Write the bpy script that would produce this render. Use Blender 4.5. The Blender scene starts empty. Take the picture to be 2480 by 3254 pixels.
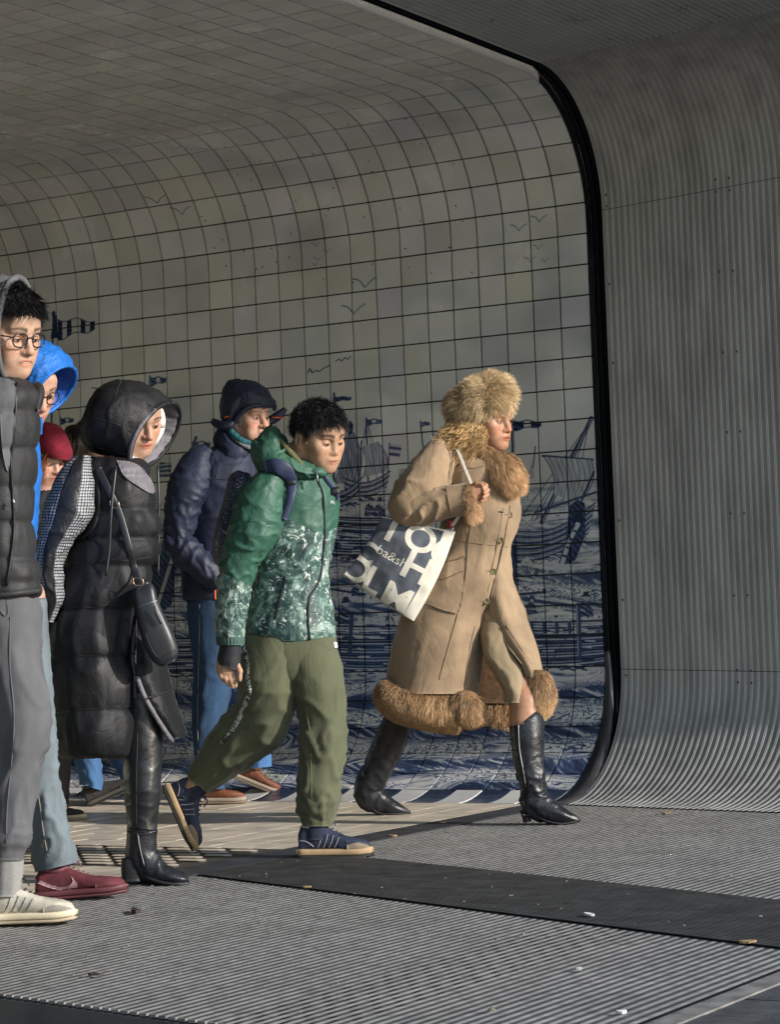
import bpy, bmesh, math, random
import numpy as np
from mathutils import Vector, Matrix
random.seed(7); RNG = np.random.default_rng(7)
SC = bpy.context.scene
COL = SC.collection

# ------------------------------------------------------------------ camera
CAM_P = np.array([6.261037604721613, -9.579767440155816, 0.81])
CAM_R = np.array([[0.8535616349818704, -0.05535460264509445, -0.5180428585097968],
                  [0.5196634238015513, 0.019495670760970158, 0.8541486081381571],
                  [-0.03718146379376447, -0.9982764080091158, 0.045406518943533064]])   # columns: right, down, forward
FOCAL = 7500.0                                   # in pixels of a 2480 x 3254 frame
cd = bpy.data.cameras.new('camera'); cam = bpy.data.objects.new('camera', cd); COL.objects.link(cam)
cd.sensor_width = 36.0; cd.sensor_fit = 'AUTO'; cd.lens = FOCAL / 3254.0 * 36.0
cd.clip_start = 0.1; cd.clip_end = 3000
mm = Matrix.Identity(4)
for i in range(3):
    mm[i][0] = CAM_R[i, 0]; mm[i][1] = -CAM_R[i, 1]; mm[i][2] = -CAM_R[i, 2]; mm[i][3] = CAM_P[i]
cam.matrix_world = mm
SC.camera = cam

# ------------------------------------------------------------------ sky, sun, exposure
SUN_EL, SUN_AZ = 21.0, 2.5                      # azimuth: degrees from +X, negative towards the viewer
wd = bpy.data.worlds.new('World'); SC.world = wd; wd.use_nodes = True
nt = wd.node_tree; nt.nodes.clear()
sky = nt.nodes.new('ShaderNodeTexSky'); sky.sky_type = 'NISHITA'; sky.sun_disc = False
sky.dust_density = 0.4; sky.sun_elevation = math.radians(SUN_EL); sky.sun_rotation = math.radians(90.0 - SUN_AZ)
bg = nt.nodes.new('ShaderNodeBackground'); bg.inputs['Strength'].default_value = 0.15
ow = nt.nodes.new('ShaderNodeOutputWorld')
nt.links.new(sky.outputs[0], bg.inputs[0]); nt.links.new(bg.outputs[0], ow.inputs[0])
sd = bpy.data.lights.new('sun', 'SUN'); sun = bpy.data.objects.new('sun', sd); COL.objects.link(sun)
sd.energy = 2.8; sd.angle = math.radians(1.0); sd.color = (1.0, 0.945, 0.87)
e, a = math.radians(SUN_EL), math.radians(SUN_AZ)
sv = Vector((math.cos(e) * math.cos(a), math.cos(e) * math.sin(a), math.sin(e)))
sun.rotation_euler = sv.to_track_quat('Z', 'Y').to_euler(); sun.location = (12, -4, 8)
vs = SC.view_settings
vs.view_transform = 'Standard'; vs.look = 'None'; vs.gamma = 1.0; vs.use_curve_mapping = False; vs.exposure = 0.92
SC.render.engine = 'CYCLES'
SC.cycles.use_denoising = True
SC.cycles.max_bounces = 8

# ------------------------------------------------------------------ helpers: objects
def tag(o, label=None, cat=None, group=None, kind=None):
    if label: o['label'] = label
    if cat: o['category'] = cat
    if group: o['group'] = group
    if kind: o['kind'] = kind
    return o
def empty(name, loc=(0, 0, 0)):
    o = bpy.data.objects.new(name, None); COL.objects.link(o); o.location = loc; o.empty_display_size = .1
    return o
def link(name, me, mat=None, parent=None):
    o = bpy.data.objects.new(name, me); COL.objects.link(o)
    if mat is not None and len(me.materials) == 0: me.materials.append(mat)
    if parent is not None:
        o.parent = parent
        q = parent; off = Vector((0, 0, 0))
        while q is not None: off += Vector(q.location); q = q.parent
        o.location = -off
    return o
def mesh(name, V, F, smooth=True, uv=None, col=None):
    """V (n,3); F list/array of faces (tri/quad arrays or mixed list); uv per vertex (n,2); col per vertex (n,3)"""
    V = np.asarray(V, dtype=np.float32)
    me = bpy.data.meshes.new(name)
    if isinstance(F, np.ndarray): groups = [F]
    elif len(F) and isinstance(F[0], np.ndarray) and F[0].ndim == 2: groups = F
    else: groups = None
    if groups is None:
        me.from_pydata(V.tolist(), [], [list(map(int, f)) for f in F]); li = None
    else:
        li = np.concatenate([g.ravel() for g in groups]).astype(np.int32)
        tot = np.concatenate([np.full(len(g), g.shape[1]) for g in groups]).astype(np.int32)
        st = np.concatenate([[0], np.cumsum(tot)[:-1]]).astype(np.int32)
        me.vertices.add(len(V)); me.vertices.foreach_set('co', V.ravel())
        me.loops.add(len(li)); me.loops.foreach_set('vertex_index', li)
        me.polygons.add(len(st)); me.polygons.foreach_set('loop_start', st)
        me.update(calc_edges=True)
    if uv is not None or col is not None:
        vi = np.empty(len(me.loops), dtype=np.int32); me.loops.foreach_get('vertex_index', vi)
    if uv is not None:
        l = me.uv_layers.new(name='UVMap'); l.data.foreach_set('uv', np.asarray(uv, dtype=np.float32)[vi].ravel())
    if col is not None:
        c = me.color_attributes.new('tint', 'FLOAT_COLOR', 'POINT')
        cc = np.ones((len(V), 4), dtype=np.float32); cc[:, :3] = col; c.data.foreach_set('color', cc.ravel())
    if smooth: me.polygons.foreach_set('use_smooth', np.ones(len(me.polygons), dtype=bool))
    me.validate(); me.update()
    return me
class MB:
    """collects simple solids into one mesh"""
    def __init__(s): s.v = []; s.f = []
    def add(s, V, F):
        b = len(s.v); s.v += [tuple(map(float, p)) for p in V]; s.f += [tuple(b + i for i in f) for f in F]; return s
    def box(s, lo, hi, M=None):
        V = [(x, y, z) for x in (lo[0], hi[0]) for y in (lo[1], hi[1]) for z in (lo[2], hi[2])]
        if M is not None: V = [M @ Vector(p) for p in V]
        return s.add(V, [(0, 1, 3, 2), (4, 6, 7, 5), (0, 4, 5, 1), (2, 3, 7, 6), (0, 2, 6, 4), (1, 5, 7, 3)])
    def build(s, name, mat=None, parent=None, smooth=False):
        return link(name, mesh(name, s.v, s.f, smooth), mat, parent)

# ------------------------------------------------------------------ helpers: noise (numpy)
_perm = np.random.default_rng(3).permutation(256); _perm = np.concatenate([_perm, _perm, _perm])
_grad = np.random.default_rng(4).normal(size=(256, 3)); _grad /= np.linalg.norm(_grad, axis=1)[:, None]
def pnoise(p):
    """gradient noise, p (...,3) -> about -1..1"""
    p = np.asarray(p, dtype=np.float64); i = np.floor(p).astype(int); f = p - i; i &= 255
    u = f * f * f * (f * (f * 6 - 15) + 10); out = 0
    for dx in (0, 1):
        for dy in (0, 1):
            for dz in (0, 1):
                h = _perm[_perm[_perm[i[..., 0] + dx] + ((i[..., 1] + dy) & 255)] + ((i[..., 2] + dz) & 255)] & 255
                g = _grad[h]; d = f - np.array([dx, dy, dz])
                w = (u[..., 0] if dx else 1 - u[..., 0]) * (u[..., 1] if dy else 1 - u[..., 1]) * (u[..., 2] if dz else 1 - u[..., 2])
                out = out + w * (g * d).sum(-1)
    return out * 1.6
def ridged(p): return 1 - np.abs(pnoise(p)) * 2

# ------------------------------------------------------------------ helpers: materials
def mat(name, base=(.5, .5, .5), rough=.6, metal=0.0, var=.12, vscale=6.0, bump=0.0, bscale=80.0, spec=.5, sheen=0.0, stretch=None,
        tint=False, coat=0.0, fine=0.0, sss=0.0, detail=4.0, bdist=.004, dirt=0.0, dscale=3.0, wrinkle=0.0, wscale=16.0, wstretch=None):
    """a procedural surface: base colour, broken up by noise, plus bump; tint multiplies in the vertex attribute"""
    m = bpy.data.materials.new(name); m.use_nodes = True; t = m.node_tree; N = t.nodes; L = t.links
    b = N['Principled BSDF']; b.inputs['Roughness'].default_value = rough; b.inputs['Metallic'].default_value = metal
    b.inputs['Specular IOR Level'].default_value = spec
    if sheen: b.inputs['Sheen Weight'].default_value = sheen; b.inputs['Sheen Roughness'].default_value = .4
    if coat: b.inputs['Coat Weight'].default_value = coat; b.inputs['Coat Roughness'].default_value = .25
    if sss:
        b.inputs['Subsurface Weight'].default_value = sss; b.inputs['Subsurface Radius'].default_value = (1, .35, .18); b.inputs['Subsurface Scale'].default_value = .006
    geo = N.new('ShaderNodeNewGeometry'); mp = N.new('ShaderNodeMapping'); L.new(geo.outputs['Position'], mp.inputs[0])
    if stretch: mp.inputs['Scale'].default_value = stretch
    n1 = N.new('ShaderNodeTexNoise'); n1.inputs['Scale'].default_value = vscale; n1.inputs['Detail'].default_value = detail; L.new(mp.outputs[0], n1.inputs['Vector'])
    r1 = N.new('ShaderNodeMapRange'); r1.inputs[1].default_value = .3; r1.inputs[2].default_value = .7
    r1.inputs[3].default_value = 1 - var; r1.inputs[4].default_value = 1 + var; L.new(n1.outputs[0], r1.inputs[0])
    mx = N.new('ShaderNodeMix'); mx.data_type = 'RGBA'; mx.blend_type = 'MULTIPLY'; mx.inputs[0].default_value = 1
    mx.inputs[6].default_value = (*base, 1); L.new(r1.outputs[0], mx.inputs[7]); out = mx.outputs[2]
    if tint:
        at_ = N.new('ShaderNodeAttribute'); at_.attribute_name = 'tint'
        m2 = N.new('ShaderNodeMix'); m2.data_type = 'RGBA'; m2.blend_type = 'MULTIPLY'; m2.inputs[0].default_value = 1
        L.new(out, m2.inputs[6]); L.new(at_.outputs['Color'], m2.inputs[7]); out = m2.outputs[2]
    if fine or dirt:
        n3 = N.new('ShaderNodeTexNoise'); n3.inputs['Scale'].default_value = dscale if dirt else 900; n3.inputs['Detail'].default_value = 6; L.new(mp.outputs[0], n3.inputs['Vector'])
        r3 = N.new('ShaderNodeMapRange'); k = dirt or fine
        r3.inputs[1].default_value = .42 if dirt else .2; r3.inputs[2].default_value = .68 if dirt else .8
        r3.inputs[3].default_value = 1 if dirt else 1 - k; r3.inputs[4].default_value = 1 - k if dirt else 1 + k; L.new(n3.outputs[0], r3.inputs[0])
        m3 = N.new('ShaderNodeMix'); m3.data_type = 'RGBA'; m3.blend_type = 'MULTIPLY'; m3.inputs[0].default_value = 1
        L.new(out, m3.inputs[6]); L.new(r3.outputs[0], m3.inputs[7]); out = m3.outputs[2]
    L.new(out, b.inputs['Base Color'])
    rr = N.new('ShaderNodeMapRange'); rr.inputs[1].default_value = .3; rr.inputs[2].default_value = .7
    rr.inputs[3].default_value = max(.03, rough - .08); rr.inputs[4].default_value = min(1, rough + .08); L.new(n1.outputs[0], rr.inputs[0]); L.new(rr.outputs[0], b.inputs['Roughness'])
    if bump:
        n2 = N.new('ShaderNodeTexNoise'); n2.inputs['Scale'].default_value = bscale; n2.inputs['Detail'].default_value = 5; L.new(mp.outputs[0], n2.inputs['Vector'])
        bp = N.new('ShaderNodeBump'); bp.inputs['Strength'].default_value = bump; bp.inputs['Distance'].default_value = bdist
        L.new(n2.outputs[0], bp.inputs['Height']); L.new(bp.outputs[0], b.inputs['Normal'])
    if wrinkle:
        mp2 = N.new('ShaderNodeMapping'); L.new(geo.outputs['Position'], mp2.inputs[0]); mp2.inputs['Rotation'].default_value = (.5, .35, .6)
        if wstretch: mp2.inputs['Scale'].default_value = wstretch
        n4 = N.new('ShaderNodeTexNoise'); n4.inputs['Scale'].default_value = wscale; n4.inputs['Detail'].default_value = 3.5; n4.inputs['Roughness'].default_value = .55; n4.inputs['Distortion'].default_value = .9; L.new(mp2.outputs[0], n4.inputs['Vector'])
        ab = N.new('ShaderNodeMath'); ab.operation = 'SUBTRACT'; ab.inputs[1].default_value = .5; L.new(n4.outputs[0], ab.inputs[0])
        a2 = N.new('ShaderNodeMath'); a2.operation = 'ABSOLUTE'; L.new(ab.outputs[0], a2.inputs[0])
        a3 = N.new('ShaderNodeMath'); a3.operation = 'POWER'; a3.inputs[1].default_value = .6; L.new(a2.outputs[0], a3.inputs[0])
        b2 = N.new('ShaderNodeBump'); b2.inputs['Strength'].default_value = wrinkle; b2.inputs['Distance'].default_value = .02; L.new(a3.outputs[0], b2.inputs['Height'])
        if b.inputs['Normal'].is_linked: L.new(b.inputs['Normal'].links[0].from_socket, b2.inputs['Normal'])
        L.new(b2.outputs[0], b.inputs['Normal'])
    return m
def bsdf(m): return m.node_tree.nodes['Principled BSDF']

# ------------------------------------------------------------------ the tunnel profile (far side wall at Y = 0, tunnel along X)
L1 = 0.927                                       # arc length of the lower bend
def ell_arc(ry, rz, n=200):
    t = np.linspace(0, math.pi / 2, n); y = ry * np.sin(t); z = rz * (1 - np.cos(t))      # starts flat, ends vertical
    s = np.concatenate([[0], np.cumsum(np.hypot(np.diff(y), np.diff(z)))]); return s, y, z
_s1, _y1, _z1 = ell_arc(.62, .56)
LB = _s1[-1]
Z_LO, Z_HI, Z_TOP = .56, 2.57, 3.17
_s2, _y2, _z2 = ell_arc(.58, .60)                # used upside down
LT = _s2[-1]
S_A, S_B, S_C = LB, LB + (Z_HI - Z_LO), LB + (Z_HI - Z_LO) + LT
def prof(s):
    """arc length from the floor tangent -> (y, z) and the outward normal (towards the passage)"""
    s = np.asarray(s, dtype=float); y = np.zeros_like(s); z = np.zeros_like(s)
    a = s < 0; y[a] = -.62 + s[a]
    a = (s >= 0) & (s < S_A); y[a] = -.62 + np.interp(s[a], _s1, _y1); z[a] = np.interp(s[a], _s1, _z1)
    a = (s >= S_A) & (s < S_B); z[a] = Z_LO + s[a] - S_A
    a = (s >= S_B) & (s < S_C); q = S_C - s[a]; y[a] = -.58 + np.interp(q, _s2, _y2); z[a] = Z_TOP - np.interp(q, _s2, _z2)
    a = s >= S_C; y[a] = -.58 - (s[a] - S_C); z[a] = Z_TOP
    return y, z
def prof_n(s):
    y0, z0 = prof(np.asarray(s) - 1e-3); y1, z1 = prof(np.asarray(s) + 1e-3)
    ty, tz = y1 - y0, z1 - z0; l = np.hypot(ty, tz); return -tz / l, ty / l
def s_joint(r): return S_A + .005 + (15 - r) * .14        # horizontal joints, row 15 at the top of the lower bend

def px_ray(px, py): return CAM_R @ np.array([(px - 1240) / FOCAL, (py - 1627) / FOCAL, 1.0])
def on_wall(px, py):
    d = px_ray(px, py); t = (0 - CAM_P[1]) / d[1]; p = CAM_P + t * d; return p[0], p[2]
def on_floor(px, py, z=0.0):
    d = px_ray(px, py); t = (z - CAM_P[2]) / d[2]; return CAM_P + t * d
def project(P):
    q = (np.asarray(P) - CAM_P) @ CAM_R; return np.stack([1240 + FOCAL * q[..., 0] / q[..., 2], 1627 + FOCAL * q[..., 1] / q[..., 2]], -1)
# ------------------------------------------------------------------ the painted tile picture (a generated print: sea, ships, gulls)
PX, X0M, X1M, S0M, S1M = 400.0, -2.4, 1.6, 0.0, 4.2
MW, MH = int((X1M - X0M) * PX), int((S1M - S0M) * PX)
def paint_mural():
    u = (np.arange(MW) + .5) / PX + X0M; s = (np.arange(MH) + .5) / PX + S0M
    U, S = np.meshgrid(u, s)
    z = S - LB + Z_LO                                                   # height on the straight part
    ink = np.zeros((MH, MW), dtype=np.float32)                          # 0 bare glaze .. 1 dark blue
    def nz(a, b, c=0.0): return pnoise(np.stack([a, b, np.full_like(a, c)], -1))
    # clouds: pale washes
    Ul, zl = U[::5, ::5], z[::5, ::5]
    cl = nz(Ul * 1.3, zl * 2.6 + nz(Ul * 2, zl * 2, 5) * .6, 1.5) + .5 * nz(Ul * 4, zl * 7, 2.5)
    cl = np.repeat(np.repeat(cl, 5, 0), 5, 1)[:MH, :MW]
    cl = np.pad(cl, ((0, MH - cl.shape[0]), (0, MW - cl.shape[1])), mode='edge')
    ink += np.clip(cl - .1, 0, .6) * .22 * (z > 1.45)
    k_sea = int((1.48 + LB - Z_LO - S0M) * PX); UF, zF, inkF = U, z, ink; U, z, ink = U[:k_sea], z[:k_sea], ink[:k_sea]
    # sea: brush strokes that follow swelling lines, bigger and darker lower down
    sea = 1 / (1 + np.exp(-(1.405 - z) * 70))
    low = np.clip((1.40 - z) / 1.7, 0, 1)
    swell = nz(U * 1.3, z * 2.6, 8) * .09 + nz(U * 3.1, z * 6, 9) * .032
    w = z + swell * (.25 + 1.2 * low)
    pitch = 46 - 25 * low
    ph = w * pitch + nz(U * 2.4, z * 4, 12) * 1.6
    big = np.sin(ph)                                                    # one crest and one trough per wave
    lean = U * (.10 + .62 * low) * np.clip(.5 + big, 0, 1)              # the brush drags down the wave faces
    q1 = nz(U * 4.5 + w * 6, (w + lean * .55) * 50, 3); q2 = nz(U * 10 + w * 9, (w + lean * .8) * 92, 4); q3 = nz(U * 24, (w + lean) * 150, 6)
    v = .46 + .34 * big * (.45 + .55 * low) + .62 * q1 + .46 * q2 + .22 * q3
    v = 1 / (1 + np.exp(-(v - .52) * 6.5))
    crest = np.clip(nz(U * 3.6, w * 8, 7) * 1.3 - big * .75 - .45 + .25 * low, 0, 1)       # foam along the crests
    cu = nz(U * 30 + 3 * big, w * 46, 11); scal = np.clip(.06 + .8 * (np.abs(cu) < .10), 0, 1)
    fm = np.clip(crest * 2.2, 0, 1); v = v * (1 - fm) + fm * scal * .8
    farw = np.clip((z - .9) / .5, 0, 1)
    v = v * (1 - .38 * farw)
    ink = ink * (1 - sea) + np.clip(v * (.62 + .40 * low), 0, 1) * sea
    inkF[:k_sea] = ink; U, z, ink = UF, zF, inkF
    # --- drawing tools, in source pixels of the view, mapped to the wall
    def M(pts): return np.array([on_wall(*p) for p in pts])
    def idx(x, zz): return (x - X0M) * PX, (zz + LB - Z_LO - S0M) * PX
    def stroke(pts, wid=1.6, v=.85, world=False, taper=False):
        P = np.array(pts) if world else M(pts); ix, iy = idx(P[:, 0], P[:, 1])
        # smooth
        if len(ix) > 2:
            t = np.arange(len(ix)); tt = np.linspace(0, len(ix) - 1, (len(ix) - 1) * 5 + 1)
            ix2 = np.empty_like(tt); iy2 = np.empty_like(tt)
            for k, q in enumerate(tt):
                i = min(int(q), len(ix) - 2); f = q - i; a, b, c, d = [min(max(j, 0), len(ix) - 1) for j in (i - 1, i, i + 1, i + 2)]
                for src, dst in ((ix, ix2), (iy, iy2)):
                    p0, p1, p2, p3 = src[a], src[b], src[c], src[d]
                    dst[k] = .5 * (2 * p1 + (p2 - p0) * f + (2 * p0 - 5 * p1 + 4 * p2 - p3) * f * f + (3 * p1 - p0 - 3 * p2 + p3) * f ** 3)
            ix, iy = ix2, iy2
        n = len(ix) - 1
        for k in range(n):
            x0, y0, x1, y1 = ix[k], iy[k], ix[k + 1], iy[k + 1]; ww = wid * (1 - (k + .5) / n * .75 if taper else 1)
            lx, hx = int(max(0, min(x0, x1) - ww - 2)), int(min(MW, max(x0, x1) + ww + 3)); ly, hy = int(max(0, min(y0, y1) - ww - 2)), int(min(MH, max(y0, y1) + ww + 3))
            if hx <= lx or hy <= ly: continue
            gx, gy = np.meshgrid(np.arange(lx, hx), np.arange(ly, hy)); dx, dy = x1 - x0, y1 - y0; q = dx * dx + dy * dy + 1e-9
            tt = np.clip(((gx - x0) * dx + (gy - y0) * dy) / q, 0, 1); d = np.hypot(gx - x0 - tt * dx, gy - y0 - tt * dy)
            al = np.clip(ww / 2 + .5 - d, 0, 1); sl = ink[ly:hy, lx:hx]; sl[:] = np.maximum(sl, 0) * (1 - al) + (v * al if v >= 0 else 0)
    def fill(pts, v=.6, world=False, hatch=None, al=1.0):
        P = np.array(pts) if world else M(pts); ix, iy = idx(P[:, 0], P[:, 1])
        lx, hx = int(max(0, ix.min() - 1)), int(min(MW, ix.max() + 2)); ly, hy = int(max(0, iy.min() - 1)), int(min(MH, iy.max() + 2))
        if hx <= lx or hy <= ly: return
        gx, gy = np.meshgrid(np.arange(lx, hx) + .0, np.arange(ly, hy) + .0); ins = np.zeros(gx.shape, bool); j = len(ix) - 1
        for i in range(len(ix)):
            c = ((iy[i] > gy) != (iy[j] > gy)) & (gx < (ix[j] - ix[i]) * (gy - iy[i]) / (iy[j] - iy[i] + 1e-9) + ix[i]); ins ^= c; j = i
        val = np.full(gx.shape, v)
        if hatch is not None:
            ang, per, amp = hatch; q = gx * math.cos(ang) + gy * math.sin(ang)
            val = v + amp * np.sin(q * 2 * math.pi / per + 2.2 * nz(gx / 40, gy / 40, 2.0)) + .12 * nz(gx / 7, gy / 30, 4.0)
        sl = ink[ly:hy, lx:hx]; sl[ins] = sl[ins] * (1 - al) + np.clip(val[ins], 0, 1) * al
    def bird(x, y, k):
        stroke([(x - 26 * k, y - 12 * k), (x - 12 * k, y - 8 * k), (x - 1 * k, y + 6 * k)], 1.6 * max(.6, k), .45); stroke([(x, y + 6 * k), (x + 10 * k, y - 6 * k), (x + 24 * k, y - 16 * k)], 1.4 * max(.6, k), .42)
    def flag(x, y, L, H, bars, dirn=1, v=.7, wave=.12):
        pts_t = [(x + dirn * L * q, y + H * .10 * math.sin(q * 9) + q * L * wave * .2) for q in np.linspace(0, 1, 9)]
        pts_b = [(x + dirn * L * q, y + H * (1 - .55 * q) + H * .10 * math.sin(q * 9 + .5) + q * L * wave * .2) for q in np.linspace(0, 1, 9)]
        fill(pts_t + pts_b[::-1], .10)
        for k in range(bars):
            q0, q1 = (2 * k) / (2 * bars - 1) * 8, (2 * k + 1) / (2 * bars - 1) * 8
            i0, i1 = int(round(q0)), max(int(round(q1)), int(round(q0)) + 1); i1 = min(i1, 8); i0 = min(i0, 7)
            fill(pts_t[i0:i1 + 1] + pts_b[i0:i1 + 1][::-1], v, hatch=(1.2, 9, .15))
        stroke(pts_t, 1.5, .7); stroke(pts_b, 1.5, .7)
    def planks(x0, x1, ytop, ybot, n=7, bow=0.0, v=.66, ends=0):
        """a long low hull seen broadside: strakes that sag a little, dark gaps and pale edges"""
        q = np.linspace(0, 1, 11)
        def line(f): return [(x0 + (x1 - x0) * (t * (1 - .16 * f) + .08 * f), ytop + (ybot - ytop) * f + bow * (4 * (t - .5) ** 2 - 1) * -1 * (.6 + .4 * f)) for t in q]
        fill(line(0) + line(1)[::-1], v, hatch=(1.5, 5, .20))
        for k in range(n):
            f = k / (n - 1.0); stroke(line(f), 3.2 if k in (0, 2) else 2.0, .95 if k % 2 == 0 else .04); stroke([(x, y + 4) for x, y in line(f)], 1.4, .12 if k % 2 == 0 else .8)
        for k in range(16):
            t = RNG.uniform(.05, .9); f = RNG.uniform(.1, .9); p_ = line(f)[int(t * 10)]; stroke([p_, (p_[0] + RNG.uniform(18, 50), p_[1] + RNG.uniform(-2, 4))], 2.6, RNG.choice([.05, .1, .9]))
        for k in range(26):
            t = RNG.uniform(0, 1); p_ = line(1.0 + RNG.uniform(-.05, .12))[int(t * 10)]; stroke([(p_[0] - 20, p_[1]), (p_[0], p_[1] - 5), (p_[0] + 22, p_[1] + 2)], 3, RNG.choice([.05, .1, .8]))
    def hull(x0, y0, x1, y1, deep, v=.55, flip=1, lines=6):
        """a ship's hull: sheer line rising to both ends, round belly cut off by the water"""
        q = np.linspace(0, 1, 13); L = x1 - x0
        top = [(x0 + L * t, y0 + (y1 - y0) * t + deep * .30 * math.sin(math.pi * t)) for t in q]
        bot = [(x0 + L * (.07 + .84 * t), y0 + (y1 - y0) * t + deep * (.72 + .22 * math.sin(math.pi * t) ** .5)) for t in q]
        fill(top + bot[::-1], v, hatch=(1.5, 5, .22))
        for k in range(lines):
            f = k / (lines - 1.0); P_ = [(a[0] * (1 - f) + b[0] * f, a[1] * (1 - f) + b[1] * f) for a, b in zip(top, bot)]
            stroke(P_, 2.4 if k == 0 else 1.5, .92 if k % 2 == 0 else .06); stroke([(x, y + 3) for x, y in P_], 1.2, .1 if k % 2 == 0 else .75)
        for k in range(22):
            p_ = bot[RNG.integers(0, 13)]; stroke([(p_[0] - 14, p_[1] + RNG.uniform(-4, 3)), (p_[0], p_[1] - 5), (p_[0] + 15, p_[1] + RNG.uniform(-2, 4))], 2.4, RNG.choice([.05, .08, .7]))
    def mast(x0, y0, x1, y1, w=4.0, v=.82): stroke([(x0, y0), (x1, y1)], w, v); stroke([(x0 + 2, y0), (x1 + 2, y1)], w * .3, .25)
    def sail(pts, v=.18, n=6, lv=.38):
        """pts: top-left, top-right, bottom-right, bottom-left"""
        tl, tr, br, bl = map(np.array, pts); q = np.linspace(0, 1, 8)
        bul = (tr - tl) * .0; lft = [tl + (bl - tl) * t + np.array([14, 0]) * math.sin(math.pi * t) for t in q]; rgt = [tr + (br - tr) * t + np.array([18, 0]) * math.sin(math.pi * t) for t in q]
        fill([tuple(p) for p in lft] + [tuple(p) for p in rgt[::-1]], v, hatch=(.3, 14, .05))
        for k in range(n + 1):
            f = k / n; stroke([tuple(l * (1 - f) + r * f) for l, r in zip(lft, rgt)], 1.3, lv + (.2 if k in (0, n) else 0))
    def rig(x, y, pts, w=1.1, v=.6):
        for p in pts: stroke([(x, y), p], w, v)
    def sailor(x, y, k, flip=1):
        fill([(x - 22 * k, y), (x - 18 * k, y - 34 * k), (x - 4 * k, y - 48 * k), (x + 12 * k, y - 40 * k), (x + 20 * k, y - 16 * k), (x + 24 * k, y)], .68, hatch=(1.0, 8, .25))
        fill([(x - 6 * k, y - 48 * k), (x - 7 * k, y - 62 * k), (x + 7 * k, y - 62 * k), (x + 8 * k, y - 48 * k)], .22)
        fill([(x - 17 * k, y - 60 * k), (x - 8 * k, y - 66 * k), (x - 6 * k, y - 76 * k), (x + 8 * k, y - 76 * k), (x + 10 * k, y - 66 * k), (x + 18 * k, y - 60 * k)], .85)
        stroke([(x - 14 * k, y - 22 * k), (x + 4 * k * flip, y - 16 * k), (x + 22 * k * flip, y - 24 * k)], 2.6 * k, .2); stroke([(x - 20 * k, y), (x - 18 * k, y - 34 * k), (x - 4 * k, y - 48 * k)], 1.5, .9)
    # gulls
    for x, y, k in [(545, 632, 1.3), (608, 672, 1.2), (1005, 780, .55), (1040, 800, .5), (1010, 825, .55), (1000, 842, .4), (1160, 905, 1.5), (1125, 990, 1.5), (1650, 728, 1.0), (1716, 700, 1.0),
                    (1712, 788, .7), (1685, 828, .75), (1732, 830, .45), (560, 422, .6), (530, 408, .5), (700, 410, .5), (735, 418, .5), (775, 425, .7)]:
        bird(x, y, k)
    for _ in range(60):                                                  # pits and specks in the glaze
        x, y = RNG.uniform(650, 1500), RNG.uniform(330, 900); stroke([(x, y), (x + RNG.uniform(-5, 5), y + RNG.uniform(-6, 6))], RNG.uniform(1, 2.2), .7)
    stroke([(978, 1186), (984, 1172), (992, 1186)], 1.4, .9); stroke([(980, 1180), (990, 1180)], 1.2, .9)
    stroke([(992, 1186), (1004, 1178), (1012, 1182), (1026, 1172), (1040, 1166), (1048, 1160)], 1.3, .85); stroke([(1066, 1150), (1078, 1142), (1086, 1148), (1096, 1138), (1106, 1142), (1114, 1132)], 1.3, .85)
    # tall pennants
    mast(168, 1000, 162, 1400, 5); fill([(160, 1078), (170, 1002), (177, 1002), (180, 1074)], .9); flag(182, 1016, 118, 62, 4, v=.88)
    stroke([(168, 1000), (169, 996)], 9, .9)
    mast(476, 1195, 473, 1260, 2.5); flag(478, 1200, 48, 26, 2, v=.6)
    mast(140, 1300, 135, 1600, 4); flag(192, 1330, 40, 18, 2, v=.7); mast(190, 1325, 186, 1480, 2.5)
    # left ship, behind the crowd
    mast(622, 1392, 500, 1790, 7); flag(610, 1405, 58, 26, 2, v=.45); rig(618, 1400, [(545, 1800), (470, 1800), (420, 1780), (590, 1800), (650, 1790)])
    fill([(505, 1470), (545, 1472), (540, 1515), (506, 1520)], .35, hatch=(1.57, 9, .25))
    hull(380, 1700, 640, 1745, 120, .62, lines=8); hull(100, 1560, 330, 1600, 80, .5)
    fill([(470, 1760), (520, 1740), (560, 1800), (545, 1920), (500, 1960), (470, 1900)], .72, hatch=(.8, 10, .2)); stroke([(548, 1770), (520, 1860), (490, 1955)], 9, .2); stroke([(556, 1770), (528, 1862), (498, 1957)], 2.2, .9); stroke([(540, 1768), (512, 1858), (482, 1950)], 2.2, .9)
    # middle ships, between the boy and the woman in the fur hat
    mast(1062, 1252, 1060, 1640, 5); flag(1064, 1262, 52, 14, 1, v=.75)
    fill([(1104, 1358), (1112, 1336), (1122, 1350), (1120, 1378), (1108, 1388)], .92); stroke([(1096, 1392), (1122, 1378)], 3, .8)
    sail([(1086, 1392), (1124, 1376), (1136, 1530), (1058, 1540)], .30, 6, .5); rig(1064, 1270, [(1000, 1640), (1030, 1640), (1100, 1600), (1130, 1560)])
    mast(1164, 1330, 1172, 1580, 3.6); flag(1166, 1334, 46, 18, 2, v=.55); sail([(1148, 1420), (1200, 1405), (1222, 1500), (1152, 1520)], .22); rig(1166, 1336, [(1140, 1560), (1120, 1560), (1225, 1540), (1205, 1560)])
    mast(1148, 1402, 1144, 1540, 2.5); mast(1238, 1410, 1230, 1540, 3); fill([(1238, 1410), (1276, 1414), (1270, 1456), (1234, 1450)], .12); fill([(1238, 1418), (1276, 1424), (1275, 1432), (1237, 1428)], .55); fill([(1236, 1438), (1272, 1443), (1271, 1451), (1235, 1448)], .55)
    hull(1090, 1520, 1240, 1498, 85, .55, lines=8); hull(1030, 1550, 1150, 1520, 90, .66, lines=8)
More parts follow.
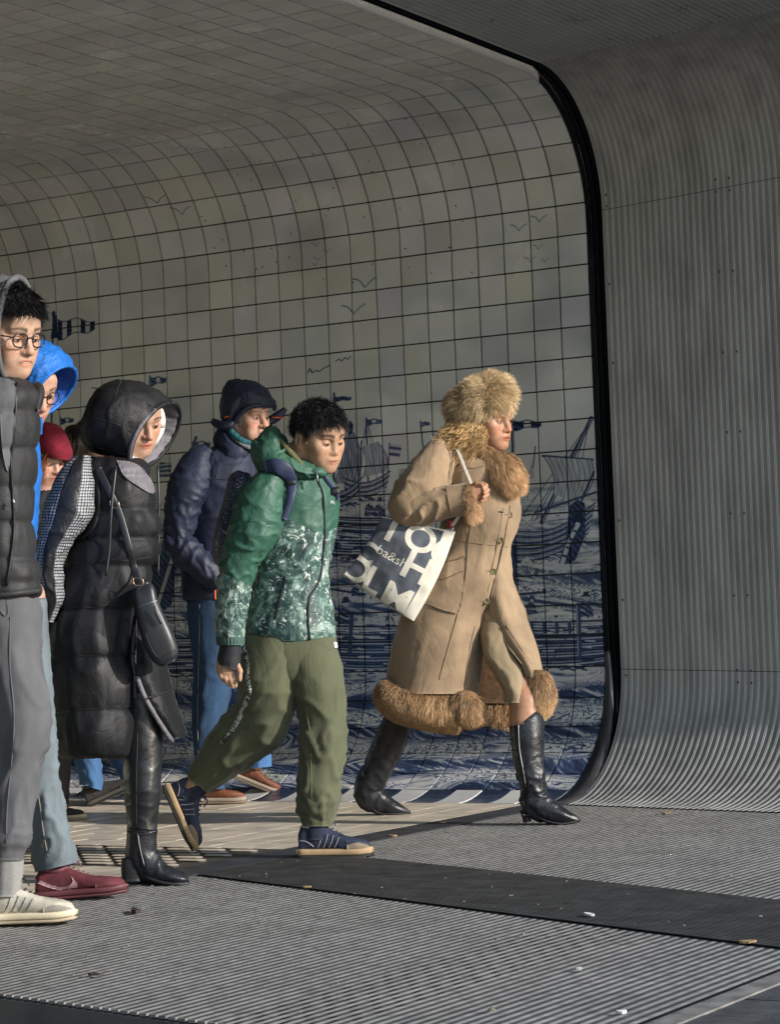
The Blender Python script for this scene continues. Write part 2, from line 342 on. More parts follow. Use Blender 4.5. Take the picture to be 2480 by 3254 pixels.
    mast(1336, 1340, 1352, 1500, 2.6); flag(1338, 1343, 28, 12, 1, v=.5); fill([(1270, 1490), (1290, 1492), (1288, 1535), (1264, 1545)], .24, hatch=(.2, 8, .08))
    mast(1702, 1420, 1690, 1520, 2); fill([(1690, 1470), (1675, 1515), (1700, 1518)], .2)
    # pennant right of the fur hat and its tall pole
    mast(1628, 1335, 1632, 1560, 6.5); flag(1632, 1338, 88, 30, 2, v=.88)
    # rowing boat in the middle distance
    planks(1030, 1320, 1640, 1704, 7, 14); sailor(1176, 1640, .8); sailor(1206, 1642, .8, -1)
    planks(1010, 1350, 1714, 1766, 5, 10, .76)
    # right hand ship heeling over
    mast(1880, 1330, 1722, 1660, 8); rig(1870, 1350, [(1660, 1640), (1690, 1650), (1700, 1655), (1790, 1590), (1830, 1585)], 1.3, .7)
    stroke([(1726, 1450), (1884, 1462)], 4, .8); sail([(1730, 1452), (1880, 1462), (1858, 1582), (1760, 1575)], .20, 9, .42)
    stroke([(1888, 1500), (1850, 1590)], 4, .8); stroke([(1895, 1565), (1700, 1630)], 4, .7)
    hull(1600, 1680, 1892, 1600, 150, .62, lines=12)
    fill([(1808, 1610), (1836, 1588), (1860, 1600), (1862, 1700), (1830, 1780), (1796, 1800), (1800, 1720)], .78, hatch=(.7, 9, .18)); fill([(1820, 1640), (1846, 1622), (1856, 1650), (1846, 1690), (1826, 1690)], .95)
    stroke([(1836, 1670), (1806, 1730), (1786, 1790)], 12, .12); stroke([(1828, 1668), (1798, 1728), (1778, 1790)], 2, .9); stroke([(1845, 1672), (1815, 1732), (1796, 1794)], 2, .9)
    for k in range(4): stroke([(1826 - 12 * k, 1688 + 26 * k), (1838 - 12 * k, 1692 + 26 * k)], 4, .8)
    t = RNG.uniform(0, 1, (150, 2))
    for q in t:                                                          # spray at the bow
        x, y = 1655 + 150 * q[0], 1770 + 60 * q[1] + 30 * q[0]; stroke([(x, y), (x + 6, y - 5), (x + 12, y + 1)], 1.3, .5 if q[1] > .5 else .06)
    # foreground boats with rowers
    stroke([(1632, 1740), (1636, 1900)], 7, .85)
    planks(1500, 1925, 1972, 2010, 4, 10, .35); planks(1490, 1960, 2010, 2112, 9, 16, .74); sailor(1862, 1960, 1.05, -1); stroke([(1838, 1925), (1842, 2085)], 9, .75); stroke([(1834, 1925), (1838, 2085)], 2, .2)
    sailor(1690, 1950, .75); stroke([(1640, 1890), (1735, 1882)], 4, .85)
    for k in range(6): fill([(1680 + 22 * k, 1975), (1690 + 22 * k, 1950), (1704 + 22 * k, 1975)], .16)
    for k in range(4): stroke([(1690 + 40 * k, 1985), (1692 + 40 * k, 2008)], 7, .75)
    stroke([(1812, 2010), (1780, 2060), (1748, 2110)], 1.6, .8)
    planks(980, 1370, 1986, 2022, 4, 10, .35); planks(960, 1400, 2024, 2124, 9, 16, .74); sailor(1098, 1985, 1.15); sailor(1240, 1990, .7, -1); stroke([(1118, 1950), (1112, 2070)], 9, .75)
    sailor(1130, 1895, .6); stroke([(1030, 1870), (1160, 1890)], 4, .8)
    for k in range(5): fill([(1130 + 24 * k, 1985), (1142 + 24 * k, 1955), (1158 + 24 * k, 1985)], .16)
    planks(440, 800, 2030, 2070, 4, 0, .4); planks(440, 800, 2074, 2150, 8, -6, .68)
    # small round cartouche by the rear boot
    cx, cz = on_wall(1130, 2425)
    for rr, ww in ((.045, 3.0), (.060, 1.6), (.034, 1.2)):
        stroke([(cx + rr * 1.25 * math.cos(q), cz + rr * math.sin(q)) for q in np.linspace(0, 6.3, 14)], ww, .7, world=True)
    # dark and light squares of the skirting row
    chk = (S < s_joint(20)) & (np.floor((U + 10 * .14) / .14).astype(int) % 2 == 0); ink[S < s_joint(20)] = .02; ink[chk] = .93 + .05 * pnoise(np.stack([U[chk] * 20, S[chk] * 20, U[chk] * 0], -1))
    # glaze wear
    ink = np.clip(ink, 0, 1)
    pale = np.array([.62, .615, .58]); mid = np.array([.062, .096, .180]); dark = np.array([.008, .015, .042])
    g = ink[..., None]; col = np.where(g < .5, pale + (mid - pale) * (g / .5), mid + (dark - mid) * ((g - .5) / .5))
    img = bpy.data.images.new('mural_print', MW, MH, alpha=False, float_buffer=False)
    srgb = np.where(col <= .0031308, col * 12.92, 1.055 * np.power(np.maximum(col, 1e-6), 1 / 2.4) - .055)
    buf = np.ones((MH, MW, 4), dtype=np.float32); buf[..., :3] = srgb
    img.pixels.foreach_set(buf.ravel()); img.pack()
    return img
MURAL = paint_mural()
def tile_material():
    m = mat('glazed_tile', (1, 1, 1), rough=.22, var=.10, vscale=3.0, bump=.25, bscale=28, bdist=.002, spec=.5)
    t = m.node_tree; N = t.nodes; L = t.links
    im = N.new('ShaderNodeTexImage'); im.image = MURAL; im.extension = 'EXTEND'; im.interpolation = 'Cubic'
    uv = N.new('ShaderNodeUVMap'); uv.uv_map = 'UVMap'; L.new(uv.outputs[0], im.inputs[0])
    oi = N.new('ShaderNodeAttribute'); oi.attribute_name = 'tint'
    m1 = N.new('ShaderNodeMix'); m1.data_type = 'RGBA'; m1.blend_type = 'MULTIPLY'; m1.inputs[0].default_value = 1
    old = bsdf(m).inputs['Base Color'].links[0].from_socket
    L.new(im.outputs[0], m1.inputs[6]); L.new(oi.outputs['Color'], m1.inputs[7])
    m2 = N.new('ShaderNodeMix'); m2.data_type = 'RGBA'; m2.blend_type = 'MULTIPLY'; m2.inputs[0].default_value = 1
    L.new(m1.outputs[2], m2.inputs[6]); L.new(old, m2.inputs[7]); L.new(m2.outputs[2], bsdf(m).inputs['Base Color'])
    return m
M_TILE = tile_material()
M_GROUT = mat('dark_grout', (.035, .033, .03), rough=.9, var=.3, vscale=20)

# ------------------------------------------------------------------ tiled wall and ceiling: every tile a piece
tunnel = tag(empty('wall'), kind='structure'); 
X_EDGE = 1.553
def strip(s_arr, x0, x1, off=0.0):
    y, z = prof(s_arr); ny, nz_ = prof_n(s_arr); y = y + ny * off; z = z + nz_ * off
    V = np.concatenate([np.stack([np.full_like(y, x), y, z], -1) for x in (x0, x1)]); n = len(y)
    F = np.array([(i, i + 1, n + i + 1, n + i) for i in range(n - 1)]); return V, F
sg = np.concatenate([np.linspace(-.02, S_A, 24), np.linspace(S_A + .2, S_B, 6), np.linspace(S_B, S_C, 24)[1:], [S_C + 3.0, S_C + 12.4]])
V, F = strip(sg, -22.0, X_EDGE - .001, -.010)
link('wall_backing', mesh('wall_backing', V, F), M_GROUT, tunnel)
def make_tile(x0, x1, s0, s1):
    g = .0034; ns = 1 if s0 > S_A - .02 and s1 < S_B + .02 or s0 > S_C else 4
    sj = np.linspace(s0 + g, s1 - g, ns + 1); xs = (x0 + g, x1 - g)
    jit = RNG.uniform(-.0008, .0012); tl = RNG.normal(0, .0006, 2)
    y, z = prof(sj); ny, nz_ = prof_n(sj); q = np.linspace(-1, 1, ns + 1)
    V = []; UV = []
    for lay, inset in ((0, 0.0), (1, .0016)):
        for k, x in enumerate(xs):
            xx = x + (inset if k == 0 else -inset)
            o = (jit + tl[0] * (k * 2 - 1) + tl[1] * q) if lay else np.full(ns + 1, -.010)
            yy, zz = y + ny * o, z + nz_ * o
            V += [(xx, a, b) for a, b in zip(yy, zz)]; UV += [((xx - X0M) / (X1M - X0M), (c - S0M) / (S1M - S0M)) for c in sj]
    n = ns + 1; F = []
    b0, b1, t0, t1 = 0, n, 2 * n, 3 * n
    for i in range(ns):
        F.append((t0 + i, t1 + i, t1 + i + 1, t0 + i + 1)); F.append((b0 + i, t0 + i, t0 + i + 1, b0 + i + 1)); F.append((b1 + i, b1 + i + 1, t1 + i + 1, t1 + i))
    F.append((b0, b1, t1, t0)); F.append((b0 + ns, t0 + ns, t1 + ns, b1 + ns))
    k = 1 + RNG.normal(0, .05); c = np.clip(np.array([k, k * (1 + RNG.normal(0, .012)), k * (1 + RNG.normal(0, .03))]), .7, 1.2)
    return np.array(V), F, np.array(UV), np.tile(c, (len(V), 1))
tiles = []
for c in range(-17, 11):
    for r in range(-24, 21):
        s1, s0 = s_joint(r), s_joint(r + 1)
        x0, x1 = c * .14, (c + 1) * .14
        if c == 10: x1 = X_EDGE
        if r == 20: s0 = .0
        yc, zc = prof(np.array([(s0 + s1) / 2])); P = np.array([(x0 + x1) / 2, yc[0], zc[0]])
        p = project(P)
        if yc[0] < -4.0: continue
        inside = -60 < p[0] < 2540 and -60 < p[1] < 3300
        cover = (p[0] < 300 and p[1] > 1080) or (p[0] < 560 and p[1] > 1230) or (560 < p[0] < 1060 and p[1] > 1330) or (1270 < p[0] < 1640 and 1240 < p[1] < 2240)
        qs = project(np.array([[x0, yc[0], zc[0]], [x1, yc[0], zc[0]]])); h = project(np.array([np.array(prof(np.array([s0, s1]))).T[k] for k in (0, 1)]) @ np.array([[0, 1, 0], [0, 0, 1]]) + np.array([(x0 + x1) / 2, 0, 0]))
        area = abs(np.cross(qs[1] - qs[0], h[1] - h[0]))
        tiles.append(((area if inside and not cover else 0), x0, x1, s0, s1))
tiles.sort(key=lambda t: -t[0])
rest = [[], [], [], []]; nb = 0
for i, (ar, x0, x1, s0, s1) in enumerate(tiles):
    V, F, UV, Cc = make_tile(x0, x1, s0, s1)
    if i < 300 and ar > 0:
        link('tile', mesh('tile', V, F, False, UV, Cc), M_TILE, tunnel)
    else:
        rest[0].append(V); rest[1] += [tuple(nb + k for k in f) for f in F]; rest[2].append(UV); rest[3].append(Cc); nb += len(V)
tag(link('tile_field', mesh('tile_field', np.concatenate(rest[0]), rest[1], False, np.concatenate(rest[2]), np.concatenate(rest[3])), M_TILE, tunnel), kind='stuff')

# ------------------------------------------------------------------ ground outside, cycle path, sky-side setting
M_ASPH = mat('plaza_concrete', (.28, .278, .27), rough=.9, var=.25, vscale=30, bump=.4, bscale=200)
g = tag(link('ground', mesh('ground', [(-300, -300, -.17), (300, -300, -.17), (300, 300, -.17), (-300, 300, -.17)], [(0, 1, 2, 3)], False), M_ASPH), kind='structure')
def edge_y(x): return -5.468 - .222 * (x - 2.69)

# ------------------------------------------------------------------ tiled passage floor
M_FT = mat('floor_tile', (.64, .555, .44), rough=.42, var=.10, vscale=5, bump=.15, bscale=40, tint=False, dirt=.22, dscale=9)
M_FT2 = mat('floor_tile_darker', (.59, .515, .41), rough=.45, var=.12, vscale=5, bump=.15, bscale=40, dirt=.25, dscale=8)  # slightly darker tile tone, alternating with the first
floor = tag(empty('floor'), kind='structure')
MB().box((-22, -5.0, -.16), (1.473, -.625, -.0045)).build('floor_backing', M_GROUT, floor)
def slab_mesh(lx, ly, h, bev=.0005):
    V = [(-lx / 2, -ly / 2, -h), (lx / 2, -ly / 2, -h), (lx / 2, ly / 2, -h), (-lx / 2, ly / 2, -h)]
    V += [(sx * (lx / 2), sy * (ly / 2), -bev) for sx, sy in ((-1, -1), (1, -1), (1, 1), (-1, 1))] + [(sx * (lx / 2 - bev), sy * (ly / 2 - bev), 0) for sx, sy in ((-1, -1), (1, -1), (1, 1), (-1, 1))]
    F = [(8, 9, 10, 11)] + [(i, (i + 1) % 4, 4 + (i + 1) % 4, 4 + i) for i in range(4)] + [(4 + i, 4 + (i + 1) % 4, 8 + (i + 1) % 4, 8 + i) for i in range(4)]
    return mesh('floor_tile', V, F, False)
ft = [slab_mesh(.1365, .2065, .004) for _ in range(2)]; ft[0].materials.append(M_FT); ft[1].materials.append(M_FT2)
ft_half = slab_mesh(.0675, .2065, .004); ft_half.materials.append(M_FT)
far = MB(); cnt = 0
for j in range(21):
    yc = -.73 - .21 * j
    for c in range(-26, 11):
        x = c * .14 + .07
        last = c == 10
        p = project(np.array([x, yc, 0]))
        if -2.52 > yc > -3.15 and x > .2: continue
        if last: x = 1.4345
        if 40 < p[0] < 2500 and p[1] < 2950 and cnt < 295 and yc > -3.6:
            o = link('floor_tile', ft_half if last else ft[(c * 7 + j * 3) % 2], None, floor); o.location = (x, yc, RNG.uniform(-.0006, .0006)); o.rotation_euler = (RNG.normal(0, .002), RNG.normal(0, .003), 0); cnt += 1
        else:
            far.box((x - (.034 if last else .068), yc - .103, -.004), (x + (.034 if last else .068), yc + .103, 0))
tag(far.build('tile_field', M_FT, floor), kind='stuff')
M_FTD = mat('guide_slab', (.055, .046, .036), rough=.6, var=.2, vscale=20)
# raised guide bars set into slabs
pl = MB()
for c in range(2, 11):
    x1 = (c + 1) * .14 - .002 if c < 10 else 1.469
    for k in range(2):
        y1 = -2.515 - .315 * k; pl.box((c * .14 + .002, y1 - .312, -.004), (x1, y1, 0))
pl.build('guide_slab', M_FTD, floor)
def bar_mesh():
    V = []; F = []; n = 16; L, Wd, H = .120, .050, .0070
    for lay, (g_, hh) in enumerate(((0, 0), (.003, H * .8), (.006, H))):
        for k in range(n):
            a_ = 2 * math.pi * k / n; cx = (L / 2 - Wd / 2) * (1 if math.cos(a_) >= 0 else -1); V.append((cx + (Wd / 2 - g_) * math.cos(a_), (Wd / 2 - g_) * math.sin(a_), hh))
    for lay in range(2):
        for k in range(n): F.append((lay * n + k, lay * n + (k + 1) % n, (lay + 1) * n + (k + 1) % n, (lay + 1) * n + k))
    F.append(tuple(range(2 * n, 3 * n))); return mesh('guide_bar', V, F, False)
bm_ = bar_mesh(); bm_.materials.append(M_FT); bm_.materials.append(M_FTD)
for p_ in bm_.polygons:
    if p_.normal.z < .7: p_.material_index = 1  # sides in dark slab colour, standing in for grime and shade between bars
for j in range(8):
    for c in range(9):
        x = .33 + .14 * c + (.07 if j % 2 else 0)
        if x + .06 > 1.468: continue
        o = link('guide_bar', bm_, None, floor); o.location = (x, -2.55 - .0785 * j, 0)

# ------------------------------------------------------------------ ribbed metal lining of the portal
M_MET = mat('ribbed_metal', (.40, .398, .378), rough=.55, metal=.25, var=.10, vscale=3, spec=.4, dirt=.26, dscale=7, stretch=(1.6, 1.6, .35), bump=.2, bscale=120, bdist=.001)
M_METF = mat('ribbed_metal_floor', (.225, .218, .204), rough=.62, metal=.15, var=.10, vscale=4, spec=.35, dirt=.38, dscale=26, bump=.6, bscale=220, bdist=.002)
M_METC = mat('ribbed_metal_ceiling', (.56, .56, .55), rough=.34, metal=.55, var=.10, vscale=5, spec=.5)
M_STRIP = mat('threshold_metal', (.075, .075, .08), rough=.5, metal=.5, var=.25, vscale=8, dirt=.3, dscale=12)
M_BLACK = mat('black_rubber', (.012, .012, .014), rough=.7, var=.3, vscale=10)
M_RAIL = mat('dark_blue_rail', (.009, .011, .015), rough=.95, metal=.0, var=.2, vscale=10, spec=.05)
lining = tag(empty('portal'), 'ribbed grey metal lining that curves from floor over wall to ceiling', None, kind='structure')
PER = .0302
PX0, PX1 = 1.642, 4.235
RIB = [(0, 0), (.50, 0), (.535, .0016), (.60, .0016), (.635, -.0012), (.715, -.0012), (.75, .0016), (.815, .0016), (.85, -.0014), (.96, -.0014)]
xr, hr = [], []
k = 0
while PX0 + k * PER < PX1 - PER:
    for a_, h_ in RIB: xr.append(PX0 + (k + a_) * PER); hr.append(h_)
    k += 1
xr = np.array(xr); hr = np.array(hr)
def portal_pt(x, kind, q):
    """profile of the lining at station x: (y, z, ny, nz); it flares a little towards the outside"""
    t = (x - 1.64) / 1.1; ry = .60 + .26 * np.clip(t, 0, 2.4); rz = np.maximum(.55 - .04 * t, .45)
    zt = 3.185 + .05 * t; ry2 = .56 + .0 * t; rz2 = .57 + 0 * t; yw = -.022 + 0 * t
    if kind == 'floor': ye = edge_y(x); y = ye + (-ry - ye) * q; return y, 0 * x, 0 * x, 1 + 0 * x
    if kind == 'low': a_ = q * math.pi / 2; return yw - ry * (1 - math.sin(a_)), rz * (1 - math.cos(a_)), -math.sin(a_) + 0 * x, math.cos(a_) + 0 * x
    if kind == 'wall': z = rz + (zt - rz2 - rz) * q; return yw + 0 * x, z, -1 + 0 * x, 0 * x
    if kind == 'high': a_ = q * math.pi / 2; return yw - ry2 * (1 - math.cos(a_)), zt - rz2 * (1 - math.sin(a_)), -math.cos(a_) + 0 * x, -math.sin(a_) + 0 * x
    if kind == 'ceil': return yw - ry2 - q * 9.0, zt, 0 * x, -1 + 0 * x
RS = dict(floor=.5, low=.6, wall=.6, high=.6, ceil=4.0)
def ribbed(name, kind, qs, mt, sign=1.0):
    rows = []
    for q in qs:
        y, z, ny, nz_ = portal_pt(xr, kind, q); rows.append(np.stack([xr, y + ny * hr * sign * RS[kind], z + nz_ * hr * sign * RS[kind] - (.0045 if kind == 'floor' else 0)], -1))
    V = np.concatenate(rows); n = len(xr); m_ = len(rows)
    I = (np.arange(m_ - 1)[:, None] * n + np.arange(n - 1)[None, :]).ravel(); F = np.stack([I, I + 1, I + n + 1, I + n], -1)
    return link(name, mesh(name, V, F, False), mt, lining)
ribbed('floor_panel', 'floor', [0, .3, .6, 1.0], M_METF)
cv = ribbed('curved_base_panel', 'low', np.linspace(.0008, .998, 16), M_MET)
wp = ribbed('wall_panel', 'wall', [.0006, .35, .7, .9994], M_MET)
ribbed('curved_top_panel', 'high', np.linspace(.0015, 1, 16), M_MET)
ribbed('ceiling_panel', 'ceil', [.0003, .1, .3, 1.0], M_METC)
def sheet(name, pts, kinds, off, mt, parent=lining, x0=PX0, x1=PX1, nx=8):
    rows = []; xs = np.linspace(x0, x1, nx)
    for kd, q in kinds:
        y, z, ny, nz_ = portal_pt(xs, kd, q); rows.append(np.stack([xs, y - ny * off, z - nz_ * off], -1))
    V = np.concatenate(rows); I = (np.arange(len(rows) - 1)[:, None] * nx + np.arange(nx - 1)[None, :]).ravel()
    return link(name, mesh(name, V, np.stack([I, I + 1, I + nx + 1, I + nx], -1)), mt, parent)
KS = [('floor', 0), ('floor', .5)] + [('low', q) for q in np.linspace(0, 1, 12)] + [('high', q) for q in np.linspace(0, 1, 12)] + [('ceil', q) for q in (.1, 1)]
sheet('lining_backing', None, KS, .012, M_BLACK)
# screws
sc_m = MB(); n = 10
sc_v = [(.0058 * math.cos(2 * math.pi * k / n), .0058 * math.sin(2 * math.pi * k / n), 0) for k in range(n)] + [(.0045 * math.cos(2 * math.pi * k / n), .0045 * math.sin(2 * math.pi * k / n), .0028) for k in range(n)] + [(0, 0, .0014)]
sc_f = [(k, (k + 1) % n, n + (k + 1) % n, n + k) for k in range(n)] + [(n + k, n + (k + 1) % n, 2 * n) for k in range(n)]
screw = mesh('screw', sc_v, sc_f, False); screw.materials.append(mat('screw_steel', (.10, .10, .10), rough=.5, metal=.6))
for px, py in [(1946, 905), (1958, 1154), (1978, 1654), (1989, 1906), (2285, 612), (2328, 607), (2296, 866), (2339, 862), (2308, 1121), (2351, 1118), (2320, 1374), (2363, 1372), (2332, 1632), (2375, 1630), (2342, 1892), (2385, 1891), (2352, 2128), (2396, 2130), (2355, 2167), (2398, 2169), (1936, 621), (1938, 658), (1936, 2111), (1999, 2145), (2283, 573), (2326, 568)]:
    X, Zz = on_wall(px, py); o = link('screw', screw, None, wp); o.location = Vector((X, -.0275, Zz)); o.rotation_euler = (math.pi / 2, 0, 0)
# seam shadow gaps are real 2 mm gaps between the panels; drain slots in the floor panel
dr = MB()
for i_ in range(9):
    for j_ in range(40):
        x = PX0 + (58 + i_) * PER + .008; y = -3.85 - j_ * .085 - (i_ % 2) * .042
        if y < edge_y(x) + .03: continue
        V = [(x + .0055 * math.cos(a_), y + .019 * math.sin(a_), -.0038) for a_ in np.linspace(0, 2 * math.pi, 10, endpoint=False)]; dr.add(V, [tuple(range(10))])
tag(dr.build('drain_slot', M_BLACK, lining), kind='stuff')
# threshold strip: flat on the floor, then a tapering trim up the bend beside the dark channel
def trim(name, s_list, x0f, x1f, off, mt, parent=lining):
    s_ = np.array(s_list, float); y, z = prof(s_); ny, nz_ = prof_n(s_); y = y + ny * off; z = z + nz_ * off
    a_ = np.stack([np.array([x0f(q) for q in s_]), y, z], -1); b_ = np.stack([np.array([x1f(q) for q in s_]), y, z], -1)
    c_ = a_.copy(); c_[:, 1] -= ny * .02; c_[:, 2] -= nz_ * .02; d_ = b_.copy(); d_[:, 1] -= ny * .02; d_[:, 2] -= nz_ * .02
    n = len(s_); V = np.concatenate([a_, b_, c_, d_]); F = []
    for i in range(n - 1): F += [(i, n + i, n + i + 1, i + 1), (i, i + 1, 2 * n + i + 1, 2 * n + i), (n + i, 3 * n + i, 3 * n + i + 1, n + i + 1)]
    F += [(0, 2 * n, 3 * n, n), (n - 1, 2 * n - 1, 4 * n - 1, 3 * n - 1)]
    return link(name, mesh(name, V, F, True), mt, parent)
wi = lambda q: float(np.interp(q, [-9, -.3, -.05, .25, .38, .55, .8, 1.0, 9], [1.652, 1.652, 1.652, 1.652, 1.640, 1.618, 1.590, 1.574, 1.566]))
MB().box((1.476, -5.1, -.02), (1.651, -.62, .001)).build('threshold_plate', M_STRIP, lining)
trim('base_trim', np.linspace(-.001, 1.0, 40), lambda q: X_EDGE + .001 - max(0, (.08 - q)) * .9, wi, .003, M_STRIP)
trim('edge_trim', np.concatenate([np.linspace(1.0, S_B, 10), np.linspace(S_B, S_C - .15, 20)[1:]]), lambda q: X_EDGE + .001, lambda q: X_EDGE + .013, .004, M_RAIL)
# dark recessed channel between tiles and lining
chs = np.concatenate([np.linspace(.33, S_A, 16), np.linspace(S_A + .3, S_B, 6), np.linspace(S_B, S_C, 24)[1:], [S_C + 2, S_C + 8]])
trim('gap_channel', chs, lambda q: X_EDGE + .003, lambda q: 1.648, -.045, M_BLACK)
trim('gap_rail', chs[2:], lambda q: max(wi(q) + .004, 1.578), lambda q: max(wi(q) + .022, 1.598), -.012, M_RAIL)
trim('gap_rail', chs[4:], lambda q: max(wi(q) + .026, 1.616), lambda q: max(wi(q) + .032, 1.630), -.012, M_RAIL)
M_WHITE = mat('pale_trim', (.72, .72, .72), rough=.75, var=.12, vscale=120, bump=.6, bscale=150)
trim('ceiling_trim', np.array([S_C - .16, S_C - .1, S_C - .02, S_C + .1, S_C + 9]), lambda q: X_EDGE + .002, lambda q: float(np.interp(q, [S_C - .16, S_C - .06], [X_EDGE + .004, X_EDGE + .045])), .010, M_WHITE)
MB().box((1.59, -9.6, 3.24), (1.645, -.50, 3.27)).build('ceiling_gap_board', M_BLACK, lining)
# the anti-slip mat laid diagonally over the ribs
M_MAT = mat('rubber_mat', (.066, .064, .060), rough=.72, var=.25, vscale=9, spec=.35, dirt=.35, dscale=16)
M_MAT.node_tree.nodes['Principled BSDF'].inputs['Roughness'].default_value = .6
da = math.radians(-22.6); dv = np.array([math.cos(da), math.sin(da)]); nv = np.array([-dv[1], dv[0]])
o0 = np.array([1.71, -3.315]); wdt = .655
prof_m = []; wq = 0.0
while wq < wdt - .012:
    prof_m += [(wq, .0010), (wq + .002, .0028), (wq + .0125, .0028), (wq + .0145, .0010)]; wq += .0175
V = []; 
for (w_, h_) in prof_m:
    for xe in (1.662, 4.21):
        q = (xe - o0[0] - nv[0] * w_) / dv[0]; p = o0 + nv * w_ + dv * q; V.append((p[0], p[1], h_))
F = [(2 * i, 2 * i + 1, 2 * i + 3, 2 * i + 2) for i in range(len(prof_m) - 1)]
matt = tag(link('rubber_mat', mesh('rubber_mat', V, F, False), M_MAT), 'dark ribbed rubber mat strip laid diagonally across the metal floor', 'mat')
# edges of the platform
M_EDGE = mat('edge_metal', (.11, .11, .11), rough=.5, metal=.4, var=.2, vscale=10, dirt=.4, dscale=10)
xs = (1.47, PX1 + .05)
Pm = MB()
V = []
for x in np.linspace(xs[0], xs[1], 12):
    ye = edge_y(x); V += [(x, ye + .002, -.007), (x, ye - .012, -.009), (x, ye - .03, -.30)]
F = [(3 * i + j, 3 * i + j + 1, 3 * i + j + 4, 3 * i + j + 3) for i in range(11) for j in range(2)]
link('platform_edge', mesh('platform_edge', V, F, False), M_EDGE, lining)
nub = MB()
for x in np.arange(1.7, PX1, PER):
    ye = edge_y(x); nub.box((x - .009, ye - .004, -.006), (x + .009, ye + .004, .0005))
tag(nub.build('rib_end', M_METF, lining), kind='stuff')
M_KERB = mat('kerb_edge', (.20, .19, .175), rough=.8, var=.25, vscale=12, dirt=.5, dscale=20)
kb = MB().box((PX1 + .002, -7.2, -.15), (PX1 + .062, -.9, .0005)); kb.build('kerb_edging', M_KERB, lining)
# pavers beyond
M_PAV = mat('paver', (.050, .051, .055), rough=.85, var=.3, vscale=14, bump=.5, bscale=90, dirt=.3, dscale=25)
pave = tag(empty('pavement'), kind='structure')
MB().box((PX1 + .063, -7.5, -.16), (14, 6, -.009)).build('pavement_base', M_GROUT, pave)
pm = slab_mesh(.293, .193, .03, .004); pm.materials.append(M_PAV); pm.name = 'paver'
prest = MB(); cnt = 0
for i_ in range(24):
    for j_ in range(44):
        if i_ == 0 and j_ % 2: prest.box((PX1 + .065, -7.3 + j_ * .2 - .096, -.03), (PX1 + .211, -7.3 + j_ * .2 + .096, -.003))
        x = PX1 + .21 + i_ * .30; y = -7.3 + j_ * .2 + 0; x2 = x + (.15 if j_ % 2 else 0)
        p = project(np.array([x2, y, 0])); 
        if -100 < p[0] < 2600 and p[1] < 3500 and i_ < 8 and cnt < 80:
            o = link('paver', pm, None, pave); o.location = (x2, y, -.003 + RNG.uniform(-.002, .002)); o.rotation_euler = (RNG.normal(0, .004), RNG.normal(0, .004), 0); cnt += 1
        else: prest.box((x2 - .146, y - .096, -.03), (x2 + .146, y + .096, -.003))
tag(prest.build('paver_field', M_PAV, pave), kind='stuff')
# the far (near) side of the passage and the station above, outside the picture: they only shape the light that is there
M_CONC = mat('pale_render', (.62, .61, .59), rough=.85, var=.15, vscale=2)
st = tag(empty('station_building'), 'pale station building above and beside the passage portal', 'building')
MB().box((-22, -13.4, -.16), (4.2, -13.0, 3.4)).build('side_wall', M_CONC, st)
MB().box((-22, -13.4, 3.45), (4.25, .6, 6.5)).build('upper_wall', M_CONC, st)
MB().box((-22, .05, -.16), (1.5, .4, 3.4)).box((1.502, .10, -.16), (4.23, .4, 3.4)).build('back_wall', M_CONC, st)
# ------------------------------------------------------------------ figures: library
RIGHT, DOWN, FWD = CAM_R[:, 0], CAM_R[:, 1], CAM_R[:, 2]
def crom(A, n):
    """Catmull-Rom through rows of A, n samples, spaced by chord length of the first two columns"""
    A = np.asarray(A, float)
    if len(A) == 2:
        t = np.linspace(0, 1, n)[:, None]; return A[0] * (1 - t) + A[1] * t
    seg = np.maximum(np.linalg.norm(np.diff(A[:, :2], axis=0), axis=1), 1e-3); T = np.concatenate([[0], np.cumsum(np.sqrt(seg) * np.sqrt(seg))])
    q = np.linspace(0, T[-1], n); i = np.clip(np.searchsorted(T, q, side='right') - 1, 0, len(A) - 2)
    f = ((q - T[i]) / (T[i + 1] - T[i]))[:, None]
    m = np.zeros_like(A); m[1:-1] = (A[2:] - A[:-2]) / (T[2:] - T[:-2])[:, None]; m[0] = (A[1] - A[0]) / (T[1] - T[0]); m[-1] = (A[-1] - A[-2]) / (T[-1] - T[-2])
    h = (T[i + 1] - T[i])[:, None]; f2, f3 = f * f, f ** 3
    return (2 * f3 - 3 * f2 + 1) * A[i] + (f3 - 2 * f2 + f) * h * m[i] + (-2 * f3 + 3 * f2) * A[i + 1] + (f3 - f2) * h * m[i + 1]
def quad_grid(m_, n, wrap=True):
    k = n if wrap else n - 1
    I = np.arange(m_ - 1)[:, None]; J = np.arange(k)[None, :]; J2 = (J + 1) % n
    return np.stack([I * n + J, I * n + J2, (I + 1) * n + J2, (I + 1) * n + J], -1).reshape(-1, 4)
def vnormals(V, F):
    q = F[:, :4]; a = np.cross(V[q[:, 2]] - V[q[:, 0]], V[q[:, 3]] - V[q[:, 1]]); N = np.zeros_like(V)
    for k in range(4): np.add.at(N, q[:, k], a)
    return N / (np.linalg.norm(N, axis=1)[:, None] + 1e-12)
def wr(amp, ku, kv, seed=0.0, ridge=False, lim=None):
    """fold relief on a tube: noise over angle and length; lim = ([v fractions], [gains])"""
    def f(th, v, vf):
        p = np.stack([np.cos(th) * ku + seed, np.sin(th) * ku - seed, v * kv + seed * 1.7], -1); n = ridged(p) if ridge else pnoise(p)
        return amp * n * (np.interp(vf, *lim) if lim else 1)
    return f
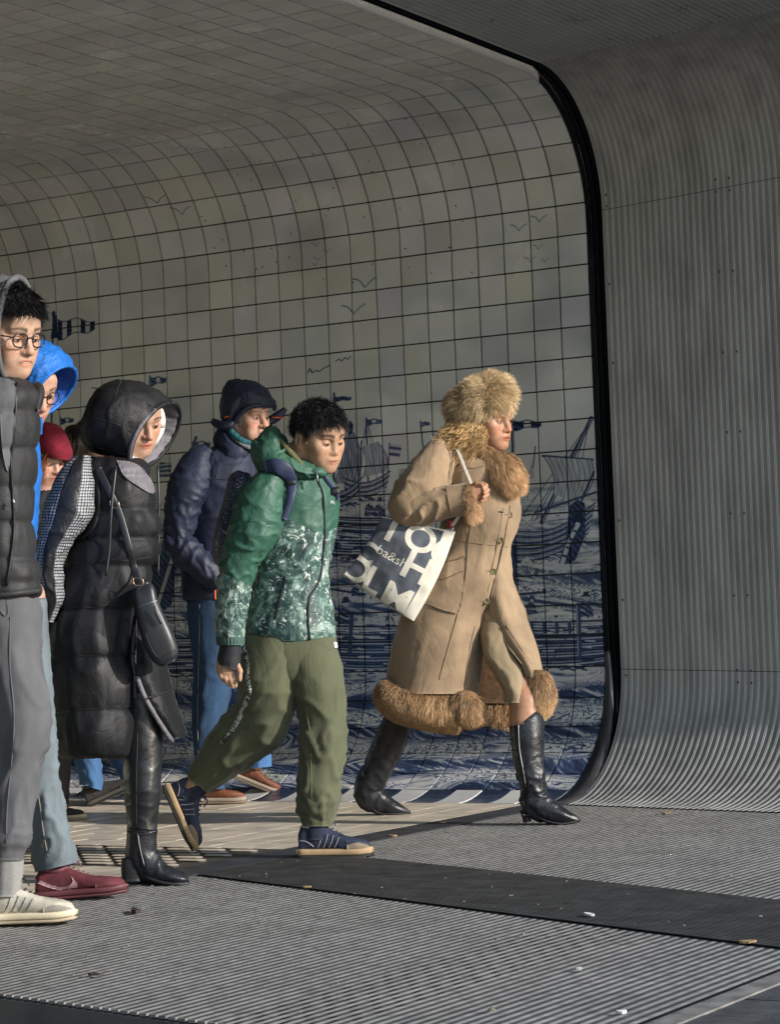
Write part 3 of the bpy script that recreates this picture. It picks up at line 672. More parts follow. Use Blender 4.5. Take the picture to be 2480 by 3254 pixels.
def twist(amp, ku, kv, slant, seed=0.0, lim=None):
    """slanting creases: sharp ridges that run across the tube at an angle"""
    def f(th, v, vf):
        p = np.stack([np.cos(th) * ku + seed, np.sin(th) * ku, v * kv + np.sin(th + seed) * slant], -1); n = 1 - np.abs(pnoise(p)) * 2.2
        n = np.clip(n, -.4, 1); return amp * (n ** 3) * (np.interp(vf, *lim) if lim else 1)
    return f
def quilt(amp, seams, ku=2.0, seed=0.0, crinkle=.35):
    """puffed channels between stitched seams at given length fractions"""
    seams = np.array(sorted(seams))
    def f(th, v, vf):
        i = np.clip(np.searchsorted(seams, vf) - 1, 0, len(seams) - 2); q = np.clip((vf - seams[i]) / (seams[i + 1] - seams[i]), 0, 1)
        puff = np.sqrt(np.clip(4 * q * (1 - q), 0, 1)); n = pnoise(np.stack([np.cos(th) * ku * 2 + seed, np.sin(th) * ku * 2, v * 9], -1)); n2 = pnoise(np.stack([np.cos(th) * ku * 7, np.sin(th) * ku * 7 + seed, v * 12], -1))
        return amp * (puff * (1 + .5 * n) - .5) + amp * crinkle * n2 * (1 - .4 * puff)
    return f
def summed(*fs):
    def f(th, v, vf): return sum(g(th, v, vf) for g in fs)
    return f
class Loft: pass
class Fig:
    def __init__(s, name, label, X, Y, cat='person', group=None):
        s.Z0 = float((np.array([X, Y, 0]) - CAM_P) @ FWD); s.s = s.Z0 / FOCAL
        s.root = tag(empty(name, (X, Y, 0)), label, cat, group); s.prims = []; s.cols = []
    def pt(s, px, py, d=0.0):
        px, py, d = np.broadcast_arrays(np.asarray(px, float), np.asarray(py, float), np.asarray(d, float)); Z = s.Z0 - d
        c = np.stack([(px - 1240) / FOCAL * Z, (py - 1627) / FOCAL * Z, Z], -1); return CAM_P + c @ CAM_R.T
    def inv(s, P):
        q = (np.asarray(P) - CAM_P) @ CAM_R; return 1240 + FOCAL * q[..., 0] / q[..., 2], 1627 + FOCAL * q[..., 1] / q[..., 2], s.Z0 - q[..., 2]
    def loft(s, name, st, mt, n=40, step=.010, level=False, sq=2.0, disp=None, caps=(True, True), parent='root', uvm=None, col=None, ang=None, shear=None, th=(0, 2 * math.pi)):
        A = np.array([r[:5] for r in st], float); L = np.linalg.norm(np.diff(A[:, :2], axis=0), axis=1).sum() * s.s; m_ = max(4, int(L / step) + 1)
        if ang is not None: A = np.concatenate([A, np.array(ang, float)[:, None]], 1)
        B = crom(A, m_); px, py, w, t, d = B[:, :5].T; w = np.maximum(w, .2); t = np.maximum(t, .0008)
        tx, ty = np.gradient(px), np.gradient(py); l = np.hypot(tx, ty) + 1e-9; tx, ty = tx / l, ty / l
        if level: nx, ny = np.ones(m_), np.zeros(m_)
        elif ang is not None: nx, ny = np.cos(np.radians(B[:, 5])), np.sin(np.radians(B[:, 5]))
        else: nx, ny = ty, -tx
        wrap = abs(th[1] - th[0] - 2 * math.pi) < 1e-6
        TH = np.linspace(th[0], th[1], n, endpoint=not wrap); c, sn = np.cos(TH), np.sin(TH)
        e = 2.0 / sq; cx = np.sign(c) * np.abs(c) ** e; sx = np.sign(sn) * np.abs(sn) ** e
        v = np.concatenate([[0], np.cumsum(np.hypot(np.diff(px), np.diff(py)) * s.s)]); vf = v / v[-1]
        P2 = px[:, None] + nx[:, None] * w[:, None] * cx; Q2 = py[:, None] + ny[:, None] * w[:, None] * cx
        if shear is not None: SH = crom(np.concatenate([A[:, :2], np.array(shear, float)], 1), m_)[:, 2:]; P2 = P2 - SH[:, 0:1] * sx; Q2 = Q2 - SH[:, 1:2] * sx
        D2 = d[:, None] + t[:, None] * sx
        V = s.pt(P2, Q2, D2).reshape(-1, 3); F = quad_grid(m_, n, wrap)
        N = vnormals(V, F); ctr = s.pt(px, py, d).repeat(n, 0)
        if ((V - ctr) * N).sum() < 0: N = -N; F = F[:, ::-1]
        THg, Vg, VFg = np.tile(TH, m_), v.repeat(n), vf.repeat(n)
        if disp is not None: V = V + N * disp(THg, Vg, VFg)[:, None]
        uv = np.stack([THg / (2 * math.pi), Vg], -1) if uvm is None else uvm(THg, Vg, VFg, P2.ravel(), Q2.ravel())
        G = [F]; Vx = V
        flip = False
        if wrap:
            a = np.cross(V[F[0, 1]] - V[F[0, 0]], V[F[0, 2]] - V[F[0, 0]]) @ N[F[0, 0]]
            for end, want in ((0, caps[0]), (m_ - 1, caps[1])):
                if want:
                    ring = np.arange(n) + end * n; cpt = V[ring].mean(0); k = len(Vx); Vx = np.vstack([Vx, cpt]); uv = np.vstack([uv, uv[ring].mean(0)])
                    if col is not None: pass
                    T3 = np.stack([ring, np.roll(ring, -1), np.full(n, k)], -1); G.append(T3 if end == 0 else T3[:, ::-1])
        cc = None
        if col is not None:
            cc = col(THg, Vg, VFg, P2.ravel(), Q2.ravel()); cc = np.vstack([cc, np.tile(cc.mean(0), (len(Vx) - len(cc), 1))]) if len(Vx) > len(cc) else cc
        me = mesh(name, Vx, G, True, uv, cc); par = s.root if parent == 'root' else parent
        o = link(name, me, mt, par)
        r = Loft(); r.o = o; r.V = V; r.F = F; r.N = vnormals(V, F); r.N *= np.sign(((V - ctr) * r.N).sum() or 1); r.TH = THg; r.vf = VFg; r.fig = s; r.n = n; r.m = m_
        r.px, r.py, r.d = s.inv(V); return r
    def tube(s, name, pts, r, mt, n=8, parent='root', closed=False, flat=1.0, sub=4, taper=None):
        A = np.array(pts, float); B = crom(A, max(2, (len(A) - 1) * sub + 1)); P = s.pt(B[:, 0], B[:, 1], B[:, 2]); return tube3(name, P, r, mt, n, s.root if parent == 'root' else parent, flat, taper)
    def on(s, lf, px, py, off=.002):
        """depth of the camera-side surface of a loft at a pixel"""
        px, py = np.atleast_1d(px), np.atleast_1d(py); out = []
        lfs = lf if isinstance(lf, (list, tuple)) else [lf]
        X = np.concatenate([l.px for l in lfs]); Y = np.concatenate([l.py for l in lfs]); D = np.concatenate([l.d for l in lfs])
        for a, b in zip(px, py):
            q = (X - a) ** 2 + (Y - b) ** 2; k = np.argpartition(q, 40)[:40]; near = k[q[k] < max(q[k].min() * 4, 150)]
            m_ = D[near].max(); near = near[D[near] > m_ - .025]; w = 1 / (q[near] + 4); out.append((D[near] * w).sum() / w.sum())
        return np.array(out) + off
    def seam(s, name, lf, pts, r, mt, parent='root', off=.0005, sub=6, n=6):
        A = crom(np.array(pts, float), max(2, (len(pts) - 1) * sub + 1)); d = s.on(lf, A[:, 0], A[:, 1], off)
        if len(d) > 4: d = np.convolve(np.pad(d, 2, mode='edge'), np.ones(5) / 5, 'valid')
        return tube3(name, s.pt(A[:, 0], A[:, 1], d), r, mt, n, s.root if parent == 'root' else parent)
    def patch(s, name, lf, outline, mt, parent='root', off=.002, thick=.003, res=7, col=None):
        """a flat piece of cloth lying on a loft: polygon in pixels, filled with a grid that follows the surface"""
        O = np.array(outline, float); x0, y0 = O.min(0); x1, y1 = O.max(0); nx = max(3, int((x1 - x0) / res)); ny = max(3, int((y1 - y0) / res))
        bmx = bmesh.new(); vs_ = [bmx.verts.new((p[0], p[1], 0)) for p in crom(np.vstack([O, O[:1]]), len(O) * 4 + 1)[:-1]] if len(O) > 4 else [bmx.verts.new((p[0], p[1], 0)) for p in O]
        bmx.faces.new(vs_)
        for axis, (a, b, k) in (((1, 0, 0), (x0, x1, nx)), ((0, 1, 0), (y0, y1, ny))):
            for q in np.linspace(a, b, k + 1)[1:-1]:
                bmesh.ops.bisect_plane(bmx, geom=bmx.verts[:] + bmx.edges[:] + bmx.faces[:], plane_co=(q * axis[0], q * axis[1], 0), plane_no=axis)
        bmesh.ops.triangulate(bmx, faces=bmx.faces[:]); bmx.verts.index_update()
        A = np.array([v.co[:2] for v in bmx.verts]); F = np.array([[v.index for v in f.verts] for f in bmx.faces]); bmx.free()
        d = s.on(lf, A[:, 0], A[:, 1], off); V = s.pt(A[:, 0], A[:, 1], d); nb = len(V); Vb = s.pt(A[:, 0], A[:, 1], d - thick)
        # rim
        ed = {}
        for f in F:
            for i in range(3): k = (f[i], f[(i + 1) % 3]); ed[k] = ed.get(k, 0) + 1
        rim = [(a, b) for (a, b) in ed if (b, a) not in ed]; R = np.array([(a, b, b + nb, a + nb) for a, b in rim]) if rim else np.zeros((0, 4), int)
        return link(name, mesh(name, np.vstack([V, Vb]), [F, R], True), mt, s.root if parent == 'root' else parent)
    # ---- continuous body grown from a distance field
    def cap(s, a, b, ra, rb=None, k=.02, op='u'): s.prims.append(('c', np.array(a, float), np.array(b, float), ra, rb if rb is not None else ra, k, op)); return s
    def ell(s, c, R, rad, k=.02, op='u'): s.prims.append(('e', np.array(c, float), np.array(R, float), np.array(rad, float), 0, k, op)); return s
    def limb(s, pts, k=.02):
        for a, b in zip(pts[:-1], pts[1:]): s.cap(s.pt(*a[:3]), s.pt(*b[:3]), a[3], b[3], k)
    def head(s, nose, d, yaw, pitch=0, roll=0, hs=1.0, nose_l=0.0, nose_w=1.0, lips=1.0, jaw=1.0, brow=1.0, ears=True, cheek=1.0, old=False, smile=0.0):
        y, p, r = map(math.radians, (yaw, pitch, roll))
        f = np.array([math.sin(y) * math.cos(p), math.sin(p), -math.cos(y) * math.cos(p)]); l = np.array([math.cos(y), 0, math.sin(y)]); u = np.cross(f, l)
        l, u = l * math.cos(r) + u * math.sin(r), u * math.cos(r) - l * math.sin(r)
        Rc = np.stack([f, l, u], 1); nl = np.array([.108 + nose_l, 0, -.036]) * hs; off = Rc @ nl
        Zo = s.Z0 - d; Zn = Zo + off[2]; Nc = np.array([(nose[0] - 1240) / FOCAL * Zn, (nose[1] - 1627) / FOCAL * Zn, Zn]); Oc = Nc - off
        O = CAM_P + CAM_R @ Oc; R = CAM_R @ Rc; s.O, s.R, s.hs = O, R, hs
        P = lambda x, y_, z: O + R @ (np.array([x, y_, z]) * hs)
        def E(c, rad, k, op='u', rot=None): s.ell(P(*c), R if rot is None else R @ rot, np.array(rad) * hs, k * hs, op)
        def C(a, b, ra, rb, k, op='u'): s.cap(P(*a), P(*b), ra * hs, rb * hs, k * hs, op)
        E((-.016, 0, .030), (.096, .075, .086), .02); E((.020, 0, -.025), (.066, .062, .082), .03)
        for q in (-1, 1):
            C((-.012, q * .052 * jaw, -.052), (.055, q * .022 * jaw, -.094), .021, .018, .03); E((.052, q * .040, -.030), (.030, .024 * cheek, .028), .02)
            E((.030, q * .058, -.012), (.035, .014, .022), .02); E((.046, q * .034, -.064), (.036, .022 * cheek, .030), .02)
        E((.071, 0, -.097), (.022, .027, .020), .022); C((.062, 0, -.075), (.062, 0, -.055), .030, .030, .02)
        E((.072, 0, .040), (.020, .048, .032), .03); 
        for q in (-1, 1): C((.086, q * .010, .020), (.073, q * .045, .021), .0085 * brow, .0065 * brow, .014)
        for q in (-1, 1): E((.094, q * .032, -.002), (.019, .019, .012), .012, 's'); E((.071, q * .031, -.003), (.0145, .0165, .0135), .004)
        C((.085, 0, .006), (.1025 + nose_l, 0, -.033), .0075 * nose_w, .0105 * nose_w, .012); E((.101 + nose_l, 0, -.036), (.0115, .0115 * nose_w, .0095), .008)
        for q in (-1, 1): E((.090 + nose_l * .6, q * .0135 * nose_w, -.038), (.0115, .0075, .0080), .006); E((.0975 + nose_l, q * .0065 * nose_w, -.0465), (.006, .0038, .004), .003, 's')
        E((.083, 0, -.062), (.016, .024, .014), .012)
        E((.0885, 0, -.0625), (.0095 * lips, .0215, .0046 * lips), .004); E((.0870, 0, -.0722), (.0098 * lips, .0185, .0060 * lips), .004); E((.0995, 0, -.0672), (.0085, .023, .0012 + .003 * smile), .003, 's')
        if ears:
            for q in (-1, 1):
                a = math.radians(18) * q; rot = np.array([[math.cos(a), -math.sin(a), 0], [math.sin(a), math.cos(a), 0], [0, 0, 1]])
                E((-.012, q * .082, -.012), (.019, .0075, .033), .005, 'u', rot); E((-.017, q * .087, -.006), (.018, .0075, .029), .005, 'u', rot); E((-.009, q * .094, -.008), (.0110, .007, .019), .004, 's', rot); E((-.006, q * .077, -.036), (.009, .006, .010), .006)
        if old:
            for q in (-1, 1): C((.092, q * .021, -.044), (.074, q * .034, -.078), .0022, .0022, .006, 's'); E((.078, q * .031, -.020), (.010, .015, .006), .005); E((.055, q * .050, -.075), (.02, .014, .02), .02)
            for k in range(3): C((.088, -.03, .040 + .009 * k), (.088, .03, .040 + .009 * k), .0016, .0016, .004, 's')
        C((-.030, 0, -.06), (-.052, 0, -.19), .052, .056, .03)
        return s
    def face_marks(s, lip=(1.15, .62, .60), lid=(.80, .66, .60), brow=(.12, .09, .08), blush=(1.10, .82, .78), stubble=None, brow_w=.0046, brow_len=1.0):
        s.cols += [((.070, .045, -.035), (.03, .03, .022), blush, .7), ((.070, -.045, -.035), (.03, .03, .022), blush, .7), ((.104, 0, -.037), (.016, .020, .014), blush, .8),
                   ((.090, 0, -.0622), (.016, .0235, .0056), lip, .9), ((.090, 0, -.0725), (.016, .0200, .0070), lip, .85), ((.098, 0, -.0673), (.02, .024, .0016), (.35, .22, .22), .9)]
        for q in (-1, 1):
            s.cols += [((.078, q * .031, -.002), (.018, .021, .013), lid, .75)]
            for k in range(6): f = k / 5; s.cols.append(((.088 - .014 * f, q * (.015 + .034 * f * brow_len), .0225 + .0045 * math.sin(f * 2.4 + .25)), (.016, .0058, brow_w * (1.15 - .6 * f)), brow, .82))
        if stubble: s.cols += [((.06, 0, -.085), (.05, .06, .030), stubble, .8), ((.088, 0, -.053), (.02, .028, .008), stubble, .7)]
        return s
    def eyes(s, mat_eye, mat_lash, gaze=0.0, open_=.5, down=.2):
        """eyeballs seen through the lids, and lash lines"""
        P = lambda x, y_, z: s.O + s.R @ (np.array([x, y_, z]) * s.hs)
        for q in (-1, 1):
            n1, n2 = 14, 9; V = []; Cc = []
            for i in range(n2):
                for j in range(n1):
                    a = -1 + 2 * j / (n1 - 1); b = -1 + 2 * i / (n2 - 1); yy = a * .0125; half = .0056 * open_ * 2 * (1 - abs(a) ** 2.2) + .0002
                    zz = -.0045 * down + b * half - .001; xx = .0868 - .40 * (yy * yy) / .0125 - abs(a) * .0022
                    V.append(P(xx, q * .0315 + yy, zz - .002)); r = math.hypot(yy - gaze * .006, (b * half + .0012 + .0015 * down)); Cc.append((.012, .008, .006) if r < .0032 else ((.055, .030, .018) if r < .0068 else (.50, .44, .40)))
            link('eye', mesh('eye', np.array(V), quad_grid(n2, n1, False), True, None, np.array(Cc)), mat_eye, s.root)
            pts = []
            for j in range(9): a = -1 + j / 4; yy = a * .0138; half = .0056 * open_ * 2 * (1 - abs(a) ** 2.2); pts.append(P(.0885 - .40 * yy * yy / .0125 - abs(a) * .002, q * .0315 + yy, -.0045 * down + half - .0026))
            tube3('eyelash', np.array(pts), .0013 * s.hs, mat_lash, 5, s.root, 1.0, [.3, 1, .3])
    def body(s, base, mt, voxel=.0042):
        """grow the body; base is the skin colour, tinted round eyes, lips, cheeks"""
        V, F = sdf_mesh(s.prims, voxel)
        C = np.tile(np.array(base), (len(V), 1))
        if s.cols:
            q = (V - s.O) @ s.R / s.hs
            for c, rad, mul, k in s.cols:
                e_ = (((q - np.array(c)) / np.array(rad)) ** 2).sum(1); a = (np.clip(1.35 - e_, 0, .7) / .7 * k)[:, None]; C = C * (1 - a) + C * np.array(mul) * a
        return link('body', mesh('body', V, F, True, None, C), mt, s.root)
def tube3(name, P, r, mt, n=8, parent=None, flat=1.0, taper=None):
    P = np.asarray(P); m_ = len(P); T = np.gradient(P, axis=0); T /= np.linalg.norm(T, axis=1)[:, None] + 1e-12
    A = np.cross(T, FWD); A /= np.linalg.norm(A, axis=1)[:, None] + 1e-9; B = np.cross(T, A); th = np.linspace(0, 2 * math.pi, n, endpoint=False)
    rr = np.full(m_, r) if np.isscalar(r) else np.asarray(r)
    if taper is not None: rr = rr * np.interp(np.linspace(0, 1, m_), np.linspace(0, 1, len(taper)), taper)
    V = P[:, None] + rr[:, None, None] * (np.cos(th)[None, :, None] * A[:, None] + np.sin(th)[None, :, None] * B[:, None] * flat); V = V.reshape(-1, 3); F = quad_grid(m_, n)
    V = np.vstack([V, P[:1], P[-1:]]); a = np.arange(n); T3 = np.vstack([np.stack([np.roll(a, -1), a, np.full(n, m_ * n)], -1), np.stack([a + (m_ - 1) * n, np.roll(a, -1) + (m_ - 1) * n, np.full(n, m_ * n + 1)], -1)])
    uv = np.concatenate([np.stack([np.tile(th / 6.2832, m_), np.repeat(np.linspace(0, 1, m_), n)], -1), [[0, 0], [0, 1]]])
    return link(name, mesh(name, V, [F, T3], True, uv), mt, parent)
def sdf_mesh(prims, vox):
    lo = np.full(3, 1e9); hi = -lo
    bbs = []
    for t, a, b, ra, rb, k, op in prims:
        if t == 'c': r = max(ra, rb); l, h = np.minimum(a, b) - r, np.maximum(a, b) + r
        else: e = np.sqrt(((b * ra) ** 2).sum(1)); l, h = a - e, a + e
        bbs.append((l, h)); 
        if op == 'u': lo = np.minimum(lo, l); hi = np.maximum(hi, h)
    lo = lo - 3 * vox; nn = np.ceil((hi + 3 * vox - lo) / vox).astype(int) + 1; D = np.full(nn, .05, dtype=np.float32)
    for (t, a, b, ra, rb, k, op), (l, h) in zip(prims, bbs):
        pad = k + 3 * vox; i0 = np.maximum(np.floor((l - pad - lo) / vox).astype(int), 0); i1 = np.minimum(np.ceil((h + pad - lo) / vox).astype(int) + 1, nn)
        ax = [lo[i] + np.arange(i0[i], i1[i]) * vox for i in range(3)]; X = np.stack(np.meshgrid(*ax, indexing='ij'), -1).astype(np.float32)
        if t == 'c':
            ba = (b - a).astype(np.float32); pa = X - a.astype(np.float32); hh = np.clip(pa @ ba / (ba @ ba + 1e-12), 0, 1); d = np.linalg.norm(pa - hh[..., None] * ba, axis=-1) - (ra + (rb - ra) * hh)
        else:
            q = (X - a.astype(np.float32)) @ b.astype(np.float32); k0 = np.linalg.norm(q / ra, axis=-1); k1 = np.linalg.norm(q / (ra * ra), axis=-1) + 1e-9; d = k0 * (k0 - 1) / k1
        sl = tuple(slice(i0[i], i1[i]) for i in range(3)); E_ = D[sl]
        if op == 'u': hm = np.clip(.5 + .5 * (E_ - d) / k, 0, 1); D[sl] = E_ + (d - E_) * hm - k * hm * (1 - hm)
        else: hm = np.clip(.5 - .5 * (E_ + d) / k, 0, 1); D[sl] = E_ + (-d - E_) * hm + k * hm * (1 - hm)
    ins = D < 0; c = [ins[x:nn[0] - 1 + x, y:nn[1] - 1 + y, z:nn[2] - 1 + z] for x in (0, 1) for y in (0, 1) for z in (0, 1)]
    cnt = sum(q.astype(np.int8) for q in c); cell = np.argwhere((cnt > 0) & (cnt < 8)); idx = np.full(nn - 1, -1, dtype=np.int32); idx[tuple(cell.T)] = np.arange(len(cell))
    acc = np.zeros((len(cell), 3)); num = np.zeros(len(cell))
    for axis in range(3):
        o = [i for i in range(3) if i != axis]
        for u in (0, 1):
            for w in (0, 1):
                p = cell.copy(); p[:, o[0]] += u; p[:, o[1]] += w; q = p.copy(); q[:, axis] += 1; a, b = D[tuple(p.T)], D[tuple(q.T)]; m_ = (a < 0) != (b < 0)
                f = a[m_] / (a[m_] - b[m_]); P = p[m_].astype(float); P[:, axis] += f; acc[m_] += P; num[m_] += 1
    V = lo + acc / num[:, None] * vox; Fs = []
    for axis in range(3):
        o = [i for i in range(3) if i != axis]; sl0 = [slice(None)] * 3; sl1 = [slice(None)] * 3; sl0[axis] = slice(0, -1); sl1[axis] = slice(1, None)
        A, B = ins[tuple(sl0)], ins[tuple(sl1)]; e = np.argwhere(A != B); e = e[(e[:, o[0]] > 0) & (e[:, o[1]] > 0)]
        def g(du, dw): p = e.copy(); p[:, o[0]] -= du; p[:, o[1]] -= dw; return idx[tuple(p.T)]
        Q = np.stack([g(1, 1), g(0, 1), g(0, 0), g(1, 0)], -1); fl = A[tuple(e.T)] != (axis == 1); Q[~fl] = Q[~fl][:, ::-1]; Fs.append(Q)
    F = np.concatenate(Fs); F = F[(F >= 0).all(1)]; return V, F
# ---- fur and hair: ribbons rooted on surfaces
def strands(name, P, N, mt, parent, L=.03, W=.0016, flow=None, lift=.6, rnd=.35, droop=.3, tint=None, seed=1, tipw=.15, curl=0.0, seg=3):
    """P roots, N normals; each strand a tapering ribbon of seg quads"""
    rg = np.random.default_rng(seed); n = len(P); Ls = L * rg.uniform(.6, 1.25, n) if np.isscalar(L) else L * rg.uniform(.7, 1.2, n)
    fl = np.zeros((n, 3)) if flow is None else np.broadcast_to(flow, (n, 3))
    d = N * lift + fl + rg.normal(0, rnd, (n, 3)); d /= np.linalg.norm(d, axis=1)[:, None]; side = np.cross(d, rg.normal(0, 1, (n, 3)) * .6 + FWD); side /= np.linalg.norm(side, axis=1)[:, None] + 1e-9
    V = np.zeros((n, seg + 1, 2, 3)); ph = rg.uniform(0, 6.28, n); c2 = np.cross(d, side)
    for k in range(seg + 1):
        f = k / seg; Q = P + d * (Ls * f)[:, None] + np.array([0, 0, -1]) * (Ls * droop * f * f)[:, None] + fl * (Ls * .35 * f * f)[:, None]
        if curl: Q = Q + curl * (side * np.cos(ph + f * 9)[:, None] + c2 * np.sin(ph + f * 9)[:, None]) * f
        w = W * (1 - f * (1 - tipw)) * rg.uniform(.8, 1.2, n); V[:, k, 0] = Q - side * w[:, None]; V[:, k, 1] = Q + side * w[:, None]
    base = (np.arange(n) * (seg + 1) * 2)[:, None]; F = np.concatenate([base + np.array([2 * k, 2 * k + 1, 2 * k + 3, 2 * k + 2]) for k in range(seg)])
    C = None
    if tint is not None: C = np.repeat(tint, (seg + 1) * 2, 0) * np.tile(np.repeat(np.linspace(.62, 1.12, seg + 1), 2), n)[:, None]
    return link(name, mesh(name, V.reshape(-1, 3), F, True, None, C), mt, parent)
def scatter(lf, n, seed=1, keep=None):
    """n random points on a loft, with normals; keep(px, py, th, vf) -> mask"""
    rg = np.random.default_rng(seed); F = lf.F; V = lf.V; a = np.linalg.norm(np.cross(V[F[:, 2]] - V[F[:, 0]], V[F[:, 3]] - V[F[:, 1]]), axis=1)
    if keep is not None: a = a * keep(lf.px[F].mean(1), lf.py[F].mean(1), lf.TH[F[:, 0]], lf.vf[F[:, 0]])
    f = rg.choice(len(F), n, p=a / a.sum()); u, w = rg.uniform(0, 1, (2, n, 1)); q = F[f]
    P = (V[q[:, 0]] * (1 - u) + V[q[:, 1]] * u) * (1 - w) + (V[q[:, 3]] * (1 - u) + V[q[:, 2]] * u) * w; N = lf.N[q[:, 0]] + lf.N[q[:, 2]]; return P, N / np.linalg.norm(N, axis=1)[:, None], f
M_SKIN = mat('skin', (1, 1, 1), rough=.5, var=.13, vscale=55, bump=.25, bscale=420, bdist=.0012, tint=True, sss=.12, spec=.4)
M_EYE = mat('eye', (1, 1, 1), rough=.12, var=.0, tint=True)
M_LASH = mat('lash', (.02, .016, .014), rough=.6, var=.1)

def sheet(fig, name, rows, mt, nu=16, nv=28, thick=.006, bulge=.0, parent=None, disp=0.0, seed=0.0, dk=9.0):
    """a hanging piece of cloth: rows (pxL, pyL, dL, pxR, pyR, dR[, bulge]) from top to bottom"""
    A = np.array([list(r) + [bulge] * (7 - len(r)) for r in rows], float); B = crom(A, nv); u = np.linspace(0, 1, nu)[None, :]
    px = B[:, 0:1] * (1 - u) + B[:, 3:4] * u; py = B[:, 1:2] * (1 - u) + B[:, 4:5] * u; d = B[:, 2:3] * (1 - u) + B[:, 5:6] * u + B[:, 6:7] * np.sin(math.pi * u)
    if disp: P_ = fig.pt(px, py, d); d = d + disp * pnoise(P_ * dk + seed) + disp * .5 * ridged(P_ * dk * 2.1 + seed)
    V = fig.pt(px, py, d).reshape(-1, 3); Vb = fig.pt(px, py, d - thick).reshape(-1, 3); F = quad_grid(nv, nu, False); n = len(V)
    bd = np.concatenate([np.arange(nu), np.arange(1, nv) * nu + nu - 1, (nv - 1) * nu + np.arange(nu - 2, -1, -1), np.arange(nv - 2, 0, -1) * nu]); bn_ = np.roll(bd, -1)
    r = Loft(); r.V = V; r.F = F; r.fig = fig; r.N = vnormals(V, F); sgn = -np.sign((r.N @ FWD).sum()) or 1; r.N = r.N * sgn; r.px, r.py, r.d = px.ravel(), py.ravel(), d.ravel(); r.TH = np.zeros(n); r.vf = np.repeat(np.linspace(0, 1, nv), nu)
    r.o = link(name, mesh(name, np.vstack([V, Vb]), [F, F[:, ::-1] + n, np.stack([bd, bn_, bn_ + n, bd + n], -1)], True), mt, parent or fig.root); return r
def shoe(fig, heel, toe, up, d0, d1, M, parent=None, hgt=1.0, laces=5, cap=True, wide=1.0, low=1.0, name='shoe', collar=True, label=None):
    """a laced shoe: M = dict(upper, mid, out, cap, lace); heel and toe are the ends of the sole in pixels, up the pixel direction of its upside"""
    h, t = np.array(heel, float), np.array(toe, float); L = np.linalg.norm(t - h); up = np.array(up, float); up /= np.linalg.norm(up); ax = (t - h)
    def P(u, v): q = h + ax * u + up * v * L * hgt; return q[0], q[1]
    D = lambda u: d0 + (d1 - d0) * u; Lm = L * fig.s
    prof = [(.02, .07, .24), (.05, .06, .31), (.12, .06, .335), (.22, .06, .325), (.32, .06, .33), (.42, .06, .295), (.54, .06, .25), (.66, .06, .215), (.78, .06, .198), (.88, .06, .180), (.95, .06, .150), (.985, .065, .105)]
    wd = np.interp([p[0] for p in prof], [0, .05, .2, .4, .65, .8, .93, 1], [.07, .105, .12, .125, .165, .165, .115, .04])
    st = [(*P(u, (b + tp) / 2), (tp - b) / 2 * L * hgt, w * Lm * wide, D(u)) for (u, b, tp), w in zip(prof, wd)]
    top = fig.loft(name, st, M['upper'], 36, .006, disp=summed(wr(.0012, 3, 30, heel[0] * .1), twist(.002, 1.2, 26, .2, heel[1] * .1)), ang=[math.degrees(math.atan2(up[1], up[0]))] * len(st), sq=2.5, parent=parent or fig.root)
    if label: top.o['label'] = label
    us = [-.015, .0, .10, .3, .5, .68, .82, .94, 1.0, 1.02]; w2 = np.interp(us, [-.02, .0, .1, .35, .66, .82, .95, 1.03], [.05, .10, .125, .125, .172, .172, .125, .03])
    for nm, lo_, hi_, mt_, ex in (('midsole', .018, .088, M['mid'], .003), ('outsole', -.012, .022, M['out'], .001)):
        fig.loft(nm, [(*P(u, (lo_ + hi_) / 2 + max(0, u - .8) * .12), (hi_ - lo_) / 2 * L * hgt * (.55 if k in (0, len(us) - 1) else 1), w * Lm * wide + ex, D(u)) for k, (u, w) in enumerate(zip(us, w2))], mt_, 24, .010, ang=[math.degrees(math.atan2(up[1], up[0]))] * len(us), sq=5, parent=top.o)
    if cap:
        q = [k for k, p in enumerate(prof) if p[0] >= .66]; fig.loft('toe_cap', [(st[k][0] - up[0] * L * hgt * (.040 if k == q[0] else .016), st[k][1] - up[1] * L * hgt * (.040 if k == q[0] else .016), st[k][2] * (.60 if k == q[0] else .86), st[k][3] + .0045, st[k][4]) for k in q], M['cap'], 30, .006, ang=[math.degrees(math.atan2(up[1], up[0]))] * len(q), sq=2.6, parent=top.o)
    if collar:
        ring = [(.06, .30, .0), (.10, .315, .09), (.20, .30, .105), (.30, .315, .09), (.35, .345, .0), (.30, .33, -.09), (.20, .32, -.105), (.10, .325, -.09), (.06, .30, 0)]
        fig.tube('collar', [(*P(u, v * low), D(u) + w * Lm) for u, v, w in ring], .0065, M['lace'] if 'rim' not in M else M['rim'], 8, parent=top.o)
    for k in range(laces):
        u = .36 + .052 * k; v = np.interp(u, [.32, .42, .54, .66], [.335, .30, .24, .19]); w = .075
        fig.tube('lace', [(*P(u - .015, v - .035), D(u) + w * Lm), (*P(u, v + .012), D(u) + w * .5 * Lm), (*P(u + .015, v + .014), D(u) - w * .3 * Lm)], .0028, M['lace'], 6, parent=top.o)
    if 'stripe' in M:
        for k in range(4):
            u = .30 + .075 * k; fig.seam('side_stripe', top, [(*P(u - .03, .10),), (*P(u + .005, .16),), (*P(u + .03, np.interp(u, [.3, .6], [.25, .19])),)], .0022, M['stripe'], top.o, .0006)
        fig.seam('heel_panel', top, [(*P(.03, .17),), (*P(.12, .16),), (*P(.22, .11),)], .0022, M['stripe'], top.o, .0006)
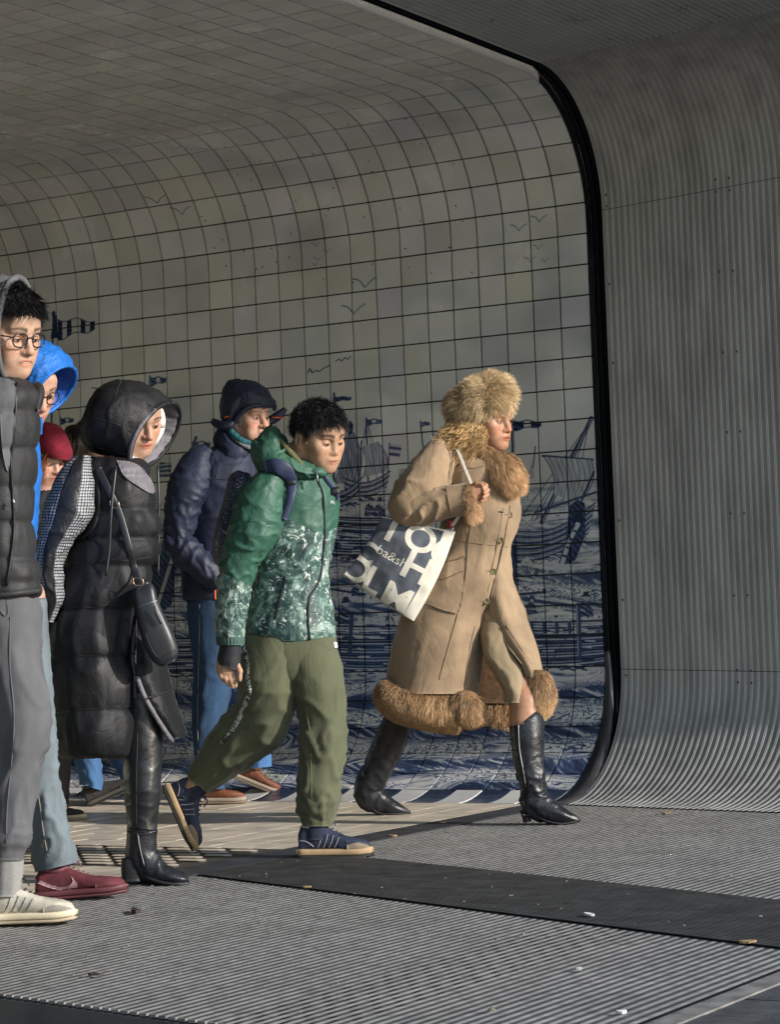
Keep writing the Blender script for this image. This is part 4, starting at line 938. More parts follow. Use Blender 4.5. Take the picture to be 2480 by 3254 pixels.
    if laces:
        for sg_ in (-1, 1): fig.tube('lace', [(*P(.36, .34), D(.36) + .03 * Lm), (*P(.42 + .03 * sg_, .385), D(.4) + .05 * Lm), (*P(.47 + .04 * sg_, .34 - .02 * sg_), D(.4) + .07 * Lm)], .0024, M['lace'], 6, parent=top.o)
    return top, P, D
def haircap(fig, mt_cap, mt_hair, front=.058, side=.005, back=-.055, puff=.008, n=5000, L=.02, Wd=.0010, tint=(1, 1, 1), seed=1, flow=(0, 0, 0), lift=.5, rnd=.3, parting=None, droop=.2, burn=-.03, name='hair', rad=(.099, .0785, .090)):
    """hair on the skull: a cap below, and strands; limits are heights in the head's own frame"""
    rg = np.random.default_rng(seed); r = np.array(rad) + puff
    def ok(p):
        x, y, z = p[:, 0], np.abs(p[:, 1]), p[:, 2]; lim = np.interp(x, [-.11, -.07, -.03, -.005, .012, .03, .045, .06, .09], [back, back, back * .6 + .0, burn if burn < side else side, burn if burn < side else side, side + .018, side + .034, front - .004, front]); lim = np.where((x > -.050) & (x < .006) & (y > .045), np.maximum(lim, .026), lim); return z > lim + .004 * pnoise(p * 120)
    nu_, nv_ = 64, 48; th, ph = np.meshgrid(np.linspace(0, 2 * math.pi, nu_, endpoint=False), np.linspace(0, math.pi, nv_)); q = np.stack([np.sin(ph) * np.cos(th), np.sin(ph) * np.sin(th), np.cos(ph)], -1).reshape(-1, 3); c = np.array([-.016, 0, .030]); rr_ = lambda z: np.array(rad) + (puff * np.clip((z + .02) / .07, .12, 1))[:, None]; p = q * rr_(q[:, 2] * .09 + .03) + c; k_ = ok(p); p = p + q * (.0025 * pnoise(p * 160))[:, None]
    F = quad_grid(nv_, nu_); F = F[k_[F].sum(1) >= 3]; V = fig.O + (p * fig.hs) @ fig.R.T; o = link(name, mesh(name, V, F, True), mt_cap, fig.root)
    q = rg.normal(size=(n * 3, 3)); q /= np.linalg.norm(q, axis=1)[:, None]; p = q * (rr_(q[:, 2] * .09 + .03) - .001) + c; p = p[ok(p)][:n]; q = (p - c) / r ** 2; q /= np.linalg.norm(q, axis=1)[:, None]
    fl = np.array(flow, float) if not callable(flow) else flow(p); fl = (fl if fl.ndim == 2 else np.tile(fl, (len(p), 1))) @ fig.R.T; t = np.array(tint) * rg.uniform(.55, 1.5, (len(p), 1))
    strands('hair_strands', fig.O + (p * fig.hs) @ fig.R.T, q @ fig.R.T, mt_hair, o, L * fig.hs * np.clip(.45 + (p[:, 2] + .01) / .06, .3, 1), Wd, fl, lift, rnd, droop, t, seed, curl=.0015); return o

def glasses(fig, mt, w=.0235, h=.0195, r=.0016, drop=-.004, mt_lens=None):
    P = lambda x, y_, z: fig.O + fig.R @ (np.array([x, y_, z]) * fig.hs); first = None
    for q in (-1, 1):
        t = np.linspace(0, 2 * math.pi, 22); c, s_ = np.cos(t), np.sin(t); V = [P(.1005 - .12 * abs(q * .033 + w * np.sign(a) * abs(a) ** .8 * 1.0), q * .033 + w * np.sign(a) * abs(a) ** .8, drop + h * np.sign(b) * abs(b) ** .8) for a, b in zip(c, s_)]
        o = tube3('glasses', np.array(V), r, mt, 6, fig.root if first is None else first, 1.0)
        if first is None: first = o
        tube3('temple', np.array([P(.093, q * .058, drop + .008), P(.06, q * .073, drop + .007), P(-.012, q * .081, drop + .004)]), r, mt, 6, first, 1.6)
    tube3('bridge', np.array([P(.098, -.0105, drop + .005), P(.101, 0, drop + .009), P(.098, .0105, drop + .005)]), r, mt, 6, first); return first
def clumped(P, N, amp, fr=38.0, seed=0.0):
    return amp * np.stack([pnoise(P * fr + seed), pnoise(P * fr + seed + 31), pnoise(P * fr + seed + 67)], -1)
# ------------------------------------------------------------------ woman in the shearling coat
M_SUEDE = mat('suede', (.315, .222, .140), rough=.88, var=.16, vscale=7, bump=.3, bscale=260, bdist=.0015, sheen=.25, dirt=.22, dscale=11, spec=.2, wrinkle=.22, wscale=9, wstretch=(1, 1, .55))
M_SEAM = mat('suede_seam', (.19, .125, .075), rough=.9, var=.1)
M_STITCH = mat('stitch', (.45, .36, .25), rough=.9)
M_FUR = mat('tan_fur', (.52, .335, .175), rough=.62, var=.25, vscale=30, tint=True, sheen=.2)
M_FURB = mat('fur_base', (.24, .135, .055), rough=.9, var=.3, vscale=40)
M_FURD = mat('dark_fur_lining', (.085, .045, .02), rough=.95, var=.4, vscale=60, bump=.6, bscale=120)
M_HATF = mat('hat_fur', (.74, .60, .39), rough=.6, var=.18, vscale=30, tint=True, sheen=.2)
M_HATB = mat('hat_base', (.48, .37, .23), rough=.9, var=.3, vscale=40)
M_CHINO = mat('tan_trouser', (.30, .225, .135), rough=.85, var=.1, vscale=10, bump=.2, bscale=300)
M_BOOT = mat('black_leather', (.014, .015, .019), rough=.36, var=.3, vscale=14, bump=.4, bscale=90, bdist=.003, spec=.38, wrinkle=.10, wscale=14, wstretch=(1, 1, 2.2), dirt=-.4, dscale=20)
M_SOLE = mat('boot_sole', (.014, .014, .015), rough=.6)
M_BTN = mat('olive_button', (.16, .13, .06), rough=.3, var=.3, vscale=120)
M_CURL = mat('blond_curl', (.54, .36, .17), rough=.42, var=.25, vscale=30, tint=True)
M_CURLB = mat('blond_under', (.24, .14, .055), rough=.8, var=.3, vscale=60)
M_CANVAS = mat('canvas', (.66, .62, .53), rough=.9, var=.06, vscale=20, bump=.3, bscale=350, bdist=.0015)
M_PRINT = mat('grey_print', (.075, .085, .105), rough=.85, var=.25, vscale=14, bump=.3, bscale=350, bdist=.0015, dirt=-.35, dscale=16)
M_CORD = mat('bag_cord', (.60, .56, .48), rough=.85, var=.1, vscale=60)
M_ZIP = mat('zip_metal', (.20, .20, .21), rough=.35, metal=.8)

W = Fig('person', 'woman striding in a long tan shearling coat with fur hem and a pale fur hat', 1.60, -1.33)
W.head((1621, 1367), .02, 54, 5, 3, 1.05, nose_l=-.002, nose_w=1.12, lips=1.25, jaw=.96, ears=True, cheek=1.1)
W.face_marks(lip=(.95, .50, .50), lid=(.70, .55, .50), brow=(.22, .15, .12), blush=(1.08, .88, .82), brow_w=.0056)
W.limb([(1535, 1430, 0, .06), (1520, 1500, 0, .10), (1510, 1700, 0, .10), (1500, 1900, 0, .11)], .03)
W.limb([(1480, 1470, .03, .05), (1398, 1490, .12, .035), (1312, 1610, .165, .03), (1400, 1600, .19, .03), (1470, 1588, .21, .026)])
W.limb([(1560, 1470, -.06, .04), (1560, 1600, -.07, .035), (1560, 1700, -.07, .03)])
W.limb([(1520, 1850, .03, .05), (1600, 2050, .12, .04), (1655, 2190, .21, .050), (1668, 2230, .235, .058), (1670, 2300, .26, .060), (1688, 2480, .30, .034)])
W.limb([(1470, 1850, -.04, .05), (1330, 2180, -.22, .05), (1282, 2252, -.28, .050), (1260, 2300, -.31, .044), (1190, 2480, -.36, .030)])
# fist round the strap
hd = .225
W.limb([(1478, 1584, hd - .01, .027), (1502, 1566, hd, .028), (1522, 1556, hd + .004, .026)], .012)
W.limb([(1500, 1580, hd, .022), (1524, 1576, hd + .003, .021)], .012)
for a, b, c, dd in (((1530, 1536), (1545, 1543), (1536, 1553), .0), ((1535, 1549), (1551, 1558), (1539, 1567), .004), ((1534, 1563), (1549, 1573), (1537, 1581), .004), ((1529, 1577), (1542, 1586), (1531, 1592), .0)):
    W.limb([(*a, hd + dd, .0098), (*b, hd + .012 + dd, .0092), (*c, hd + .028 + dd, .0078)], .003)
W.limb([(1497, 1550, hd + .01, .012), (1514, 1537, hd + .022, .0105), (1532, 1540, hd + .032, .0085)], .004)
W.body((.40, .210, .125), M_SKIN, .004)
W.eyes(M_EYE, M_LASH, gaze=.5, open_=.34, down=.5)
# coat, upper part
coat = W.loft('coat', [(1530, 1418, 40, .07, 0), (1522, 1442, 70, .10, 0), (1518, 1470, 116, .150, .0), (1520, 1560, 128, .160, .0), (1528, 1626, 128, .165, 0), (1524, 1690, 122, .16, 0), (1508, 1742, 112, .155, 0),
    (1486, 1817, 138, .165, 0), (1463, 1890, 166, .175, 0), (1424, 1945, 150, .180, 0), (1408, 2000, 146, .186, 0), (1395, 2051, 147, .192, 0), (1383, 2127, 149, .200, 0), (1376, 2205, 150, .205, 0)], M_SUEDE, 72, .009, level=True, sq=2.15,
    disp=summed(wr(.007, 1.3, 4, 1.0), wr(.004, 2.6, 10, 2.0), twist(.010, 1.6, 5, .5, 3.0, ([0, .25, .40, .5, .7, 1], [.3, .6, 1, .8, .5, .5])), wr(.0012, 6, 30, 5.0)))
lowl = coat
fx = lambda x, y: float(W.on(coat, x, y, .006)[0])
lowr = sheet(W, 'coat_flap', [(1600, 1735, fx(1600, 1735), 1620, 1738, .02, .02), (1588, 1790, fx(1588, 1790), 1623, 1800, .00, .03), (1578, 1830, fx(1578, 1830), 1630, 1835, -.01, .05), (1562, 1895, fx(1562, 1895), 1655, 1900, -.02, .075), (1555, 1940, fx(1555, 1930), 1673, 1940, .0, .085), (1556, 1964, .115, 1682, 1975, .02, .09), (1580, 2000, .15, 1694, 2010, .05, .08), (1614, 2051, .19, 1710, 2056, .10, .07), (1652, 2100, .225, 1722, 2108, .14, .06), (1672, 2150, .24, 1732, 2155, .17, .05)], M_SUEDE, 22, 60, .010, parent=coat.o, disp=.004, seed=3.0)
W.loft('coat_lining', [(1590, 1900, 50, .02, -.10), (1585, 2050, 78, .02, -.12), (1580, 2150, 80, .02, -.12), (1575, 2235, 82, .025, -.12)], M_FURD, 24, .02, level=True, parent=coat.o)
# sleeve
sl1 = W.loft('sleeve', [(1440, 1416, 30, .05, .07), (1416, 1434, 54, .075, .095), (1380, 1485, 66, .086, .13), (1346, 1545, 74, .092, .155), (1314, 1596, 72, .09, .17), (1292, 1632, 60, .08, .175), (1280, 1660, 34, .05, .175), (1277, 1670, 8, .02, .175)], M_SUEDE, 48, .007,
    disp=summed(wr(.005, 1.6, 8, 31.0), twist(.013, 1.2, 11, .55, 32.0, ([0, .25, .55, .85, 1], [.15, .4, 1, 1, .4])), wr(.002, 5, 30, 33.)), parent=coat.o)
sl2 = W.loft('sleeve', [(1262, 1628, 14, .03, .175), (1272, 1628, 40, .06, .178), (1300, 1622, 54, .075, .185), (1345, 1610, 56, .076, .195), (1400, 1599, 52, .072, .205), (1450, 1590, 50, .07, .212), (1488, 1586, 53, .07, .214)], M_SUEDE, 48, .007,
    disp=summed(wr(.004, 1.6, 8, 41.0), twist(.013, 1.3, 12, .6, 42.0, ([0, .15, .5, .68, .8, 1], [.3, 1, 1, .5, .15, .1]))), parent=coat.o)
W.seam('cuff_edge', sl2, [(1420, 1546), (1422, 1575), (1430, 1610), (1437, 1640)], .0035, M_SEAM, coat.o, .001)
W.seam('cuff_seam', sl2, [(1430, 1617), (1460, 1610), (1480, 1608)], .0018, M_SEAM, coat.o, .0006)
W.seam('armhole_seam', [sl1, coat], [(1425, 1425), (1433, 1460), (1428, 1505), (1421, 1548)], .0028, M_SEAM, coat.o, .0012)
def fur_on(fig, name, lf, n, parent, L, Wd, flow, tint_a, tint_b, mt, seed, lift=.45, rnd=.22, droop=.35, keep=None, curl=0.0, patchy=9.0):
    P, N, f = scatter(lf, n, seed, keep); k = np.clip(.5 + .55 * pnoise(P * patchy) + .55 * pnoise(P * patchy * 4.3), 0, 1)[:, None]; rg = np.random.default_rng(seed)
    t = (np.array(tint_a) * (1 - k) + np.array(tint_b) * k) * rg.uniform(.75, 1.2, (n, 1)); fl = (flow if not callable(flow) else flow(P, N)) + clumped(P, N, .30, 34) + clumped(P, N, .25, 13, 9.)
    return strands(name, P, N, mt, parent, L, Wd, fl, lift, rnd, droop, t, seed, curl=curl)
wdir = lambda a, b, c=0: RIGHT * a + DOWN * b - FWD * c
cuff = W.loft('fur_cuff', [(1476, 1540, 8, .03, .215), (1482, 1550, 14, .055, .218), (1490, 1590, 17, .075, .218), (1500, 1626, 16, .062, .215), (1505, 1643, 8, .03, .212)], M_FURB, 24, .008, parent=coat.o)
fur_on(W, 'cuff_fur', cuff, 5000, coat.o, .022, .0008, wdir(.35, .25), (.95, .9, .9), (1.15, 1.1, 1.15), M_FUR, 5, curl=.004)
col2 = W.loft('fur_collar', [(1602, 1440, 10, .04, -.06), (1618, 1462, 18, .045, -.05), (1632, 1490, 19, .045, -.03), (1640, 1525, 12, .04, 0)], M_FURB, 24, .01, parent=coat.o)
fur_on(W, 'collar_fur', col2, 4000, coat.o, .038, .0013, wdir(.2, .6), (.8, .75, .7), (1.05, 1.05, 1.05), M_FUR, 6)
col1 = W.loft('fur_collar', [(1504, 1412, 10, .04, .05), (1526, 1432, 24, .05, .075), (1562, 1464, 36, .06, .09), (1598, 1490, 41, .07, .115), (1622, 1522, 33, .06, .12), (1634, 1542, 12, .04, .12)], M_FURB, 32, .008, parent=coat.o)
fur_on(W, 'collar_fur', col1, 20000, coat.o, .030, .0009, wdir(.35, .75), (.80, .72, .65), (1.12, 1.08, 1.05), M_FUR, 7)
hem1 = W.loft('fur_hem', [(1226, 2160, 10, .13, 0), (1232, 2190, 34, .18, 0), (1266, 2212, 44, .205, .0), (1330, 2226, 42, .215, .0), (1400, 2232, 40, .215, .0), (1450, 2232, 38, .20, .0)], M_FURB, 40, .012, parent=coat.o)
HF = lambda P, N: wdir(0, .75) + N * .15
fur_on(W, 'hem_fur', hem1, 34000, coat.o, .040, .0010, HF, (.72, .68, .62), (1.15, 1.12, 1.08), M_FUR, 8, lift=.50, patchy=14)
hem2 = W.loft('fur_hem', [(1440, 2234, 24, .05, .17), (1460, 2234, 38, .065, .175), (1492, 2235, 41, .07, .178), (1522, 2231, 30, .055, .17), (1532, 2228, 12, .03, .165)], M_FURB, 32, .008, parent=coat.o)
fur_on(W, 'hem_fur', hem2, 14000, coat.o, .034, .0009, lambda P, N: wdir(-.10, .9), (.66, .56, .50), (1.1, 1.06, 1.02), M_FUR, 9, lift=.22, patchy=20)
hem3 = W.loft('fur_hem', [(1706, 2128, 20, .05, .20), (1714, 2155, 30, .065, .20), (1718, 2190, 33, .07, .205), (1712, 2222, 26, .06, .205), (1706, 2234, 12, .04, .205)], M_FURB, 32, .008, level=True, parent=coat.o)
fur_on(W, 'hem_fur', hem3, 14000, coat.o, .036, .0009, HF, (.75, .7, .64), (1.18, 1.14, 1.1), M_FUR, 10, patchy=16)
hem4 = W.loft('fur_hem', [(1530, 2248, 20, .03, -.14), (1575, 2254, 24, .035, -.14), (1625, 2250, 20, .03, -.14)], M_FURB, 20, .01, parent=coat.o)
fur_on(W, 'hem_fur', hem4, 1800, coat.o, .035, .0014, HF, (.6, .55, .5), (.9, .85, .8), M_FUR, 11)
# seams, placket, pocket, buttons
for pts in ([(1499, 1664), (1489, 1726), (1480, 1836), (1458, 1945)], [(1455, 1717), (1494, 1724), (1560, 1732), (1614, 1738)], [(1575, 1500), (1594, 1545), (1612, 1600)], [(1600, 1614), (1592, 1660), (1578, 1745), (1556, 1850), (1545, 1955)], [(1432, 1478), (1470, 1482), (1505, 1488), (1540, 1480)]):
    W.seam('coat_seam', coat, pts, .0019, M_SEAM, coat.o, .0010)
for pts in ([(1624, 1606), (1614, 1660), (1600, 1745), (1580, 1845), (1553, 1960)],): W.seam('placket_edge', coat, pts, .0042, M_SUEDE, coat.o, .0020)
W.seam('coat_seam', lowl, [(1456, 1950), (1430, 2040), (1396, 2160)], .0019, M_SEAM, coat.o, .0010)
W.seam('coat_seam', lowl, [(1510, 1990), (1490, 2080), (1478, 2175)], .0018, M_SEAM, coat.o, .0005)
W.seam('placket_edge', lowl, [(1550, 1970), (1536, 2060), (1524, 2165)], .0040, M_SUEDE, coat.o, .0015)
W.seam('placket_edge', lowr, [(1562, 1975), (1590, 2015), (1622, 2062), (1660, 2110)], .0042, M_SUEDE, coat.o, .0025)
W.seam('coat_seam', lowr, [(1608, 1985), (1650, 2050), (1690, 2110)], .0018, M_SEAM, coat.o, .0008)
W.patch('pocket', [coat], [(1362, 1812), (1400, 1790), (1440, 1778), (1480, 1768), (1478, 1830), (1470, 1900), (1452, 1950), (1400, 1936), (1345, 1915), (1345, 1860)], M_SUEDE, coat.o, .004, .008)
for pts in ([(1366, 1810), (1420, 1786), (1479, 1770)], [(1364, 1830), (1400, 1842), (1440, 1828), (1476, 1812)], [(1350, 1914), (1400, 1936), (1452, 1950)]): W.seam('pocket_stitch', coat, pts, .0022, M_SEAM, coat.o, .0062)
btn = None
for bx_, by_ in [(1625, 1636), (1593, 1717), (1569.5, 1816), (1548, 1911)]:
    d = W.on(coat, bx_, by_, .004)[0]; c = Vector(W.pt(bx_, by_, d)); q = 14; V = []
    flat_ = .45 if by_ < 1650 else 1.0
    for rr, hh in ((.0125, 0), (.0125, .003), (.0105, .0048), (.0085, .0030)):
        for k in range(q): a_ = 2 * math.pi * k / q; V.append(np.array(c) + RIGHT * rr * math.cos(a_) * flat_ + DOWN * rr * math.sin(a_) - FWD * hh)
    V.append(np.array(c) - FWD * .003); F = [tuple(l_ * q + j for l_, j in ((l0, k), (l0, (k + 1) % q), (l0 + 1, (k + 1) % q), (l0 + 1, k))) for l0 in range(3) for k in range(q)] + [(3 * q + k, 3 * q + (k + 1) % q, 4 * q) for k in range(q)]
    link('button', mesh('button', np.array(V), F, True), M_BTN, coat.o)
    W.seam('buttonhole', coat, [(bx_ - 20, by_ - 1), (bx_ - 11, by_)], .0016, M_SEAM, coat.o, .001)
W.seam('buttonhole', coat, [(1586, 1626), (1600, 1628)], .003, M_BLACK, coat.o, .001)
# trousers on the leading leg, frayed at the knee
tro = W.loft('trousers', [(1585, 1900, 50, .065, .02), (1588, 2000, 60, .075, .09), (1594, 2076, 58, .07, .14), (1626, 2145, 50, .066, .19), (1644, 2205, 40, .062, .225), (1645, 2234, 39, .060, .235)], M_CHINO, 40, .008, level=True,
    disp=summed(wr(.004, 2, 9, 51.), twist(.006, 1.5, 9, .4, 52., ([0, .5, 1], [.4, 1, .8]))))
rg = np.random.default_rng(9); Pf = W.pt(rg.uniform(1606, 1684, 120), 2233 + rg.uniform(-3, 4, 120), .24 + .055 * rg.uniform(0, 1, 120)); strands('frayed_hem', Pf, np.tile(wdir(0, .5, .2), (120, 1)), M_STITCH, W.root, .012, .0006, wdir(0, .6), .3, .8, .2, None, 3)
# boots
def boot(fig, st, heel, zipp, seed, extra=()):
    b = fig.loft('boot', st, M_BOOT, 40, .006, disp=summed(wr(.002, 2, 10, seed), twist(.009, 1.4, 22, .5, seed + 1, ([0, .25, .42, .60, .78, 1], [.08, .25, .8, 1.1, .45, .1]))))
    if heel: fig.loft('heel', heel, M_SOLE, 16, .006, parent=b.o)
    if zipp: fig.seam('zip', b, zipp, .0032, M_ZIP, b.o, .0005)
    for e in extra: fig.seam('boot_seam', b, e, .0018, M_SOLE, b.o, .0006)
    return b
b1 = boot(W, [(1670, 2290, 57, 0.066, 0.26), (1674, 2296, 57, 0.064, 0.261), (1677, 2350, 54, 0.062, 0.273), (1682, 2420, 48, 0.055, 0.287), (1690, 2470, 43, 0.047, 0.298), (1695, 2500, 40, 0.043, 0.3), (1698, 2530, 44, 0.043, 0.3), (1708, 2555, 50, 0.043, 0.302), (1737, 2573, 41, 0.044, 0.305), (1777, 2589, 29, 0.042, 0.31), (1813, 2600, 17, 0.028, 0.314), (1838, 2606, 8, 0.012, 0.316), (1845, 2607, 3, 0.005, 0.316)],
    [(1672, 2574, 20, 0.03, 0.3), (1674, 2596, 14, 0.022, 0.3), (1677, 2612, 13, 0.02, 0.3)], [(1648, 2300), (1652, 2380), (1664, 2450), (1672, 2500)], 61., [[(1616, 2350), (1672, 2353), (1728, 2348)], [(1620, 2384), (1676, 2387), (1728, 2382)]])
W.loft('sole', [(1664, 2590, 8, 0.032, 0.3), (1700, 2592, 6, 0.034, 0.302), (1740, 2610, 6, 0.042, 0.306), (1785, 2618, 6, 0.042, 0.31), (1822, 2613, 5, 0.025, 0.314), (1842, 2609, 3, 0.008, 0.316)], M_SOLE, 16, .01, parent=b1.o)
b2 = boot(W, [(1266, 2292, 48, 0.06, -0.301), (1262, 2299, 48, 0.06, -0.303), (1228, 2378, 49, 0.058, -0.328), (1203, 2440, 46, 0.052, -0.347), (1185, 2472, 44, 0.046, -0.357), (1172, 2500, 46, 0.043, -0.366), (1178, 2528, 46, 0.042, -0.375), (1210, 2552, 37, 0.042, -0.383), (1252, 2569, 25, 0.04, -0.383), (1288, 2579, 12, 0.022, -0.381), (1306, 2583, 4, 0.006, -0.381)],
    [(1141, 2516, 14, 0.024, -0.371), (1141, 2535, 11, 0.019, -0.377), (1142, 2549, 10, 0.018, -0.382)], None, 71., [[(1180, 2370), (1225, 2392), (1262, 2404)]])
W.loft('sole', [(1135, 2528, 8, 0.026, -0.375), (1170, 2556, 7, 0.034, -0.384), (1205, 2584, 7, 0.04, -0.385), (1250, 2586, 6, 0.038, -0.383), (1290, 2585, 4, 0.02, -0.381), (1305, 2584, 2, 0.006, -0.381)], M_SOLE, 16, .01, parent=b2.o)
# hat
hat = W.loft('fur_hat', [(1534, 1312, 70, .075, .02), (1534, 1303, 86, .092, .022), (1531, 1286, 94, .102, .024), (1529, 1262, 95, .104, .024), (1534, 1236, 82, .094, .024), (1543, 1216, 54, .068, .024), (1547, 1207, 24, .034, .024), (1547, 1204, 5, .01, .024)], M_HATB, 48, .008, ang=[-10] * 8)
def hat_flow(P, N):
    px, py, d = W.inv(P); sw = np.clip((1540 - px) / 130, -1, 1)[:, None]; return -RIGHT * sw * .5 + DOWN * np.clip((py - 1235) / 110, -.6, .45)[:, None] * .75 + RIGHT * pnoise(P * 14)[:, None] * .5 + DOWN * pnoise(P * 14 + 7)[:, None] * .4
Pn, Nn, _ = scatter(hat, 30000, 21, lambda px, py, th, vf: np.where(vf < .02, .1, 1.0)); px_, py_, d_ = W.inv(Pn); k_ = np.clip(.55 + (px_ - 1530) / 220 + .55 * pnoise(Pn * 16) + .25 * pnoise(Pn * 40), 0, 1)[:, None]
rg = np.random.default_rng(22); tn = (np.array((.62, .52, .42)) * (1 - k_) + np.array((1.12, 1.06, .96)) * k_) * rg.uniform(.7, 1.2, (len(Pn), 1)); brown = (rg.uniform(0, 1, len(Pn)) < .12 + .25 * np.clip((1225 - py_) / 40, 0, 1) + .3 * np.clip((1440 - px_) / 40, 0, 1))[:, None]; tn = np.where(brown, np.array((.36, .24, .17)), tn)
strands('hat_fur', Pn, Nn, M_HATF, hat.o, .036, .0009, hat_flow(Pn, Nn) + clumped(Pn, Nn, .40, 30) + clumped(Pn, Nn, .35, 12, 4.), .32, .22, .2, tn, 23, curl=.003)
# curls
und = W.loft('hair', [(1500, 1330, 30, .06, .0), (1474, 1352, 50, .075, .02), (1456, 1382, 50, .075, .02), (1446, 1408, 32, .05, .02), (1436, 1424, 12, .03, .02)], M_CURLB, 32, .01, disp=wr(.012, 3, 22, 81.))
rg = np.random.default_rng(31); cv_v = []; cv_f = []; cv_c = []; nb = 0
for k in range(620):
    g_ = rg.uniform(0, 1)
    if k < 480: x0 = rg.uniform(1420, 1533); y0 = 1338 + (1533 - x0) * .06 + rg.uniform(-4, 6); ln = rg.uniform(60, 150) * (1.0 if x0 < 1510 else .75); dx = (x0 - 1530) * rg.uniform(.1, .5); x1, y1 = x0 + dx, y0 + ln; dd0, dd1 = .075 + .05 * math.sin((x0 - 1410) / 130 * 3.0), .125 + rg.uniform(-.03, .03)
    else: x0 = rg.uniform(1425, 1480); y0 = rg.uniform(1345, 1375); x1 = x0 - rg.uniform(20, 75); y1 = y0 + rg.uniform(55, 110); dd0, dd1 = rg.uniform(-.06, .08), rg.uniform(-.1, .1)
    n_ = 32; f_ = np.linspace(0, 1, n_); bend = rg.uniform(-14, 14); cx = x0 + (x1 - x0) * f_ + bend * np.sin(f_ * 3.1); cy = y0 + (y1 - y0) * f_ ** .9; R_ = (4.5 + 7.0 * f_) * rg.uniform(.6, 1.3); w_ = rg.uniform(2.2, 3.6) * 6.283; ph = rg.uniform(0, 6.28)
    P = W.pt(cx + R_ * np.cos(w_ * f_ + ph), cy + R_ * .6 * np.sin(w_ * f_ + ph), dd0 + (dd1 - dd0) * f_ + R_ * W.s * np.sin(w_ * f_ + ph)); m_ = len(P); T = np.gradient(P, axis=0); T /= np.linalg.norm(T, axis=1)[:, None]; A = np.cross(T, FWD); A /= np.linalg.norm(A, axis=1)[:, None] + 1e-9; B_ = np.cross(T, A); th = np.linspace(0, 6.283, 4, endpoint=False)
    rr = .0014 * (1 - .6 * f_) * rg.uniform(.7, 1.3); cv_v.append((P[:, None] + rr[:, None, None] * (np.cos(th)[None, :, None] * A[:, None] + np.sin(th)[None, :, None] * B_[:, None])).reshape(-1, 3)); cv_f.append(quad_grid(m_, 4) + nb); nb += m_ * 4; cv_c.append(np.tile(np.array((1, 1, 1)) * rg.uniform(.30, 1.35) * np.array((1, .96, .88)), (m_ * 4, 1)))
link('curl', mesh('curl', np.vstack(cv_v), np.vstack(cv_f), True, None, np.vstack(cv_c)), M_CURL, und.o)
# earring
W.tube('earring', [(1534, 1344, .085), (1538, 1348, .088), (1536, 1353, .088), (1531, 1351, .086)], .0012, M_ZIP, 6)

# ------------------------------------------------------------------ tote bag, its cords and the bottle in it
T = Fig('tote_bag', 'dark grey canvas tote bag with large cream letters on the fur hat woman', 1.60, -1.33, 'tote bag')
TL, TR, BR, BL = [np.array(p, float) for p in ((1214, 1640), (1448, 1690), (1316, 1974), (1092, 1826))]
def bag_px(u, v):
    e_t = np.array([0, -10.0]); p = (TL * (1 - u)[:, None] + TR * u[:, None]) * (1 - v)[:, None] + (BL * (1 - u)[:, None] + BR * u[:, None]) * v[:, None]
    return p + np.stack([10 * np.sin(math.pi * v) * (1 - u) + 12 * np.sin(math.pi * v) * u, 6 * np.sin(math.pi * u) * v], -1)
def bag_d(u, v, side=1): return .165 + side * (.012 + .050 * np.sin(math.pi * np.clip(u, 0, 1)) ** .6 * np.sin(math.pi * np.clip(v * .9 + .1, 0, 1)) ** .6) + .006 * pnoise(np.stack([u * 5, v * 5, 0 * u + side], -1)) + .003 * pnoise(np.stack([u * 12 + 3, v * 9, 0 * u], -1))
nu, nv_ = 34, 40; uu, vv = [q.ravel() for q in np.meshgrid(np.linspace(0, 1, nu), np.linspace(0, 1, nv_))]
pb = bag_px(uu, vv); Vf = T.pt(pb[:, 0], pb[:, 1], bag_d(uu, vv)); Vb = T.pt(pb[:, 0], pb[:, 1], bag_d(uu, vv, -1)); Ff = quad_grid(nv_, nu, False); nf = len(Vf)
border = np.concatenate([np.arange(nu), np.arange(1, nv_) * nu + nu - 1, (nv_ - 1) * nu + np.arange(nu - 2, -1, -1), np.arange(nv_ - 2, 0, -1) * nu]); bn = np.roll(border, -1)
bag = link('bag_body', mesh('bag_body', np.vstack([Vf, Vb]), [Ff[:, ::-1], Ff + nf, np.stack([border, bn, bn + nf, border + nf], -1)], True), M_CANVAS, T.root)
# printed grey field on the front, then cream letters
def field(us, vs_, name, mt, off, parent):
    a_, b_ = [q.ravel() for q in np.meshgrid(us, vs_)]; p = bag_px(a_, b_); V = T.pt(p[:, 0], p[:, 1], bag_d(a_, b_) + off); return link(name, mesh(name, V, quad_grid(len(vs_), len(us), False)[:, ::-1], True), mt, parent)
field(np.linspace(.0, .85, 34), np.linspace(.02, .992, 40), 'printed_panel', M_PRINT, .0014, bag)
from mathutils.geometry import delaunay_2d_cdt
def uv_of(P):
    u = np.full(len(P), .5); v = np.full(len(P), .5)
    for _ in range(25):
        p = bag_px(u, v); e_ = 1e-4; ju = (bag_px(u + e_, v) - p) / e_; jv = (bag_px(u, v + e_) - p) / e_; r = P - p; det = ju[:, 0] * jv[:, 1] - ju[:, 1] * jv[:, 0]
        u = np.clip(u + (r[:, 0] * jv[:, 1] - r[:, 1] * jv[:, 0]) / det, -1, 2); v = np.clip(v + (ju[:, 0] * r[:, 1] - ju[:, 1] * r[:, 0]) / det, -1, 2)
    return u, v
